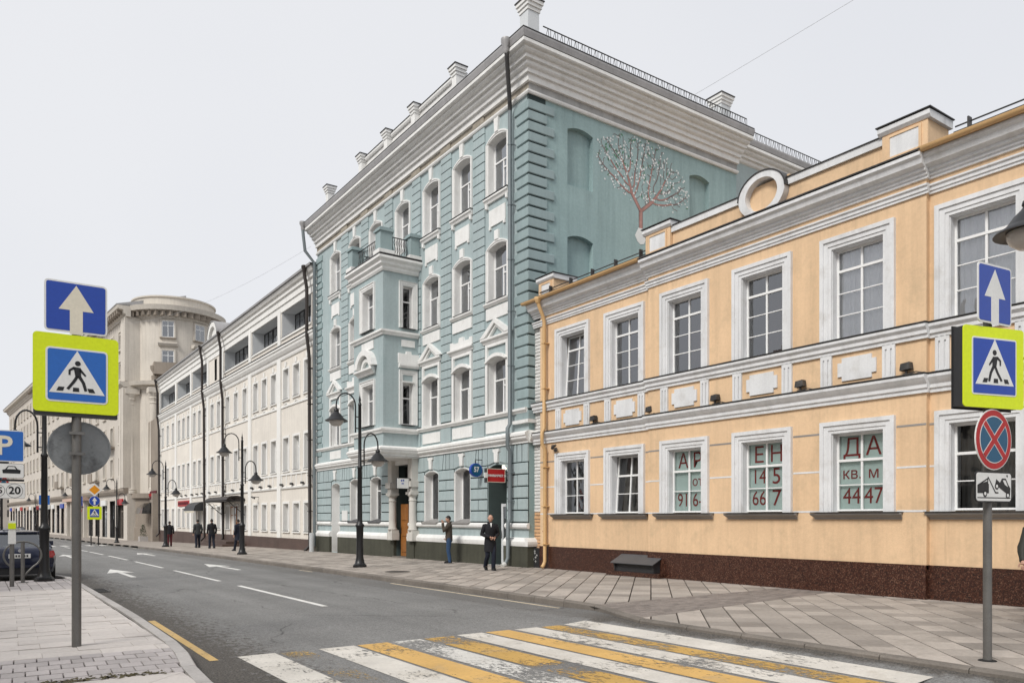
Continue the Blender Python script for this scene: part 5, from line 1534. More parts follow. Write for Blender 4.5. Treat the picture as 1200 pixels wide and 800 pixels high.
mb.tube([(15.05, 29.3, 3.30), (15.2, 29.3, 3.26), (15.42, 29.3, 3.34)], 0.02, 5).tube([(15.05, 29.3, 2.9), (15.2, 29.3, 2.94), (15.42, 29.3, 2.86)], 0.02, 5)
mb.build('scroll', 'iron_black', ws)
FW_ = Fr((0, 29.293), (1, 0), (0, -1))
MB().fbox(FW_, 14.68, 14.74, 0.0, 0.003, 3.17, 3.24).fbox(FW_, 14.77, 14.83, 0.0, 0.003, 3.18, 3.25).fbox(FW_, 14.71, 14.81, 0.0, 0.003, 3.06, 3.10).build('printed_mark', 'sign_blue', ws)
hn = thing('house_number_sign', 'round dark blue house number sign on the blue house', 'sign', (15.2, 24.15, 3.3))
def disc(cx, cz, r, y0, y1, n=28):
    F0 = Fr((0, 0), (1, 0), (0, 1))
    return MB().fprism(F0, [(cx + r * math.cos(2 * math.pi * k / n), cz + r * math.sin(2 * math.pi * k / n)) for k in range(n)], y0, y1)
disc(15.16, 3.40, 0.25, 24.1, 24.22).build('drum', 'sign_blue', hn)
disc(15.16, 3.40, 0.215, 24.092, 24.099).build('face', 'sign_teal', hn)
F57 = Fr((0, 24.09), (1, 0), (0, -1))
text_mesh('57', 0.26, 'lettering', 'sign_white', 0.001, 0.008, 'CENTER', hn, F57, 15.15, 0.003, 3.41, 0.85)
MB().tube([(15.16, 24.16, 3.65), (15.16, 24.16, 3.78), (15.44, 24.16, 3.78)], 0.015, 6).build('bracket', 'iron_black', hn)
pq = tag(MB().fbox(FBL, 36.75, 37.45, 0.056, 0.085, 1.50, 2.02).build('wall_plaque', 'sign_white'), 'small white plaque on the rusticated wall of the blue house', 'plaque')
pc = tag(MB().lathe([(0.0, 0), (0.13, 0.0), (0.13, 1.02), (0.0, 1.02)], (14.95, 40.5, gz(40.5)), 12).build('ash_bin', 'loggia_grey', anchor=(14.95, 40.5, gz(40.5))), 'slim pale metal bin at the far corner of the blue house', 'bin')

# ------------------------------------------------------------------ long white house with roof loggias
wb = thing('white_house', 'long four-storey cream and white house with roof loggias and dark downpipes', 'house', (15.6, 63, -0.3))
FW = Fr((15.60, 0), (0, 1), (-1, 0))
W0, W1 = 41.25, 85.7
PIL = [47.75, 54.0, 61.2, 65.7, 71.7, 77.9]
BAY = [W0 + 0.45] + PIL + [W1]
wins = []
for i in range(7):
    a, b = BAY[i] + 0.25, BAY[i + 1] - 0.25
    n = 2 if i == 3 else 3
    for k in range(n):
        wins.append((a + (b - a) * (k + 0.5) / n, i))
WH = 0.50
LV = [(0.86, 2.52), (4.52, 6.52), (8.88, 10.72)]
holes = [[(c - WH, z0), (c + WH, z0), (c + WH, z1), (c - WH, z1)] for c, i in wins for z0, z1 in LV]
# door openings under the two canopies
LOG = [(BAY[i] + 0.35, BAY[i + 1] - 0.35) for i in (0, 1, 2, 4, 5, 6)]
LOG[0] = (42.35, LOG[0][1])
for a, b in LOG:
    holes.append([(a, 12.72), (b, 12.72), (b, 14.30), (a, 14.30)])
holes.append([(63.1, 12.5), (63.8, 12.5), (63.8, 14.2), (63.1, 14.2)])
MB().sheet(FW, W0, W1, -0.9, 15.2, holes).build('wall', 'cream_stucco', wb, raw=True)
MB().box(27, 27.3, W0, W1, -0.9, 15.3).box(15.7, 27, W1 - 0.3, W1 - 0.003, -0.9, 15.3).box(15.61, 27, W0, W0 + 0.2, -0.9, 15.3).box(15.65, 27, W0, W1, 14.9, 15.2).box(15.65, 27, W0, W1, 11.6, 12.1).box(15.9, 27, W0, W1, 7.3, 7.6).box(15.9, 27, W0, W1, 3.2, 3.5).build('rear_wall', 'offwhite', wb)
MB().box(16.9, 17.0, W0 + 0.2, W1 - 0.3, -0.8, 11.5).build('interior_wall', 'interior', wb)
src = {}
for c, i in wins:
    for fl_, (z0, z1) in enumerate(LV):
        if fl_ in src:
            s_, t_, c0 = src[fl_]
            vary(clone(s_, wb, (0, c - c0, 0)), ['curtain', 'curtain_grey', None, None, 'interior_brown']); clone(t_, wb, (0, c - c0, 0))
        else:
            s_ = sash(FW, wb, c - WH + 0.01, c + WH - 0.01, z0 + 0.01, z1 - 0.01, -0.24, [], [0.72], 0.06, 0.05, None, None, 'glass')
            curtain(FW, c - WH, c + WH, -0.55, z0, z1, s_, 'curtain', 10)
            pa = lambda d: [(c - WH - d, z0 - 0.02), (c - WH - d, z1 + d), (c + WH + d, z1 + d), (c + WH + d, z0 - 0.02)]
            mb = MB().ring(FW, pa(-0.012), pa(0.13), -0.005, 0.045).ring(FW, pa(-0.012), pa(0.002), -0.30, 0.0)
            mb.fbox(FW, c - WH - 0.16, c + WH + 0.16, -0.3, 0.09, z0 - 0.10, z0 - 0.02)
            if fl_ == 2:
                mb.fprism(FW, [(c - 0.10, z1 + 0.13), (c + 0.10, z1 + 0.13), (c + 0.14, z1 + 0.42), (c - 0.14, z1 + 0.42)], -0.005, 0.08)
                mb.ring(FW, arch(c - 0.42, c + 0.42, z0 - 0.48, z0 - 0.42, 0.14)[1:-1], arch(c - 0.5, c + 0.5, z0 - 0.48, z0 - 0.42, 0.20)[1:-1], -0.005, 0.05)
            t_ = mb.build('casing', 'offwhite', wb, FW.p(c, 0, z0))
            MB().fbox(FW, c - WH, c + WH, -0.29, 0.10, z0 - 0.018, z0 + 0.005).build('sill_flashing', 'flashing', t_)
            src[fl_] = (s_, t_, c)
# lesenes, bands, plinth
for u in [W0 + 0.22] + PIL + [W1 - 0.25]:
    hw = 0.33 if u not in (W0 + 0.22,) else 0.22
    MB().fbox(FW, u - hw, u + hw, -0.01, 0.11, 0.42, 11.5).build('lesene', 'offwhite', wb)
    MB().fbox(FW, u - 0.26, u + 0.26, -0.01, 0.09, 12.1, 14.5).build('lesene', 'offwhite', wb)
for a, b in zip(BAY, BAY[1:]):
    MB().fbox(FW, a + 0.33, b - 0.33, -0.01, 0.06, 8.40, 8.52).build('band', 'offwhite', wb)
    MB().mould(FW, [(-0.01, 3.42), (0.08, 3.42), (0.10, 3.52), (0.05, 3.56), (-0.01, 3.57)], a + 0.33, b - 0.33).build('band', 'offwhite', wb)
    MB().fbox(FW, a + 0.33, b - 0.33, -0.01, 0.06, 4.24, 4.36).build('band', 'offwhite', wb)
    n = 6
    for k in range(n + 1):
        u = a + 0.40 + (b - a - 0.8) * k / n
        MB().fbox(FW, u - 0.06, u + 0.06, -0.01, 0.045, 3.58, 4.23).build('frieze_stub', 'offwhite', wb)
MB().mould(FW, [(-0.01, 11.35), (0.06, 11.35), (0.10, 11.45), (0.10, 11.55), (0.18, 11.62), (0.28, 11.78), (0.30, 11.90), (0.36, 11.95), (0.36, 12.05), (-0.01, 12.10)], W0, W1).build('cornice', 'offwhite', wb)
MB().fbox(FW, W0, W1, -0.01, 0.38, 12.102, 12.125).build('flashing', 'flashing', wb)
for a, b in LOG:
    MB().fbox(FW, a - 0.05, b + 0.05, -0.16, 0.07, 12.60, 12.72).build('loggia_parapet', 'offwhite', wb)
    MB().fbox(FW, a - 0.05, b + 0.05, -0.16, 0.08, 12.722, 12.74).build('flashing', 'flashing', wb)
    r_ = MB().fbox(FW, a, a + 0.05, -0.86, -0.02, 12.4, 14.4).fbox(FW, b - 0.05, b, -0.86, -0.02, 12.4, 14.4).fbox(FW, a, b, -0.9, -0.02, 14.30, 14.34).fbox(FW, a, b, -0.9, -0.02, 12.3, 12.42).build('loggia_lining', 'loggia_grey', wb)
    n = 3
    for k in range(n):
        x0, x1 = a + (b - a) * k / n, a + (b - a) * (k + 1) / n
        sash(FW, wb, x0 + 0.03, x1 - 0.03, 12.42, 14.30, -0.80, [0.5], [], 0.06, 0.05, None, None, 'glass', 'box_dark', 'loggia_window')
    MB().fbox(FW, a, b, -1.6, -1.5, 12.4, 14.3).build('interior_wall', 'interior', wb)
# top fascia in three steps, eave
MB().mould(FW, [(-0.3, 14.32), (0.05, 14.32), (0.05, 14.70), (0.12, 14.72), (0.12, 15.05), (0.22, 15.10), (0.22, 15.32), (0.34, 15.36), (0.42, 15.50), (0.42, 15.56), (-0.3, 15.6)], W0, W1).build('eave_fascia', 'offwhite', wb)
MB().mould(FW, [(0.50, 15.562), (0.50, 15.66), (-5, 17.2), (-5, 15.7)], W0 - 0.1, W1 + 0.3).build('roof', 'roof_metal', wb)
MB().mould(FW, [(0.42, 15.561), (0.52, 15.57), (0.54, 15.68), (0.46, 15.68)], W0 - 0.1, W1 + 0.3).build('gutter', 'zinc', wb)
MB().ring(FW, arch(62.3, 64.6, 15.5, 15.7, 1.0)[1:-1], arch(61.9, 65.0, 15.5, 15.7, 1.35)[1:-1], -2.2, 0.30).fprism(FW, arch(62.3, 64.6, 15.55, 15.7, 1.0), -2.2, 0.1).build('dormer', 'offwhite', wb)
MB().ring(FW, arch(61.85, 65.05, 15.5, 15.7, 1.40)[1:-1], arch(61.8, 65.1, 15.5, 15.7, 1.45)[1:-1], -3.0, 0.35).build('dormer_roof', 'zinc', wb)
for a, b in [(W0, 47.75), (47.75, 54), (54, 61.2), (61.2, 65.7), (65.7, 71.7), (71.7, 77.9), (77.9, W1)]:
    MB().fbox(FW, a + 0.006, b - 0.006, -0.2, 0.13, -0.95, 0.42).build('plinth_slab', 'brown_plinth', wb)
for u, dz in ((42.0, 0), (60.5, 0), (66.3, 0), (85.2, 0)):
    w = 0.20
    MB().tube([FW.p(u, 0.52, 15.5), FW.p(u, 0.52, 15.2), FW.p(u, 0.42, 14.7), FW.p(u, 0.38, 14.4), FW.p(u, 0.38, 11.8), FW.p(u, 0.30, 11.2), FW.p(u, 0.24, 10.6), FW.p(u, w, 0.1), FW.p(u, 0.50, -0.2)], 0.095, 10).build('downpipe', 'pipe_brown', wb, smooth=50)
    hopper(15.6 - 0.52, u, 15.55, 'pipe_brown', wb)
    for z in (10, 8, 6, 4, 2):
        MB().fbox(FW, u - 0.13, u + 0.13, 0, 0.31, z, z + 0.04).build('pipe_bracket', 'pipe_brown', wb)
# little floodlights in the band
fs = None
k = 0
for c, i in wins:
    if c > 78: continue
    p = FW.p(c + 0.55, 0.10, 3.58)
    if fs is None:
        fs = thing('floodlight', 'small dark spotlight on the band above the ground floor of the white house', 'floodlight', p, 'spotlights along the white house')
        MB().fbox(FW, c + 0.42, c + 0.66, 0.07, 0.22, 3.62, 3.74).build('lamp_head', 'flashing', fs)
        MB().fbox(FW, c + 0.52, c + 0.57, 0.05, 0.12, 3.575, 3.62).build('bracket', 'flashing', fs)
    else:
        clone_thing(fs, p)
# shop name board, canopies over the doors
nb_ = thing('name_board', 'dark red lettering board above the ground-floor windows of the white house', 'sign', FW.p(74.5, 0.1, 2.75))
MB().fbox(FW, 72.2, 76.9, 0.02, 0.10, 2.72, 3.22).build('board', 'sign_red', nb_)
mb = MB()
for k in range(9):
    mb.fbox(FW, 72.6 + k * 0.47, 72.9 + k * 0.47, 0.10, 0.13, 2.85, 3.1)
mb.build('raised_letters', 'trousers_maroon', nb_)
def canopy(label, u0, u1, z, depth):
    o = thing('door_canopy', label, 'canopy', FW.p((u0 + u1) / 2, 0, z))
    prof = [(0.0, z + 0.05)]
    n = 8
    for k in range(n + 1):
        t = math.pi * k / n
        prof.append((depth / 2 - depth / 2 * math.cos(t), z + 0.05 + 0.32 * math.sin(t)))
    prof2 = [(w, zz - 0.05) for w, zz in prof[::-1]]
    MB().mould(FW, prof + prof2, u0, u1).build('roof', 'pipe_brown', o)
    for u in (u0 + 0.1, u1 - 0.1):
        mb = MB().tube([FW.p(u, 0.02, z - 1.0), FW.p(u, 0.5, z - 0.6), FW.p(u, depth - 0.1, z)], 0.03, 6).tube([FW.p(u, 0.02, z), FW.p(u, depth, z)], 0.03, 6)
        for k in range(4):
            cx, cz = 0.25 + k * 0.28, z - 0.45 + k * 0.12
            mb.tube([FW.p(u, cx + 0.13 * math.cos(t * 0.8), cz + 0.13 * math.sin(t * 0.8)) for t in range(8)], 0.014, 4)
        mb.build('scroll_bracket', 'iron_black', o)
    MB().fbox(FW, u0, u1, depth - 0.03, depth, z - 0.06, z + 0.05).build('valance', 'pipe_brown', o)
    return o
canopy('arched dark metal canopy over a door of the white house beside the lamp post', 55.3, 61.4, 2.85, 1.3)
c2 = thing('shop_awning', 'black box awning over a door of the white house', 'awning', FW.p(68.2, 0, 2.2))
MB().fprism(Fr((0, 0), (1, 0), (0, 1)), [(15.5, 3.0), (15.1, 2.92), (14.75, 2.65), (14.62, 2.25), (15.5, 2.25)], 66.6, 70.2).build('hood', 'box_dark', c2)
for k in range(7):
    MB().fbox(FW, 66.65 + k * 0.5, 67.0 + k * 0.5, 0.93, 0.97, 2.08, 2.24).build('valance_flap', 'sign_cream', c2)
st = MB().fbox(FW, 55.2, 61.6, 0.135, 1.35, -0.6, 0.02).fbox(FW, 54.6, 62.2, 0.135, 1.75, -0.6, -0.16).build('door_steps', 'brown_plinth', wb)
for u in (58.3,):
    d_ = sash(FW, wb, u - 0.75, u + 0.75, 0.05, 2.5, 0.02, [0.5], [0.75], 0.1, 0.06, None, None, 'glass_dull', 'orange_wood', 'door')
for u in (52.2, 57.0):
    cm = thing('security_camera', 'black security camera on the white house wall ' + ('between two ground-floor windows' if u < 54 else 'beside the arched canopy'), 'camera', FW.p(u, 0.1, 3.0), 'cameras on the white house')
    MB().fbox(FW, u - 0.03, u + 0.03, 0, 0.35, 3.02, 3.06).build('arm', 'flashing', cm)
    MB().tube([FW.p(u - 0.25, 0.35, 2.95), FW.p(u + 0.2, 0.4, 3.05)], 0.06, 8).build('camera_body', 'flashing', cm)

# ------------------------------------------------------------------ round corner tower and its long wing
tb = thing('tower_house', 'tall beige stone block with a round corner tower, balconies and giant columns', 'building', (18.6, 94.2, -0.8))
TC = (18.6, 94.2)
TR = 4.4
def ring_prof(prof, name, m, n=56, parent=tb):
    return MB().lathe(prof, (TC[0], TC[1], 0), n).build(name, m, parent, smooth=35)
ring_prof([(TR, 4.0), (TR, 23.4), (0.1, 23.4)], 'drum_wall', 'beige_stone')
ring_prof([(TR + 0.55, -1.5), (TR + 0.55, 0.6), (TR + 0.45, 0.65), (TR + 0.45, 3.7), (TR + 0.8, 3.8), (TR + 0.8, 4.3), (TR, 4.35)], 'drum_base', 'beige_base')
ring_prof([(TR, 23.2), (TR + 0.15, 23.25), (TR + 0.15, 23.4), (TR + 0.35, 23.5), (TR + 0.4, 23.95), (TR + 1.0, 24.0), (TR + 1.1, 24.35), (TR + 1.15, 24.5), (TR - 0.1, 24.6)], 'crown_cornice', 'beige_stone')
ring_prof([(TR - 0.1, 24.55), (TR - 0.1, 25.55), (TR + 0.05, 25.6), (TR + 0.05, 25.75), (0.1, 25.9)], 'attic_drum', 'beige_stone')
co_ = None
for k in range(44):
    a = 2 * math.pi * k / 44
    if math.cos(a - rad(228)) < -0.2: continue
    x, y = TC[0] + (TR + 0.62) * math.cos(a), TC[1] + (TR + 0.62) * math.sin(a)
    if co_ is None:
        co_ = MB().box(x - 0.28, x + 0.28, y - 0.12, y + 0.12, 23.42, 23.97).build('cornice_block', 'beige_base', tb, (x, y, 23.5)); a00 = a
    else:
        c = co_.copy(); COL.objects.link(c); c.parent = tb
        c.location = Vector((x, y, 23.5)) - ANCH[tb.name]; c.rotation_euler = (0, 0, a - a00)
ring_prof([(TR, 15.6), (TR + 0.3, 15.65), (TR + 0.3, 15.85), (TR + 0.95, 15.95), (TR + 1.05, 16.2), (TR + 1.1, 16.35), (TR, 16.5)], 'belt_cornice', 'beige_stone')
def on_drum(a, r=TR):
    return TC[0] + r * math.cos(a), TC[1] + r * math.sin(a)
def drum_window(a, z0, z1, hw=0.62, lintel=False, balc=False):
    x, y = on_drum(a)
    F = Fr((x, y), (-math.sin(a), math.cos(a)), (math.cos(a), math.sin(a)))
    o = sash(F, tb, -hw, hw, z0, z1, 0.06, [0.5], [0.72], 0.08, 0.05, None, None, 'glass_sky')
    MB().ring(F, [(-hw, z0), (-hw, z1), (hw, z1), (hw, z0)], [(-hw - 0.14, z0), (-hw - 0.14, z1 + 0.12), (hw + 0.14, z1 + 0.12), (hw + 0.14, z0)], -0.2, 0.12).build('casing', 'beige_stone', tb)
    MB().fbox(F, -hw - 0.1, hw + 0.1, -0.2, 0.02, z0, z1).build('interior_wall', 'interior', tb)
    MB().fbox(F, -hw - 0.2, hw + 0.2, -0.1, 0.22, z0 - 0.14, z0).build('window_sill', 'beige_base', tb)
    if lintel:
        MB().mould(F, [(-0.2, z1 + 0.45), (0.2, z1 + 0.45), (0.42, z1 + 0.7), (0.42, z1 + 0.82), (-0.2, z1 + 0.85)], -hw - 0.35, hw + 0.35).build('lintel', 'beige_stone', tb)
    if balc:
        MB().fbox(F, -1.35, 1.35, -0.2, 1.0, z0 - 0.85, z0 - 0.65).fprism(Fr((x, y), (math.cos(a), math.sin(a)), (-math.sin(a), math.cos(a))), [(0, z0 - 1.6), (0.8, z0 - 0.85), (0, z0 - 0.85)], -0.3, 0.3).build('balcony_slab', 'beige_base', tb)
        MB().fbox(F, -1.25, 1.25, 0.86, 0.94, z0 - 0.64, z0 + 0.45).fbox(F, -1.25, -1.17, -0.1, 0.86, z0 - 0.64, z0 + 0.45).fbox(F, 1.17, 1.25, -0.1, 0.86, z0 - 0.64, z0 + 0.45).build('balcony_front', 'beige_base', tb)
A1, A2 = rad(251), rad(295)
drum_window(A1, 21.2, 23.0)
drum_window(A2, 21.2, 23.0)
drum_window(A1, 17.9, 19.8, 0.62, True, True)
drum_window(A2, 17.9, 19.8, 0.62, True, True)
for z in (6.2, 9.6, 12.8):
    drum_window(rad(262), z, z + 2.0, 0.6, False, True)
# giant columns with urns
for a in (rad(236), rad(282), rad(200)):
    x, y = on_drum(a, TR + 0.55)
    MB().lathe([(0.62, 4.3), (0.62, 4.55), (0.56, 4.6), (0.60, 4.75), (0.50, 4.9), (0.50, 9), (0.44, 13.9), (0.52, 13.95), (0.46, 14.05)], (x, y, 0), 18).build('column', 'beige_stone', tb, smooth=35)
    MB().lathe([(0.46, 14.05), (0.52, 14.3), (0.62, 14.5), (0.55, 14.6), (0.72, 14.95), (0.78, 15.05)], (x, y, 0), 10).box(x - 0.7, x + 0.7, y - 0.7, y + 0.7, 15.05, 15.6).build('capital', 'beige_stone', tb)
    MB().lathe([(0.30, 16.4), (0.34, 16.9), (0.14, 17.0), (0.16, 17.15), (0.42, 17.6), (0.46, 17.95), (0.36, 18.0), (0.2, 18.1), (0.12, 18.4), (0.0, 18.5)], (x, y, 0), 12).build('urn', 'beige_base', tb, smooth=40)
# link between the tower and the white house: recessed entrance with awning
MB().box(15.4, 26, 85.9, 92, -1.2, 12.0).build('link_wall', 'beige_base', tb)
MB().box(14.9, 15.4, 85.95, 86.5, -1.2, 4.2).build('link_pier', 'beige_base', tb)
MB().fprism(Fr((0, 0), (1, 0), (0, 1)), [(15.4, 3.4), (14.7, 3.2), (14.1, 2.7), (14.0, 2.1), (15.4, 2.1)], 86.6, 90.4).build('door_awning', 'car_black', tb)
MB().box(15.34, 15.39, 87.2, 88.6, -0.8, 1.9).build('door', 'orange_wood', tb)
MB().box(15.3, 15.38, 86.4, 90.6, 3.7, 4.5).build('shop_board', 'trousers_maroon', tb)
mb = MB()
for k in range(6): mb.box(15.27, 15.30, 86.8 + 0.6 * k, 87.15 + 0.6 * k, 3.95, 4.25)
mb.build('raised_letters', 'sign_red', tb)

# the wing follows the bend of the street
wd2 = Vector((-0.0725, 0.9974)).normalized()
FWG = Fr((13.45, 92.0), (wd2.x, wd2.y), (-wd2.y, wd2.x))
WL = 104.0
WZ = [(6.3, 8.3), (9.9, 11.9), (13.3, 15.2), (16.9, 18.7), (20.2, 21.9)]
wc = [3.0 + 4.05 * k for k in range(25)]
wh = []
for c in wc:
    for z0, z1 in WZ:
        wh.append([(c - 0.68, z0), (c + 0.68, z0), (c + 0.68, z1), (c - 0.68, z1)])
    wh.append([(c - 1.35, -0.6), (c + 1.35, -0.6), (c + 1.35, 3.6), (c - 1.35, 3.6)])
MB().sheet(FWG, 0, WL, -1.8, 23.4, wh).build('wing_wall', 'pale_render', tb, raw=True)
MB().fbox(FWG, 0, WL, -14, -13.7, -1.8, 23.4).fbox(FWG, 0.002, 0.3, -13.8, -0.003, -1.8, 23.4).fbox(FWG, WL - 0.3, WL - 0.002, -13.8, -0.003, -1.8, 23.4).fbox(FWG, 0, WL, -13.8, -0.05, 23.0, 23.35).build('wing_shell', 'beige_stone', tb)
MB().fbox(FWG, 0.4, WL - 0.4, -1.6, -1.5, -1.5, 23).build('interior_wall', 'interior', tb)
MB().mould(FWG, [(-0.3, 23.3), (0.15, 23.3), (0.2, 23.5), (0.4, 23.6), (0.45, 23.95), (1.0, 24.05), (1.1, 24.4), (-0.3, 24.6)], -0.3, WL, 0, 0).build('wing_cornice', 'beige_stone', tb)
MB().mould(FWG, [(1.15, 24.402), (1.15, 24.5), (-6, 26.6), (-6, 24.5)], -0.3, WL).build('wing_roof', 'zinc', tb)
u = 0.4
cb = None
while u < 70:
    if cb is None:
        cb = MB().fbox(FWG, u, u + 0.4, 0.1, 0.95, 23.6, 24.03).build('cornice_block', 'beige_base', tb, FWG.p(u, 0, 23.6)); u0_ = u
    else:
        d = u - u0_
        clone(cb, tb, (wd2.x * d, wd2.y * d, 0))
    u += 0.95
MB().mould(FWG, [(-0.1, 4.3), (0.25, 4.3), (0.4, 4.6), (0.4, 4.85), (-0.1, 4.95)], 0, WL).build('wing_band', 'beige_base', tb)
MB().mould(FWG, [(-0.1, 15.75), (0.3, 15.75), (0.7, 16.05), (0.75, 16.3), (-0.1, 16.4)], 0, 12).build('wing_band', 'beige_stone', tb)
for u in (0.45, 1.5):
    MB().fbox(FWG, u - 0.42, u + 0.42, -0.05, 0.42, 4.9, 15.7).build('pilaster', 'beige_stone', tb)
MB().fbox(FWG, -0.02, 1.9, -0.05, 0.25, 16.4, 23.3).build('pilaster', 'beige_stone', tb)
s0 = None
for k, c in enumerate(wc):
    for j, (z0, z1) in enumerate(WZ):
        if s0 is None:
            s0 = sash(FWG, tb, c - 0.66, c + 0.66, z0 + 0.02, z1 + 0.02, -0.22, [0.5], [0.7], 0.08, 0.06, None, None, 'glass')
            t0 = MB().ring(FWG, [(c - 0.66, z0), (c - 0.66, z1), (c + 0.66, z1), (c + 0.66, z0)], [(c - 0.86, z0), (c - 0.86, z1 + 0.18), (c + 0.86, z1 + 0.18), (c + 0.86, z0)], -0.22, 0.10).fbox(FWG, c - 0.9, c + 0.9, -0.2, 0.2, z0 - 0.16, z0).build('casing', 'beige_stone', tb, FWG.p(c, 0, z0))
            cz = (c, z0)
        else:
            d = c - cz[0]
            dv = (wd2.x * d, wd2.y * d, z0 - cz[1])
            clone(s0, tb, dv); clone(t0, tb, dv)
    # shop bay
    s_ = sash(FWG, tb, c - 1.33, c + 1.33, -1.0, 3.58, -0.3, [0.33, 0.67], [0.75], 0.1, 0.08, None, None, 'glass_dull', ('beige_base', 'box_dark', 'pvc')[k % 3], 'shop_window')
    if k % 3 != 1:
        MB().fbox(FWG, c - 1.3, c + 1.3, 0.02, 0.18, 3.1, 3.75).build('shop_board', ('sign_red', 'sign_white', 'sign_white', 'pink_render', 'sign_blue')[k % 5], tb)
    if k in (1, 3, 6, 9):
        z = WZ[k % 3][0]
        MB().fbox(FWG, c - 1.2, c + 1.2, 0.0, 0.9, z - 0.35, z - 0.2).fbox(FWG, c - 1.2, c + 1.2, 0.82, 0.9, z - 0.2, z + 0.7).build('balcony', 'beige_base', tb)
MB().fbox(FWG, 20, 34, 0.02, 0.9, 3.9, 4.3).build('shop_canopy', 'pink_render', tb)
# grand shop portal farther on
for u in (21, 24, 27, 30, 33):
    MB().fbox(FWG, u - 0.25, u + 0.25, 0.02, 0.5, -1.5, 3.9).build('pilaster', 'beige_stone', tb)

# blocks closing the view down the street
def far_block(name, label, x0, x1, y0, y1, h, m, floors, bays):
    o = thing(name, label, 'building', ((x0 + x1) / 2, y0, -1.2))
    F = Fr((0, y0), (1, 0), (0, -1))
    dx = (x1 - x0) / bays; hl = []
    for f in range(floors):
        for b in range(bays):
            cx = x0 + dx * (b + 0.5); z0 = 2.0 + f * (h - 3) / floors
            hl.append([(cx - dx * 0.22, z0), (cx + dx * 0.22, z0), (cx + dx * 0.22, z0 + 2.0), (cx - dx * 0.22, z0 + 2.0)])
    MB().sheet(F, x0, x1, -2, h, hl, 0, 0.3).build('wall', m, o, raw=True)
    MB().box(x0, x1, y1 - 0.3, y1, -2, h).box(x0, x0 + 0.3, y0 + 0.003, y1, -2, h).box(x1 - 0.3, x1, y0 + 0.003, y1, -2, h).box(x0, x1, y0 + 0.02, y1, h - 0.4, h - 0.1).build('shell', m, o)
    MB().fprism(F, [(x0 - 0.6, h - 0.09), (x1 + 0.6, h - 0.09), (x1 - 3, h + 2.4), (x0 + 3, h + 2.4)], -(y1 - y0), 0.6).build('roof', 'roof_metal', o)
    for hh in hl:
        pane(F, hh[0][0], hh[1][0], -0.3, hh[0][1], hh[2][1], o, 'glass', 'window')
    MB().box(x0 + 0.5, x1 - 0.5, y0 + 1.2, y0 + 1.3, -2, h - 1).build('interior_wall', 'interior', o)
far_block('distant_house', 'distant pinkish house closing the view down the street', -14, 5.0, 232, 246, 13, 'pink_render', 4, 6)
far_block('distant_house', 'distant pale house beyond the pinkish one', 4.0, 20, 262, 276, 17, 'pale_render', 5, 6)

# ------------------------------------------------------------------ houses across the street (they stand behind the photographer and show in the window glass)
ob = thing('opposite_house', 'plain pale house across the street, mirrored in the window glass', 'house', (-9, 20, 0))
FOP = Fr((-9.0, 0), (0, 1), (1, 0))
hl = []
for k in range(17):
    for z0 in (1.6, 5.6):
        u = -8 + k * 3.3
        hl.append([(u, z0), (u + 1.3, z0), (u + 1.3, z0 + 2.0), (u, z0 + 2.0)])
MB().sheet(FOP, -12, 48, -0.5, 9.2, hl, 0, 0.25).build('wall', 'opposite_render', ob, raw=True)
MB().box(-20, -19.7, -12, 48, -0.5, 9).box(-20, -9.1, -12, -11.8, -0.5, 9).box(-20, -9.1, 47.8, 48, -0.5, 9).build('shell', 'opposite_render', ob)
MB().box(-10.1, -10, -11.5, 47.5, -0.5, 9).build('interior_wall', 'interior', ob)
MB().fprism(Fr((0, 0), (1, 0), (0, 1)), [(-8.5, 9.2), (-20.4, 9.2), (-14.4, 12.4)], -12.5, 48.5).build('roof', 'interior_brown', ob)
for y in (6, 19, 30):
    MB().box(-12.6, -11.8, y, y + 1.0, 9.8, 13.2).build('chimney', 'opposite_render', ob)

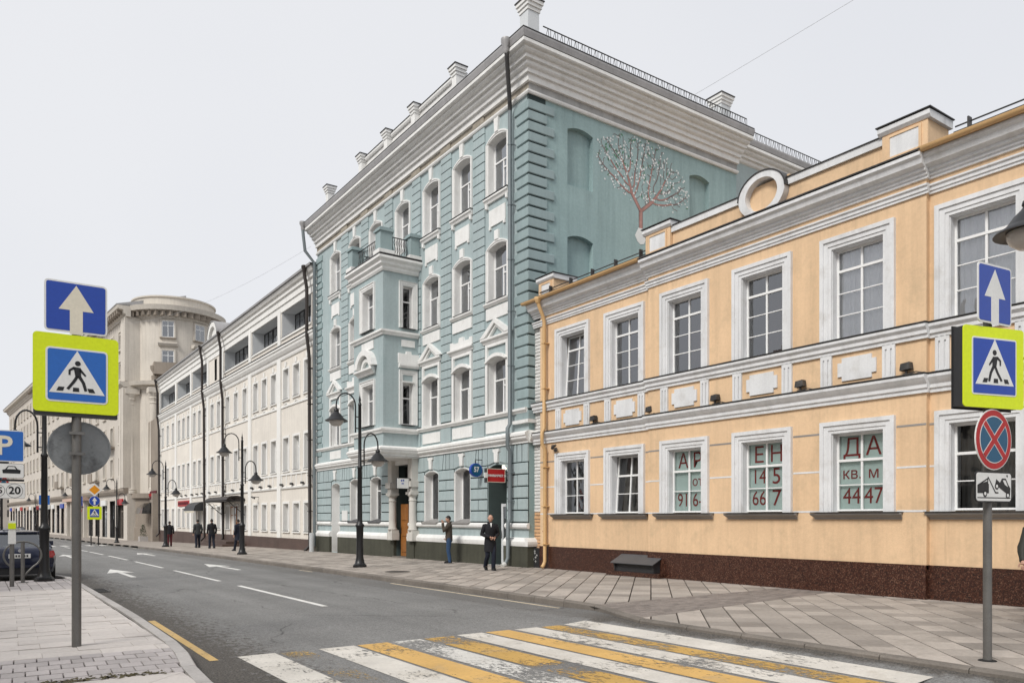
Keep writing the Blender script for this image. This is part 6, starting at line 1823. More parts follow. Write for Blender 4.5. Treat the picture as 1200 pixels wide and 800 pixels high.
# ------------------------------------------------------------------ street lamps
lp = thing('street_lamp', 'black cast-iron street lamp with two arched arms on the kerb before the blue house', 'street lamp', (0, 0, 0), 'black two-armed street lamps')
post = [(0.21, 0.0), (0.21, 0.10), (0.17, 0.13), (0.15, 0.24), (0.125, 0.34), (0.115, 0.95), (0.125, 1.38), (0.15, 1.42), (0.15, 1.47), (0.10, 1.52), (0.085, 1.62), (0.075, 3.4), (0.09, 3.42), (0.09, 3.47), (0.06, 3.52), (0.055, 5.6), (0.07, 5.62), (0.03, 5.72), (0.045, 5.78), (0.012, 5.95), (0.0, 6.1)]
MB().lathe(post, (0, 0, 0), 16).build('post', 'iron_black', lp, smooth=45)
MB().lathe([(0.25, 0), (0.25, 0.07), (0.2, 0.09)], (0, 0, 0), 8).build('foot', 'iron_black', lp)
def arm(sx, ztop, reach, zl):
    pts = [(sx * 0.16, 0, zl - 0.1), (sx * 0.16, 0, ztop - 0.42)]
    n = 10; R_ = (reach - 0.16) / 2; cx = 0.16 + R_
    for k in range(1, n + 1):
        t = math.pi - math.pi * k / n
        pts.append((sx * (cx + R_ * math.cos(t)), 0, ztop - 0.42 + 0.42 * math.sin(t)))
    pts.append((sx * reach, 0, ztop - 0.56))
    a = MB().tube(pts, 0.026, 8).tube([(sx * 0.05, 0, zl + 0.05), (sx * 0.16, 0, zl + 0.05)], 0.018, 6).tube([(sx * 0.05, 0, zl + 0.45), (sx * 0.16, 0, zl + 0.45)], 0.018, 6)
    ao = a.build('arm', 'iron_black', lp, smooth=50)
    x, z = sx * reach, ztop - 0.56
    MB().lathe([(0.035, 0.02), (0.075, -0.02), (0.085, -0.06), (0.07, -0.09), (0.10, -0.13), (0.17, -0.20), (0.24, -0.30), (0.27, -0.33), (0.37, -0.39), (0.385, -0.415), (0.37, -0.42), (0.24, -0.38), (0.0, -0.36)], (x, 0, z), 24).build('lamp_shade', 'iron_black', ao, smooth=40)
    MB().lathe([(0.245, -0.39), (0.25, -0.43), (0.21, -0.52), (0.12, -0.585), (0.0, -0.60)], (x, 0, z), 20).build('lamp_globe', 'lamp_glass', ao, smooth=60)
    return ao
arm(-1, 5.98, 0.86, 4.75)
arm(1, 4.66, 0.68, 3.62)
LX = 10.9
lamps = [((10.95, 25.0), 'black two-armed street lamp on the pavement before the blue house'),
         ((10.9, 39.2), 'black two-armed street lamp where the blue and white houses meet'),
         ((10.9, 58.0), 'black two-armed street lamp before the canopied doors of the white house'),
         ((10.9, 80.6), 'black two-armed street lamp beside the orange diamond sign'),
         ((9.4, 103.0), 'slim black two-armed street lamp before the shops of the beige wing'),
         ((7.2, 131.0), 'distant black two-armed street lamp beside the distant parked cars'),
         ((11.22, 4.05), 'black two-armed street lamp before the yellow house, its lantern near the blue arrow sign')]
for k, ((x, y), lb) in enumerate(lamps):
    if k == 0:
        lp.location = (x, y, gz(y)); lp['label'] = lb
    else:
        clone_thing(lp, (x, y, gz(y)), 0, 1.0, lb)
clone_thing(lp, (1.53, 24.3, gz(24.3)), math.pi, 0.98, 'black two-armed street lamp behind the large crossing sign, beside the dark blue car')

# ------------------------------------------------------------------ traffic signs
def plate(F, parent, u0, u1, z0, z1, w, name, m, border='sign_white', t=0.012, bw=0.022, rc=0.05):
    def rr(d, r):
        pts = []
        for cx, cz, a0 in ((u1 - d - r, z1 - d - r, 0), (u0 + d + r, z1 - d - r, 90), (u0 + d + r, z0 + d + r, 180), (u1 - d - r, z0 + d + r, 270)):
            for k in range(5):
                a = rad(a0 + 22.5 * k); pts.append((cx + r * math.cos(a), cz + r * math.sin(a)))
        return pts
    o = MB().fprism(F, rr(0, rc), w - t, w).build(name, [border if border else m], parent)
    if border:
        MB().fprism(F, rr(bw, max(0.01, rc - bw)), w + 0.0005, w + 0.003).build('sign_face', m, o)
    return o
def poly_on(F, pts, w, m, parent, name='symbol', t=0.0015):
    return MB().fprism(F, pts, w, w + t).build(name, m, parent)
def up_arrow(F, u, z, s, w, m, parent, full=True):
    poly_on(F, [(u - 0.10 * s, z - 0.46 * s), (u + 0.10 * s, z - 0.46 * s), (u + 0.10 * s, z - 0.04 * s), (u + 0.27 * s, z - 0.04 * s), (u, z + 0.40 * s), (u - 0.27 * s, z - 0.04 * s), (u - 0.10 * s, z - 0.04 * s)], w, m, parent, 'arrow')
def walker(F, u, z, s, w, parent, face=1):
    """pedestrian on a zebra inside a white triangle"""
    poly_on(F, [(u - 0.43 * s, z - 0.33 * s), (u + 0.43 * s, z - 0.33 * s), (u, z + 0.42 * s)], w, 'sign_white', parent, 'triangle')
    mb = MB(); w2 = w + 0.0025
    q = lambda pts: mb.fprism(F, [(u + face * a * s, z + b * s) for a, b in pts], w2, w2 + 0.0015)
    q([(0.008 + 0.045 * math.cos(6.283 * k / 12), 0.20 + 0.045 * math.sin(6.283 * k / 12)) for k in range(12)])
    q([(-0.06, 0.14), (0.05, 0.13), (0.06, -0.02), (-0.03, -0.04)])
    q([(-0.06, 0.14), (-0.135, 0.08), (-0.135, -0.01), (-0.105, -0.01), (-0.10, 0.065), (-0.03, 0.10)])
    q([(0.05, 0.12), (0.14, 0.0), (0.12, -0.02), (0.03, 0.07)])
    q([(-0.03, -0.03), (0.03, -0.02), (-0.03, -0.13), (-0.13, -0.27), (-0.17, -0.25), (-0.08, -0.12)])
    q([(0.0, -0.03), (0.06, -0.02), (0.12, -0.13), (0.155, -0.27), (0.11, -0.28), (0.07, -0.14)])
    for a in (-0.27, -0.02, 0.23):
        q([(a - 0.045 + (0.03 if a < -0.1 else -0.03 if a > 0.1 else 0), -0.225), (a + 0.045 + (0.03 if a < -0.1 else -0.03 if a > 0.1 else 0), -0.225), (a + 0.05, -0.295), (a - 0.05, -0.295)])
    mb.build('walking_figure', 'sign_black', parent)

# large sign post by the near kerb
SX, SY = 1.06, 11.25
sp = thing('crossing_sign_post', 'grey post with one-way arrow, yellow-bordered crossing sign and the grey back of a round sign', 'traffic sign', (SX, SY, gz(SY)))
MB().lathe([(0.055, -0.05), (0.055, 4.2)], (SX, SY, gz(SY)), 16).build('pole', 'galvanised', sp, smooth=40)
FS_ = Fr((SX, SY - 0.07), (1, 0), (0, -1))
a = plate(FS_, sp, -0.36, 0.34, 3.96, 4.60, 0.01, 'arrow_sign', 'sign_blue')
up_arrow(FS_, -0.01, 4.27, 0.72, 0.0135, 'sign_cream', a)
bx = MB().fbox(FS_, -0.47, 0.46, -0.12, 0.0, 2.905, 3.90).build('sign_box', 'box_dark', sp)
a = plate(FS_, sp, -0.48, 0.47, 2.95, 3.93, 0.012, 'crossing_sign', 'sign_lime', None, 0.014, 0.02, 0.05)
b = plate(FS_, a, -0.345, 0.345, 3.08, 3.76, 0.016, 'blue_panel', 'sign_blue_pale', 'sign_white', 0.003, 0.022, 0.05)
walker(FS_, 0.0, 3.43, 0.72, 0.0195, a, 1)
n = 36
MB().fprism(FS_, [(0.04 + 0.355 * math.cos(6.2832 * k / n), 2.52 + 0.335 * math.sin(6.2832 * k / n)) for k in range(n)], -0.15, -0.135).build('round_sign_back', 'sign_back', sp)
MB().ring(FS_, [(0.04 + 0.34 * math.cos(6.2832 * k / n), 2.52 + 0.32 * math.sin(6.2832 * k / n)) for k in range(n)], [(0.04 + 0.36 * math.cos(6.2832 * k / n), 2.52 + 0.34 * math.sin(6.2832 * k / n)) for k in range(n)], -0.16, -0.125, True).build('rolled_rim', 'sign_back', sp)
for z in (2.42, 2.68, 3.2, 3.7, 4.1):
    MB().lathe([(0.06, 0), (0.06, 0.035)], (SX, SY, z), 14).box(SX - 0.09, SX + 0.09, SY - 0.075, SY - 0.05, z, z + 0.035).build('clamp', 'galvanised', sp)

# post before the yellow house
QX, QY = 9.37, 4.09
sq = thing('no_stopping_sign_post', 'grey post before the yellow house with arrow, crossing, no-stopping and tow-away signs', 'traffic sign', (QX, QY, gz(QY)))
MB().lathe([(0.045, -0.05), (0.045, 4.0)], (QX, QY, gz(QY)), 16).build('pole', 'galvanised', sq, smooth=40)
MB().lathe([(0.10, 0.0), (0.085, 0.012), (0.05, 0.015)], (QX, QY, gz(QY)), 14).build('foot_ring', 'rubber', sq)
an = rad(-7)
dq = (math.cos(an), math.sin(an))
FQ = Fr((QX - dq[1] * 0.0 + dq[1] * 0.07, QY - 0.07 * dq[0]), dq, (dq[1], -dq[0]))
a = plate(FQ, sq, -0.31, 0.32, 3.79, 4.45, 0.01, 'arrow_sign', 'sign_blue', 'sign_white')
up_arrow(FQ, 0.0, 4.11, 0.72, 0.0135, 'sign_white', a)
an = rad(-15)
dq = (math.cos(an), math.sin(an))
FQ0 = FQ
FQ = Fr((QX + dq[1] * 0.07, QY - 0.07 * dq[0]), dq, (dq[1], -dq[0]))
MB().fbox(FQ, -0.45, 0.44, -0.13, 0.0, 2.86, 3.74).build('sign_box', 'box_dark', sq)
MB().fbox(FQ, -0.46, 0.45, -0.145, -0.132, 2.84, 3.76).build('box_back', 'box_dark', sq)
a = plate(FQ, sq, -0.46, 0.46, 2.85, 3.75, 0.012, 'crossing_sign', 'sign_lime', None, 0.014, 0.02, 0.04)
b = plate(FQ, a, -0.34, 0.34, 2.99, 3.63, 0.016, 'blue_panel', 'sign_blue', 'sign_white', 0.003, 0.018, 0.03)
walker(FQ, 0.0, 3.33, 0.68, 0.0195, a, -1)
FQ = FQ0
def rdisc(F, cx, cz, r, w0, w1, m, parent, name, n=36):
    return MB().fprism(F, [(cx + r * math.cos(6.2832 * k / n), cz + r * math.sin(6.2832 * k / n)) for k in range(n)], w0, w1).build(name, m, parent)
def no_stop(F, cx, cz, r, w, parent, cross=True):
    d = rdisc(F, cx, cz, r, w - 0.012, w, 'sign_white', parent, 'no_stopping_sign')
    rdisc(F, cx, cz, r * 0.97, w + 0.0005, w + 0.002, 'sign_red', d, 'red_rim')
    rdisc(F, cx, cz, r * 0.78, w + 0.0025, w + 0.004, 'sign_white', d, 'white_line')
    rdisc(F, cx, cz, r * 0.75, w + 0.0045, w + 0.006, 'sign_teal', d, 'sign_face')
    for k, m_, hh, dw in ((0, 'sign_white', 0.115, 0.0065), (1, 'sign_red', 0.09, 0.0085)):
        for q, s in enumerate((1, -1) if cross else (1,)):
            c_, s_ = math.cos(rad(45 * s)), math.sin(rad(45 * s))
            L_ = r * 0.77; h_ = r * hh
            MB().fprism(F, [(cx + x * c_ - y * s_, cz + x * s_ + y * c_) for x, y in ((-L_, -h_), (L_, -h_), (L_, h_), (-L_, h_))], w + dw, w + dw + 0.0012 + 0.0003 * q).build('diagonal_bar', m_, d)
    return d
no_stop(FQ, 0.0, 2.50, 0.34, 0.0, sq)
a = plate(FQ, sq, -0.34, 0.34, 1.80, 2.14, 0.0, 'tow_away_sign', 'sign_white', 'sign_black', 0.012, 0.014, 0.05)
tk = MB(); w2 = 0.0045
tq = lambda pts: tk.fprism(FQ, pts, w2, w2 + 0.001)
tq([(-0.31, 1.90), (-0.10, 1.90), (-0.10, 2.0), (-0.14, 2.03), (-0.31, 1.99)])
tq([(-0.135, 2.0), (-0.12, 2.08), (-0.11, 2.08), (-0.115, 2.0)]); tq([(-0.31, 1.99), (-0.12, 2.07), (-0.12, 2.055), (-0.30, 1.975)])
tq([(-0.12, 2.08), (0.02, 1.90), (0.08, 1.90), (0.08, 1.915), (0.03, 1.915), (-0.11, 2.085)])
tq([(0.04, 2.06), (0.02, 2.0), (0.30, 1.87), (0.31, 1.96), (0.27, 2.0), (0.22, 2.07), (0.15, 2.07), (0.11, 2.02)])
tq([(0.23, 2.10), (0.25, 2.08), (0.26, 2.10), (0.245, 2.115)]); tq([(-0.31, 1.845), (0.31, 1.845), (0.31, 1.855), (-0.31, 1.855)])
for cx, cz in ((-0.17, 1.895), (0.05, 1.98), (0.26, 1.88)):
    tq([(cx + 0.038 * math.cos(6.283 * k / 14), cz + 0.038 * math.sin(6.283 * k / 14)) for k in range(14)])
tk.build('tow_symbol', 'sign_black', a)
tk = MB()
for cx, cz in ((-0.17, 1.895), (0.05, 1.98), (0.26, 1.88)):
    tk.fprism(FQ, [(cx + 0.020 * math.cos(6.283 * k / 12), cz + 0.020 * math.sin(6.283 * k / 12)) for k in range(12)], w2 + 0.0015, w2 + 0.0025)
tk.fprism(FQ, [(0.20, 2.0), (0.26, 1.975), (0.21, 2.05), (0.16, 2.05)], w2 + 0.0015, w2 + 0.0025)
tk.build('tow_symbol_gaps', 'sign_white', a)
for z in (1.9, 2.4, 3.2, 3.95):
    MB().lathe([(0.05, 0), (0.05, 0.035)], (QX, QY, z), 12).build('clamp', 'galvanised', sq)

# parking sign beyond the parked car
PXs, PYs = 0.52, 21.4
pk = thing('parking_sign_post', 'blue P parking sign with a car plate and a 15 20 tariff plate', 'traffic sign', (PXs, PYs, gz(PYs)))
MB().lathe([(0.05, -0.1), (0.05, 4.3)], (PXs - 0.9, PYs, gz(PYs)), 12).build('pole', 'iron_black', pk, smooth=40)
FPk = Fr((PXs, PYs - 0.06), (1, 0), (0, -1))
FPk0 = FPk
class LowFr(Fr):
    def p(s, u, w, z): return Fr.p(s, u, w, z - 0.42)
FPk = LowFr(FPk0.o, FPk0.du, FPk0.dw)
a = plate(FPk, pk, -0.30, 0.42, 3.35, 4.08, 0.012, 'parking_sign', 'sign_blue_pale')
text_mesh('P', 0.62, 'lettering', 'sign_cream', 0.001, 0.012, 'CENTER', a, FPk, 0.03, 0.018, 3.70, 1.0)
a = plate(FPk, pk, -0.30, 0.42, 2.97, 3.31, 0.012, 'car_plate', 'sign_white', 'sign_black', 0.012, 0.008)
MB().fprism(FPk, [(0.0, 3.08), (0.34, 3.08), (0.35, 3.16), (0.29, 3.18), (0.24, 3.25), (0.10, 3.25), (0.05, 3.18), (-0.01, 3.16)], 0.016, 0.0175).build('car_symbol', 'sign_black', a)
MB().fprism(FPk, [(0.08, 3.18), (0.26, 3.18), (0.225, 3.23), (0.115, 3.23)], 0.0185, 0.0195).build('car_symbol_window', 'sign_white', a)
for z_ in (2.78, 2.90, 3.3, 3.85):
    MB().fbox(FPk, -0.95, 0.42 if z_ == 2.90 else 0.1, -0.06, -0.002, z_, z_ + 0.05).build('cross_bar', 'iron_black', pk)
a = plate(FPk, pk, -0.34, 0.44, 2.50, 2.86, 0.012, 'tariff_plate', 'sign_white', 'sign_black', 0.012, 0.006)
text_mesh('15', 0.20, 'lettering', 'sign_black', 0.001, 0.004, 'CENTER', a, FPk, -0.10, 0.018, 2.68, 1.0)
text_mesh('20', 0.24, 'lettering', 'sign_black', 0.001, 0.006, 'CENTER', a, FPk, 0.23, 0.018, 2.68, 1.0)
for cx, r_ in ((-0.10, 0.145), (0.23, 0.165)):
    MB().ring(FPk, [(cx + (r_ - 0.008) * math.cos(6.2832 * k / 30), 2.68 + (r_ - 0.008) * math.sin(6.2832 * k / 30)) for k in range(30)], [(cx + r_ * math.cos(6.2832 * k / 30), 2.68 + r_ * math.sin(6.2832 * k / 30)) for k in range(30)], 0.016, 0.0172, True).build('number_ring', 'sign_black', a)
# small no-parking disc farther along
ns = thing('no_parking_sign_post', 'small round blue and red no-parking sign on a thin post behind the parking sign', 'traffic sign', (0.85, 36.5, gz(36.5)))
MB().lathe([(0.045, -0.2), (0.045, 3.6)], (0.85, 36.5, gz(36.5)), 10).build('pole', 'iron_black', ns)
no_stop(Fr((0.85, 36.42), (1, 0), (0, -1)), -0.12, 3.0, 0.36, 0.0, ns, False)
# priority road group at the end of the white house
gx, gy = 8.62, 74.2
gs = thing('priority_sign_post', 'post with an orange diamond sign, a round blue arrow sign and a yellow-bordered crossing sign', 'traffic sign', (gx, gy, gz(gy)))
for d in (-0.55, 0.0):
    MB().lathe([(0.05, -0.1), (0.05, 4.9 if d == 0 else 2.8)], (gx + d, gy, gz(gy)), 10).build('pole', 'iron_black', gs)
FG = Fr((gx, gy - 0.08), (1, 0), (0, -1))
oz = gz(gy)
poly_on(FG, [(-0.30, oz + 4.05), (0.18 + 0.1, oz + 4.62), (-0.30, oz + 5.2), (-0.88, oz + 4.62)], 0.0, 'sign_white', gs, 'diamond_sign', 0.012)
poly_on(FG, [(-0.30, oz + 4.22), (0.12, oz + 4.62), (-0.30, oz + 5.02), (-0.72, oz + 4.62)], 0.014, 'sign_orange', gs, 'diamond_face', 0.004)
d = rdisc(FG, -0.30, oz + 3.68, 0.42, 0.02, 0.03, 'sign_white', gs, 'round_sign')
rdisc(FG, -0.30, oz + 3.68, 0.40, 0.032, 0.036, 'sign_blue', d, 'sign_face')
up_arrow(FG, -0.30, oz + 3.70, 0.72, 0.038, 'sign_white', d)
a = plate(FG, gs, -0.85, 0.25, oz + 2.1, oz + 3.2, 0.03, 'crossing_sign', 'sign_lime', None, 0.014, 0.02, 0.03)
plate(FG, a, -0.65, 0.05, oz + 2.3, oz + 3.0, 0.036, 'blue_panel', 'sign_blue', None, 0.004, 0.02, 0.02)
walker(FG, -0.30, oz + 2.66, 0.76, 0.04, a)
# arrow and no-stopping pair, and a parking sign, at the shops of the wing
hx, hy = 8.35, 88.0
hs = thing('one_way_sign_post', 'thin post with a square blue arrow sign above a no-stopping disc at the beige wing', 'traffic sign', (hx, hy, gz(hy)))
MB().lathe([(0.05, -0.1), (0.05, 4.6)], (hx, hy, gz(hy)), 10).build('pole', 'galvanised', hs)
FH = Fr((hx, hy - 0.08), (1, 0), (0, -1)); oz = gz(hy)
a = plate(FH, hs, -0.48, 0.48, oz + 3.6, oz + 4.6, 0.01, 'arrow_sign', 'sign_blue')
up_arrow(FH, 0, oz + 4.08, 0.85, 0.016, 'sign_white', a)
no_stop(FH, 0, oz + 3.15, 0.42, 0.0, hs)
ix, iy = 7.0, 112.0
is_ = thing('parking_sign_post', 'distant blue P sign before the dark parked car', 'traffic sign', (ix, iy, gz(iy)))
MB().lathe([(0.06, -0.1), (0.06, 5.3)], (ix, iy, gz(iy)), 10).build('pole', 'galvanised', is_)
FI = Fr((ix, iy - 0.08), (1, 0), (0, -1)); oz = gz(iy)
a = plate(FI, is_, -0.55, 0.65, oz + 4.1, oz + 5.3, 0.01, 'parking_sign', 'sign_blue_pale')
text_mesh('P', 1.0, 'lettering', 'sign_white', 0.001, 0.01, 'CENTER', a, FI, 0.05, 0.016, oz + 4.68, 1.0)
plate(FI, is_, -0.55, 0.65, oz + 3.7, oz + 4.05, 0.01, 'plate', 'sign_white', 'sign_black', 0.012, 0.01)

# ticket post and bicycle hoop by the car
tp = thing('ticket_post', 'slim grey post with a white and lime parking label beside the bicycle hoop', 'post', (0.74, 22.6, gz(22.6)))
MB().lathe([(0.05, 0), (0.05, 1.06)], (0.74, 22.6, gz(22.6)), 12).build('post', 'galvanised', tp, smooth=40)
MB().box(0.66, 0.82, 22.53, 22.62, gz(22.6) + 1.05, gz(22.6) + 1.36).build('meter_head', 'sign_white', tp)
MB().box(0.66, 0.82, 22.52, 22.63, gz(22.6) + 1.42, gz(22.6) + 1.56).build('lime_band', 'sign_lime', tp)
MB().box(0.67, 0.81, 22.54, 22.61, gz(22.6) + 1.36, gz(22.6) + 1.62).build('cap', 'sign_white', tp)
bhp = thing('bicycle_hoop', 'curved steel bicycle hoop standing on the brick paving before the car', 'bike rack', (1.0, 24.0, gz(24)))
pts = []
for k in range(22):
    t = rad(-70 + 300 * k / 21)
    pts.append((1.02 + 0.42 * math.cos(t), 23.9, gz(24) + 0.72 + 0.36 * math.sin(t)))
pts[0] = (1.02, 23.9, gz(24) + 0.16)
MB().tube(pts, 0.024, 8).build('hoop', 'galvanised', bhp, smooth=60)
MB().tube([(1.02, 23.9, gz(24)), (1.02, 23.9, gz(24) + 1.06)], 0.045, 10).build('stem', 'galvanised', bhp, smooth=60)
MB().lathe([(0.13, 0), (0.13, 0.015)], (1.02, 23.9, gz(24)), 14).build('foot_plate', 'galvanised', bhp)

# ------------------------------------------------------------------ cars
def make_car(label, m, loc, rz, sedan=True):
    o = thing('parked_car', label, 'car', (0, 0, 0), 'cars parked along the street')
    # stations along y (rear 0 .. front 4.5): half width bottom, half width belt, z bottom, z shoulder, z belt
    st = [(0.00, 0.62, 0.70, 0.42, 0.62, 0.72), (0.06, 0.78, 0.84, 0.30, 0.62, 0.90), (0.30, 0.84, 0.90, 0.24, 0.66, 1.00), (0.9, 0.86, 0.91, 0.22, 0.68, 0.99),
          (2.2, 0.86, 0.91, 0.21, 0.66, 0.95), (3.3, 0.86, 0.90, 0.21, 0.64, 0.93), (4.0, 0.82, 0.88, 0.23, 0.62, 0.84), (4.4, 0.72, 0.78, 0.30, 0.58, 0.72), (4.52, 0.58, 0.62, 0.40, 0.55, 0.62)]
    mb = MB(); vs_ = []
    for y, wb_, wm, z0, zs, zb in st:
        half = [(wb_ * 0.9, z0), (wb_, z0 + 0.08), (wm, zs), (wm * 0.97, zs + (zb - zs) * 0.6), (wm * 0.86, zb), (wm * 0.45, zb + 0.03)]
        vs_ += [(x, y, z) for x, z in half] + [(-x, y, z) for x, z in half[::-1]]
    n = 12
    fs_ = []
    for i in range(len(st) - 1):
        for k in range(n - 1):
            fs_.append((i * n + k, i * n + k + 1, (i + 1) * n + k + 1, (i + 1) * n + k))
        fs_.append((i * n + n - 1, i * n, (i + 1) * n, (i + 1) * n + n - 1))
    fs_ += [tuple(range(n)), tuple(range((len(st) - 1) * n, len(st) * n))[::-1]]
    mb.add(vs_, fs_)
    mb.build('body', m, o, smooth=50)
    # cabin: roof and glass
    r0 = [(0.55, 0.72, 1.00), (1.15, 0.60, 1.40), (2.0, 0.60, 1.45), (2.75, 0.58, 1.40), (3.45, 0.72, 0.96)]
    mb = MB(); vs_ = []
    for y, w_, z in r0[1:4]:
        vs_ += [(-w_, y, z - 0.02), (-w_ * 0.6, y, z + 0.03), (w_ * 0.6, y, z + 0.03), (w_, y, z - 0.02)]
    mb.add(vs_, [(i * 4 + k, i * 4 + k + 1, i * 4 + k + 5, i * 4 + k + 4) for i in range(2) for k in range(3)])
    for s in (-1, 1):
        mb.tube([(s * 0.78, 0.45, 0.98), (s * 0.60, 1.12, 1.39)], 0.045, 6).tube([(s * 0.60, 2.75, 1.39), (s * 0.76, 3.45, 0.96)], 0.035, 6).tube([(s * 0.60, 1.12, 1.40), (s * 0.60, 2.0, 1.45), (s * 0.58, 2.75, 1.39)], 0.03, 6).tube([(s * 0.62, 1.95, 1.42), (s * 0.80, 1.9, 0.97)], 0.035, 6)
    mb.build('roof', m, o, smooth=50)
    MB().add([(-0.72, 0.50, 1.00), (0.72, 0.50, 1.00), (0.56, 1.10, 1.39), (-0.56, 1.10, 1.39)], [(0, 1, 2, 3)]).build('rear_window', 'glass_car', o, raw=True)
    MB().add([(0.72, 3.42, 0.97), (-0.72, 3.42, 0.97), (-0.55, 2.77, 1.38), (0.55, 2.77, 1.38)], [(0, 1, 2, 3)]).build('windscreen', 'glass_car', o, raw=True)
    for s in (-1, 1):
        q = [(s * 0.80, 0.62, 0.99), (s * 0.78, 3.35, 0.95), (s * 0.60, 2.72, 1.37), (s * 0.61, 1.16, 1.39)]
        MB().add(q, [(0, 1, 2, 3) if s > 0 else (3, 2, 1, 0)]).build('side_window', 'glass_car', o, raw=True)
        MB().box(s * 0.96 - 0.10, s * 0.96 + 0.06, 2.95, 3.10, 0.98, 1.12).build('wing_mirror', m, o)
        MB().fprism(Fr((0, 0), (1, 0), (0, -1)), [(s * 0.46, 0.74), (s * 0.80, 0.72), (s * 0.86, 0.80), (s * 0.82, 0.92), (s * 0.50, 0.88)], -0.12, 0.0).build('tail_light', 'tail_red', o)
        for y in (0.85, 3.65):
            w_ = MB()
            ring_ = [(0.20, -0.10), (0.31, -0.105), (0.335, -0.07), (0.335, 0.07), (0.31, 0.105), (0.20, 0.10)]
            vs_ = []
            for r_, x in ring_:
                vs_ += [(s * 0.80 + x, y + r_ * math.cos(6.2832 * k / 20), 0.335 + r_ * math.sin(6.2832 * k / 20)) for k in range(20)]
            w_.add(vs_, [(i * 20 + k, i * 20 + (k + 1) % 20, (i + 1) * 20 + (k + 1) % 20, (i + 1) * 20 + k) for i in range(5) for k in range(20)])
            wo = w_.build('wheel', 'rubber', o, smooth=50)
            mb = MB()
            mb.add([(s * 0.88, y + 0.21 * math.cos(6.2832 * k / 20), 0.335 + 0.21 * math.sin(6.2832 * k / 20)) for k in range(20)], [tuple(range(20))])
            mb.build('rim', 'chrome', wo, raw=True)
    MB().box(-0.80, 0.80, -0.05, 0.10, 0.46, 0.52).build('bumper', m, o)
    MB().box(-0.74, 0.74, -0.02, 0.2, 0.26, 0.44).build('lower_bumper', 'car_trim', o)
    p_ = MB().box(-0.26, 0.26, -0.02, 0.02, 0.72, 0.84).build('number_plate', 'sign_white', o)
    mb = MB()
    for k in range(7): mb.box(-0.23 + k * 0.065, -0.19 + k * 0.065, -0.024, -0.021, 0.75, 0.81)
    mb.build('plate_marks', 'sign_black', p_)
    rdisc(Fr((0, 0.02), (1, 0), (0, -1)), 0, 0.93, 0.045, 0.0, 0.02, 'chrome', o, 'badge', 16)
    MB().box(-0.62, 0.62, 1.08, 1.14, 1.40, 1.44).build('roof_spoiler', m, o)
    MB().box(-0.66, 0.66, 1.0, 2.9, 0.5, 0.95).build('cabin_floor', 'car_trim', o)
    o.location = loc; o.rotation_euler = (0, 0, rz)
    return o
make_car('dark blue saloon car seen from behind, parked behind the bicycle hoop', 'car_navy', (1.02, 25.6, gz(27) + ROAD_DZ), 0)
make_car('black car parked on the far bend beside the distant P sign', 'car_black', (4.6, 117.0, gz(117) + ROAD_DZ), rad(4))
make_car('silver car parked behind the dark blue saloon', 'car_silver', (1.35, 47.0, gz(47) + ROAD_DZ), 0)
make_car('sand-coloured car in the row behind the silver car', 'car_sand', (1.9, 66.0, gz(66) + ROAD_DZ), rad(2))
make_car('dark car waiting far down the street near the pinkish house', 'car_black', (2.6, 128.0, gz(128) + ROAD_DZ), rad(4))

# ------------------------------------------------------------------ people
def skin_mesh(verts, edges_, radii, root=0, lev=2):
    me = bpy.data.meshes.new('_s'); me.from_pydata(verts, edges_, []); me.update()
    ob = bpy.data.objects.new('_s', me); COL.objects.link(ob)
    md = ob.modifiers.new('sk', 'SKIN'); md.use_smooth_shade = True
    for i, r_ in enumerate(radii):
        sv = me.skin_vertices[0].data[i]
        sv.radius = r_ if isinstance(r_, tuple) else (r_, r_)
        sv.use_root = (i == root)
    ms_ = ob.modifiers.new('ss', 'SUBSURF'); ms_.levels = lev; ms_.render_levels = lev
    bpy.context.view_layer.update()
    ev = ob.evaluated_get(bpy.context.evaluated_depsgraph_get())
    m2 = bpy.data.meshes.new_from_object(ev)
    bpy.data.objects.remove(ob); bpy.data.meshes.remove(me)
    return [tuple(v.co) for v in m2.vertices], [tuple(p.vertices) for p in m2.polygons]

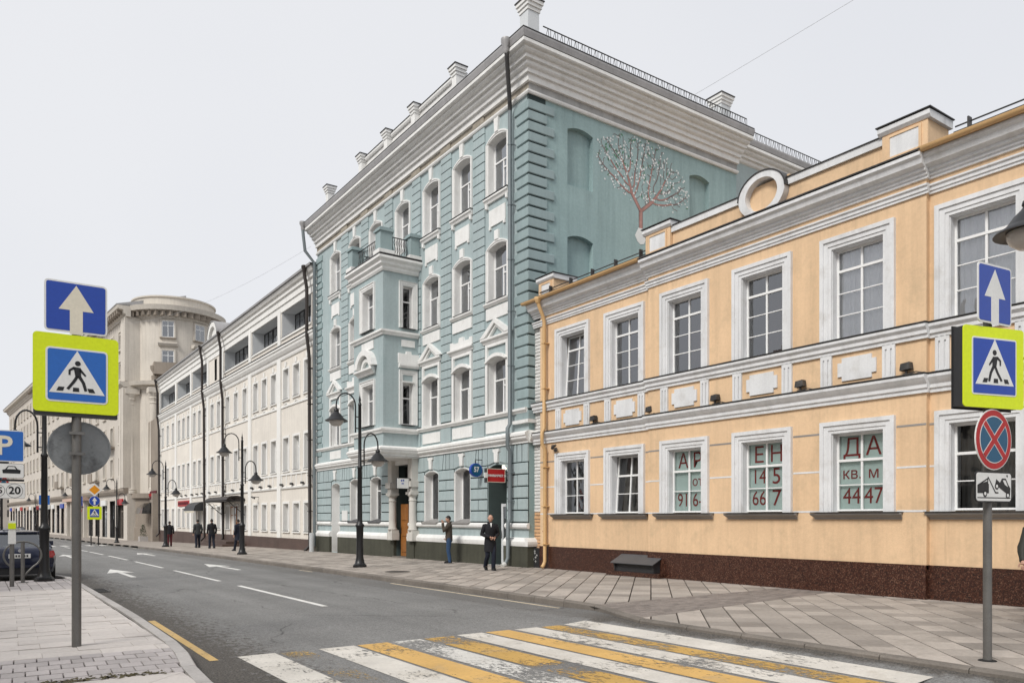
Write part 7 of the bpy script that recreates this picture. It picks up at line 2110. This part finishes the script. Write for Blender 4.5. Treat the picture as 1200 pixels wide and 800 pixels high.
BASE = dict(hipL=(-.095, 0, .93), kneeL=(-.10, .03, .50), ankL=(-.10, -.03, .09), hipR=(.095, 0, .93), kneeR=(.10, .03, .50), ankR=(.10, -.03, .09),
            shL=(-.185, 0, 1.44), elL=(-.245, -.03, 1.16), wrL=(-.25, .06, .92), shR=(.185, 0, 1.44), elR=(.245, -.03, 1.16), wrR=(.25, .06, .92), footL=0.0, footR=0.0)
def person(label, loc, rz, pose, jacket, trousers, hair='hair_dark', bald=False, coat_len=0.0, shirt=None, scale=1.0, detail=True):
    J = dict(BASE); J.update(pose)
    o = thing('person', label, 'person', (0, 0, 0))
    V, E_, Rr = [], [], []
    def add(p, r_, par=None):
        V.append(p); Rr.append(r_)
        if par is not None: E_.append((par, len(V) - 1))
        return len(V) - 1
    pel = add((0, 0, .97), (.13, .10)); sp_ = add((0, .01, 1.18), (.12, .09), pel); ch = add((0, .01, 1.36), (.13, .10), sp_)
    nk = add((0, .01, 1.50), .055, ch); hd = add((0, .03, 1.58), .05, nk)
    legs = {}
    for s in 'LR':
        h = add(J['hip' + s], .085, pel); k = add(J['knee' + s], .052, h); a = add(J['ank' + s], .028, k)
        f = J['ank' + s]; t = add((f[0] * 1.02, f[1] + .10, f[2] - .05), .016, a)
    hands = []
    for s in 'LR':
        sh = add(J['sh' + s], .055, ch); e = add(J['el' + s], .043, sh); w_ = add(J['wr' + s], .030, e)
        d = (Vector(J['wr' + s]) - Vector(J['el' + s])).normalized()
        hands.append((s, Vector(J['wr' + s]), d, w_))
        p = add(tuple(Vector(J['wr' + s]) + d * .07), (.036, .022), w_)
    vb, fb = skin_mesh(V, E_, Rr)
    body = MB(); body.add(vb, fb)
    # fingers: four of unequal length, slightly curled, and a thumb from the side of the palm
    for s, w_, d, _ in hands:
        sg = -1 if s == 'L' else 1
        side = Vector((0, 1, 0)).cross(d)
        if side.length < 0.2: side = Vector((1, 0, 0)).cross(d)
        across = d.cross(Vector((sg, 0, 0)))
        if across.length < 0.2: across = Vector((0, 0, 1))
        across.normalize()
        curl = d.cross(across).normalized() * -sg * -1
        for q, (oa, L_) in enumerate(((-.030, .065), (-.010, .078), (.010, .074), (.030, .058))):
            b_ = w_ + d * .085 + across * oa
            body.tube([b_, b_ + d * L_ * .5, b_ + d * L_ * .85 + curl * L_ * .35], [.010, .009, .007], 6)
        b_ = w_ + d * .03 + across * .036
        body.tube([b_, b_ + d * .03 + across * .025, b_ + d * .06 + across * .03 + curl * .012], [.012, .011, .008], 6)
    # head with brow, nose, chin and ears
    hv = []; n1, n2 = 14, 18
    for i in range(n1 + 1):
        t = math.pi * i / n1
        for k in range(n2):
            a = 2 * math.pi * k / n2
            x, y, z = math.sin(t) * math.sin(a), math.sin(t) * math.cos(a), math.cos(t)
            rx, ry, rz_ = .077, .098, .118
            if z < 0: rx *= 1 + 0.22 * z; ry *= 1 + 0.06 * z
            px, py, pz = x * rx, y * ry, z * rz_
            if y > 0.75 and -0.25 < z < 0.12 and abs(x) < 0.25: py += .022 * (1 - abs(x) * 4) * (1.0 if z < 0 else 0.5)
            if y > 0.6 and -0.75 < z < -0.55: py += .010
            if y > 0.6 and 0.0 < z < 0.25 and 0.15 < abs(x) < 0.5: py -= .008
            hv.append((px, py + .035, pz + 1.665))
    ang = pose.get('turn', 0.0); ca, sa = math.cos(ang), math.sin(ang)
    hv = [(x * ca - (y - .03) * sa, x * sa + (y - .03) * ca + .03, z) for x, y, z in hv]
    body.add(hv, [(i * n2 + k, i * n2 + (k + 1) % n2, (i + 1) * n2 + (k + 1) % n2, (i + 1) * n2 + k) for i in range(n1) for k in range(n2)])
    rot = lambda x, y: (x * ca - (y - .03) * sa, x * sa + (y - .03) * ca + .03)
    for s in (-1, 1):
        x, y = rot(s * .078, .03)
        body.lathe([(0.0, -.03), (.014, -.02), (.018, 0.0), (.014, .022), (0, .03)], (x, y, 1.665), 8)
    ob = body.build('body', 'skin', o, smooth=70)
    ey = MB()
    for s in (-1, 1):
        x, y = rot(s * .030, .118)
        ey.lathe([(0, -.006), (.009, 0), (0, .006)], (x, y, 1.677), 8)
        x, y = rot(s * .030, .122)
        ey.tube([(x - .015, y, 1.696), (x + .015, y, 1.697)], .004, 5)
    x, y = rot(0, .118)
    ey.tube([(x - .02, y, 1.612), (x + .02, y, 1.612)], .003, 5)
    ey.build('eyes_and_brows', hair, ob)
    if not bald:
        hm = MB(); hv2 = []
        for i in range(9):
            t = (math.pi * 0.60) * i / 8
            for k in range(20):
                a = 2 * math.pi * k / 20
                x, y, z = math.sin(t) * math.sin(a), math.sin(t) * math.cos(a), math.cos(t)
                front = max(0.0, y)
                lim = 0.42 * front
                zz = max(z, -0.30 + lim * 2.0) if y > 0 else z
                j = 1.0 + 0.04 * math.sin(k * 2.3 + i * 1.7)
                px, py = rot(x * .086 * j, y * .106 * j + .030)
                hv2.append((px, py, zz * .126 * j + 1.672))
        hm.add(hv2, [(i * 20 + k, i * 20 + (k + 1) % 20, (i + 1) * 20 + (k + 1) % 20, (i + 1) * 20 + k) for i in range(8) for k in range(20)])
        hm.build('hair', hair, o, smooth=70)
    # jacket: a lofted trunk with sleeves
    def loft(mb, secs, n=18):
        vs_ = []
        for cx, cy, z, rx, ry in secs:
            vs_ += [(cx + rx * math.cos(6.2832 * k / n), cy + ry * math.sin(6.2832 * k / n), z) for k in range(n)]
        m = len(secs)
        mb.add(vs_, [(i * n + k, i * n + (k + 1) % n, (i + 1) * n + (k + 1) % n, (i + 1) * n + k) for i in range(m - 1) for k in range(n)] + [tuple(range(n))[::-1], tuple(range((m - 1) * n, m * n))])
    zh = .86 - coat_len
    jm = MB()
    fl_ = .02 if coat_len else 0
    secs = [(0, .0, zh, .180 + fl_, .138 + fl_)]
    for t in (0.2, 0.45, 0.7):
        z = zh + (1.08 - zh) * t
        secs.append((0, .005, z, .180 + fl_ * (1 - t) + .004 * math.sin(t * 9), .136 + fl_ * (1 - t)))
    secs += [(0, .008, 1.08, .172, .128), (0, .012, 1.2, .182, .132), (0, .014, 1.30, .200, .136), (0, .01, 1.39, .212, .130), (0, .005, 1.44, .195, .112), (0, 0, 1.48, .135, .092), (0, 0, 1.51, .085, .080), (0, 0, 1.55, .075, .075)]
    loft(jm, secs)
    for s in 'LR':
        sg = -1 if s == 'L' else 1
        a_, e_, w_ = Vector(J['sh' + s]), Vector(J['el' + s]), Vector(J['wr' + s])
        jm.tube([a_ + Vector((-sg * .06, 0, .0)), a_ + Vector((sg * .008, 0, -.015)), a_.lerp(e_, .35), a_.lerp(e_, .75), e_, e_.lerp(w_, .35), e_.lerp(w_, .8), w_ + (w_ - e_) * .03], [.07, .078, .075, .066, .064, .060, .053, .050], 12)
    jm.v = [(x + 0.007 * math.sin(z * 41 + y * 22), y + 0.007 * math.sin(z * 33 + x * 27), z) for x, y, z in jm.v]
    jo = jm.build('jacket', jacket, o, smooth=70)
    if shirt:
        MB().add([(-.035, .10, 1.52), (.035, .10, 1.52), (.012, .153, 1.37)], [(0, 1, 2)]).build('shirt_front', shirt, jo, raw=True)
    MB().tube([(-.07, .05, 1.50), (0, .085, 1.49), (.07, .05, 1.50), (.075, -.03, 1.53), (0, -.08, 1.55), (-.075, -.03, 1.53), (-.07, .05, 1.50)], .022, 6).build('collar', jacket, jo, smooth=60)
    # trousers
    tm = MB()
    loft(tm, [(0, 0, .80, .165, .118), (0, 0, .88, .170, .124), (0, 0, .98, .155, .115)], 16)
    for s in 'LR':
        h_, k_, a_ = Vector(J['hip' + s]), Vector(J['knee' + s]), Vector(J['ank' + s])
        tm.tube([h_ + Vector((0, 0, .02)), h_.lerp(k_, .15), h_.lerp(k_, .5), k_ + Vector((0, 0, .05)), k_ - Vector((0, 0, .05)), k_.lerp(a_, .5), k_.lerp(a_, .85), a_ + Vector((0, .005, -.05))], [.09, .10, .090, .076, .074, .070, .066, .070], 12)
    tm.v = [(x + 0.004 * math.sin(z * 47 + y * 15), y + 0.005 * math.sin(z * 37 + x * 19), z) for x, y, z in tm.v]
    tm.build('trousers', trousers, o, smooth=70)
    for s in 'LR':
        f = J['ank' + s]; pit = J['foot' + s]
        sh_ = MB()
        prof = [(-.085, .0, .045), (-.07, .075, .05), (.02, .085, .05), (.09, .05, .052), (.17, .03, .045), (.20, .012, .03)]
        vs_ = []
        for y, h_, w_ in prof:
            c_, s_ = math.cos(pit), math.sin(pit)
            for x, z in ((-w_, -.045), (w_, -.045), (w_ * .8, h_ - .01), (-w_ * .8, h_ - .01)):
                yy, zz = y * c_ - z * s_, y * s_ + z * c_
                vs_.append((f[0] + x, f[1] + yy + .01, f[2] - .045 + zz))
        sh_.add(vs_, [(i * 4 + k, i * 4 + (k + 1) % 4, (i + 1) * 4 + (k + 1) % 4, (i + 1) * 4 + k) for i in range(5) for k in range(4)] + [(0, 1, 2, 3), (23, 22, 21, 20)])
        sh_.build('shoe', 'shoe_black', o, smooth=60)
    o.location = loc; o.rotation_euler = (0, 0, rz); o.scale = (scale,) * 3
    return o
def at(x, y, dz=0.0): return (x, y, gz(y) + dz)
# local +y is the way a person faces; rz turns it counter-clockwise from +Y
person('bald man in a black coat walking past the shop doorway, hands together', at(13.6, 20.8), rad(163),
       dict(kneeL=(-.09, .10, .52), ankL=(-.08, .10, .09), kneeR=(.09, .02, .50), ankR=(.08, -.28, .15), footR=-0.5,
            elL=(-.27, -.02, 1.16), wrL=(-.10, .24, 1.05), elR=(.27, -.02, 1.16), wrR=(.08, .25, 1.07)), 'coat_black', 'trousers_dark', 'hair_dark', True, 0.26, 'sign_white')
person('dark-haired man in a brown jacket and jeans standing with a hand at his mouth', at(14.75, 25.4), rad(58),
       dict(elL=(-.20, .18, 1.22), wrL=(-.06, .24, 1.50), elR=(.24, -.06, 1.17), wrR=(.17, .10, .98), turn=0.25, kneeL=(-.09, .02, .50), kneeR=(.09, .04, .50)), 'jacket_brown', 'denim')
person('person in a dark coat striding behind the lamp post before the canopy', at(12.2, 44.6), rad(25),
       dict(kneeL=(-.09, .12, .52), ankL=(-.09, .22, .10), kneeR=(.09, -.06, .50), ankR=(.09, -.34, .16), footR=-0.5), 'coat_navy', 'trousers_dark', coat_len=0.25)
person('man in a black jacket and dark trousers walking away beside the one in grey', at(12.3, 51.0), rad(0),
       dict(kneeL=(-.10, .08, .52), ankL=(-.10, .12, .09), ankR=(.10, -.16, .11)), 'coat_black', 'trousers_dark', scale=1.04)
person('man in a dark grey jacket walking away beside the one in black', at(12.0, 53.4), rad(5),
       dict(kneeR=(.10, .08, .52), ankR=(.12, .10, .09), ankL=(-.13, -.12, .10)), 'jacket_grey', 'trousers_dark', scale=1.04)
person('person in a black jacket and maroon trousers by the lamp post of the white house', at(11.35, 59.0), rad(-10),
       dict(kneeR=(.10, .10, .52), ankR=(.10, .14, .09), ankL=(-.10, -.16, .11), elL=(-.28, 0, 1.16), wrL=(-.2, .2, 1.0)), 'coat_black', 'trousers_maroon')
person('person in a dark olive quilted jacket walking past the yellow house', at(13.43, 5.19), rad(178),
       dict(elR=(.38, .0, 1.18), wrR=(.50, .06, .97), kneeL=(-.10, .10, .52), ankL=(-.10, .18, .09), ankR=(.08, -.02, .09)), 'jacket_olive', 'trousers_dark')
person('person in dark clothes far off before the shops of the beige wing', at(9.3, 99.0), rad(180), dict(), 'coat_black', 'trousers_dark')

# potted plant at the tower entrance
pp = thing('potted_plant', 'dark bushy plant in a pale tub at the foot of the round tower', 'plant', (14.3, 87.6, gz(87.6)))
MB().box(13.9, 14.7, 87.2, 88.0, gz(87.6), gz(87.6) + 0.5).build('tub', 'kerb_stone', pp)
mb = MB(); R4 = random.Random(3)
for k in range(240):
    t, a = R4.random(), R4.uniform(0, 6.28)
    r_ = 0.42 * (1 - t * 0.75) * R4.uniform(0.5, 1.1)
    x, y, z = 14.3 + r_ * math.cos(a), 87.6 + r_ * math.sin(a), gz(87.6) + 0.5 + t * 1.2
    s_ = R4.uniform(0.06, 0.12); b_ = R4.uniform(0, 6.28)
    mb.add([(x, y, z), (x + s_ * math.cos(b_), y + s_ * math.sin(b_), z + R4.uniform(-.03, .08)), (x + s_ * math.cos(b_ + 1.3), y + s_ * math.sin(b_ + 1.3), z + R4.uniform(0, .1))], [(0, 1, 2)])
mb.build('foliage', 'plant', pp, raw=True)

# overhead wires
def wire(label, p, q, sag):
    p, q = Vector(p), Vector(q); pts = []
    for k in range(25):
        t = k / 24; v = p.lerp(q, t); v.z -= sag * 4 * t * (1 - t); pts.append(v)
    tag(MB().tube(pts, 0.006, 5).build('overhead_wire', 'wire_pale', anchor=tuple(p)), label, 'wire')
wire('thin wire running across the sky to the eave of the blue house', (23.0, 22.0, 18.1), (23.0, -10.0, 19.0), 0.25)
wire('thin wire from the blue house towards the round tower', (15.2, 41.3, 16.6), (12.2, 92.2, 22.5), 1.2)
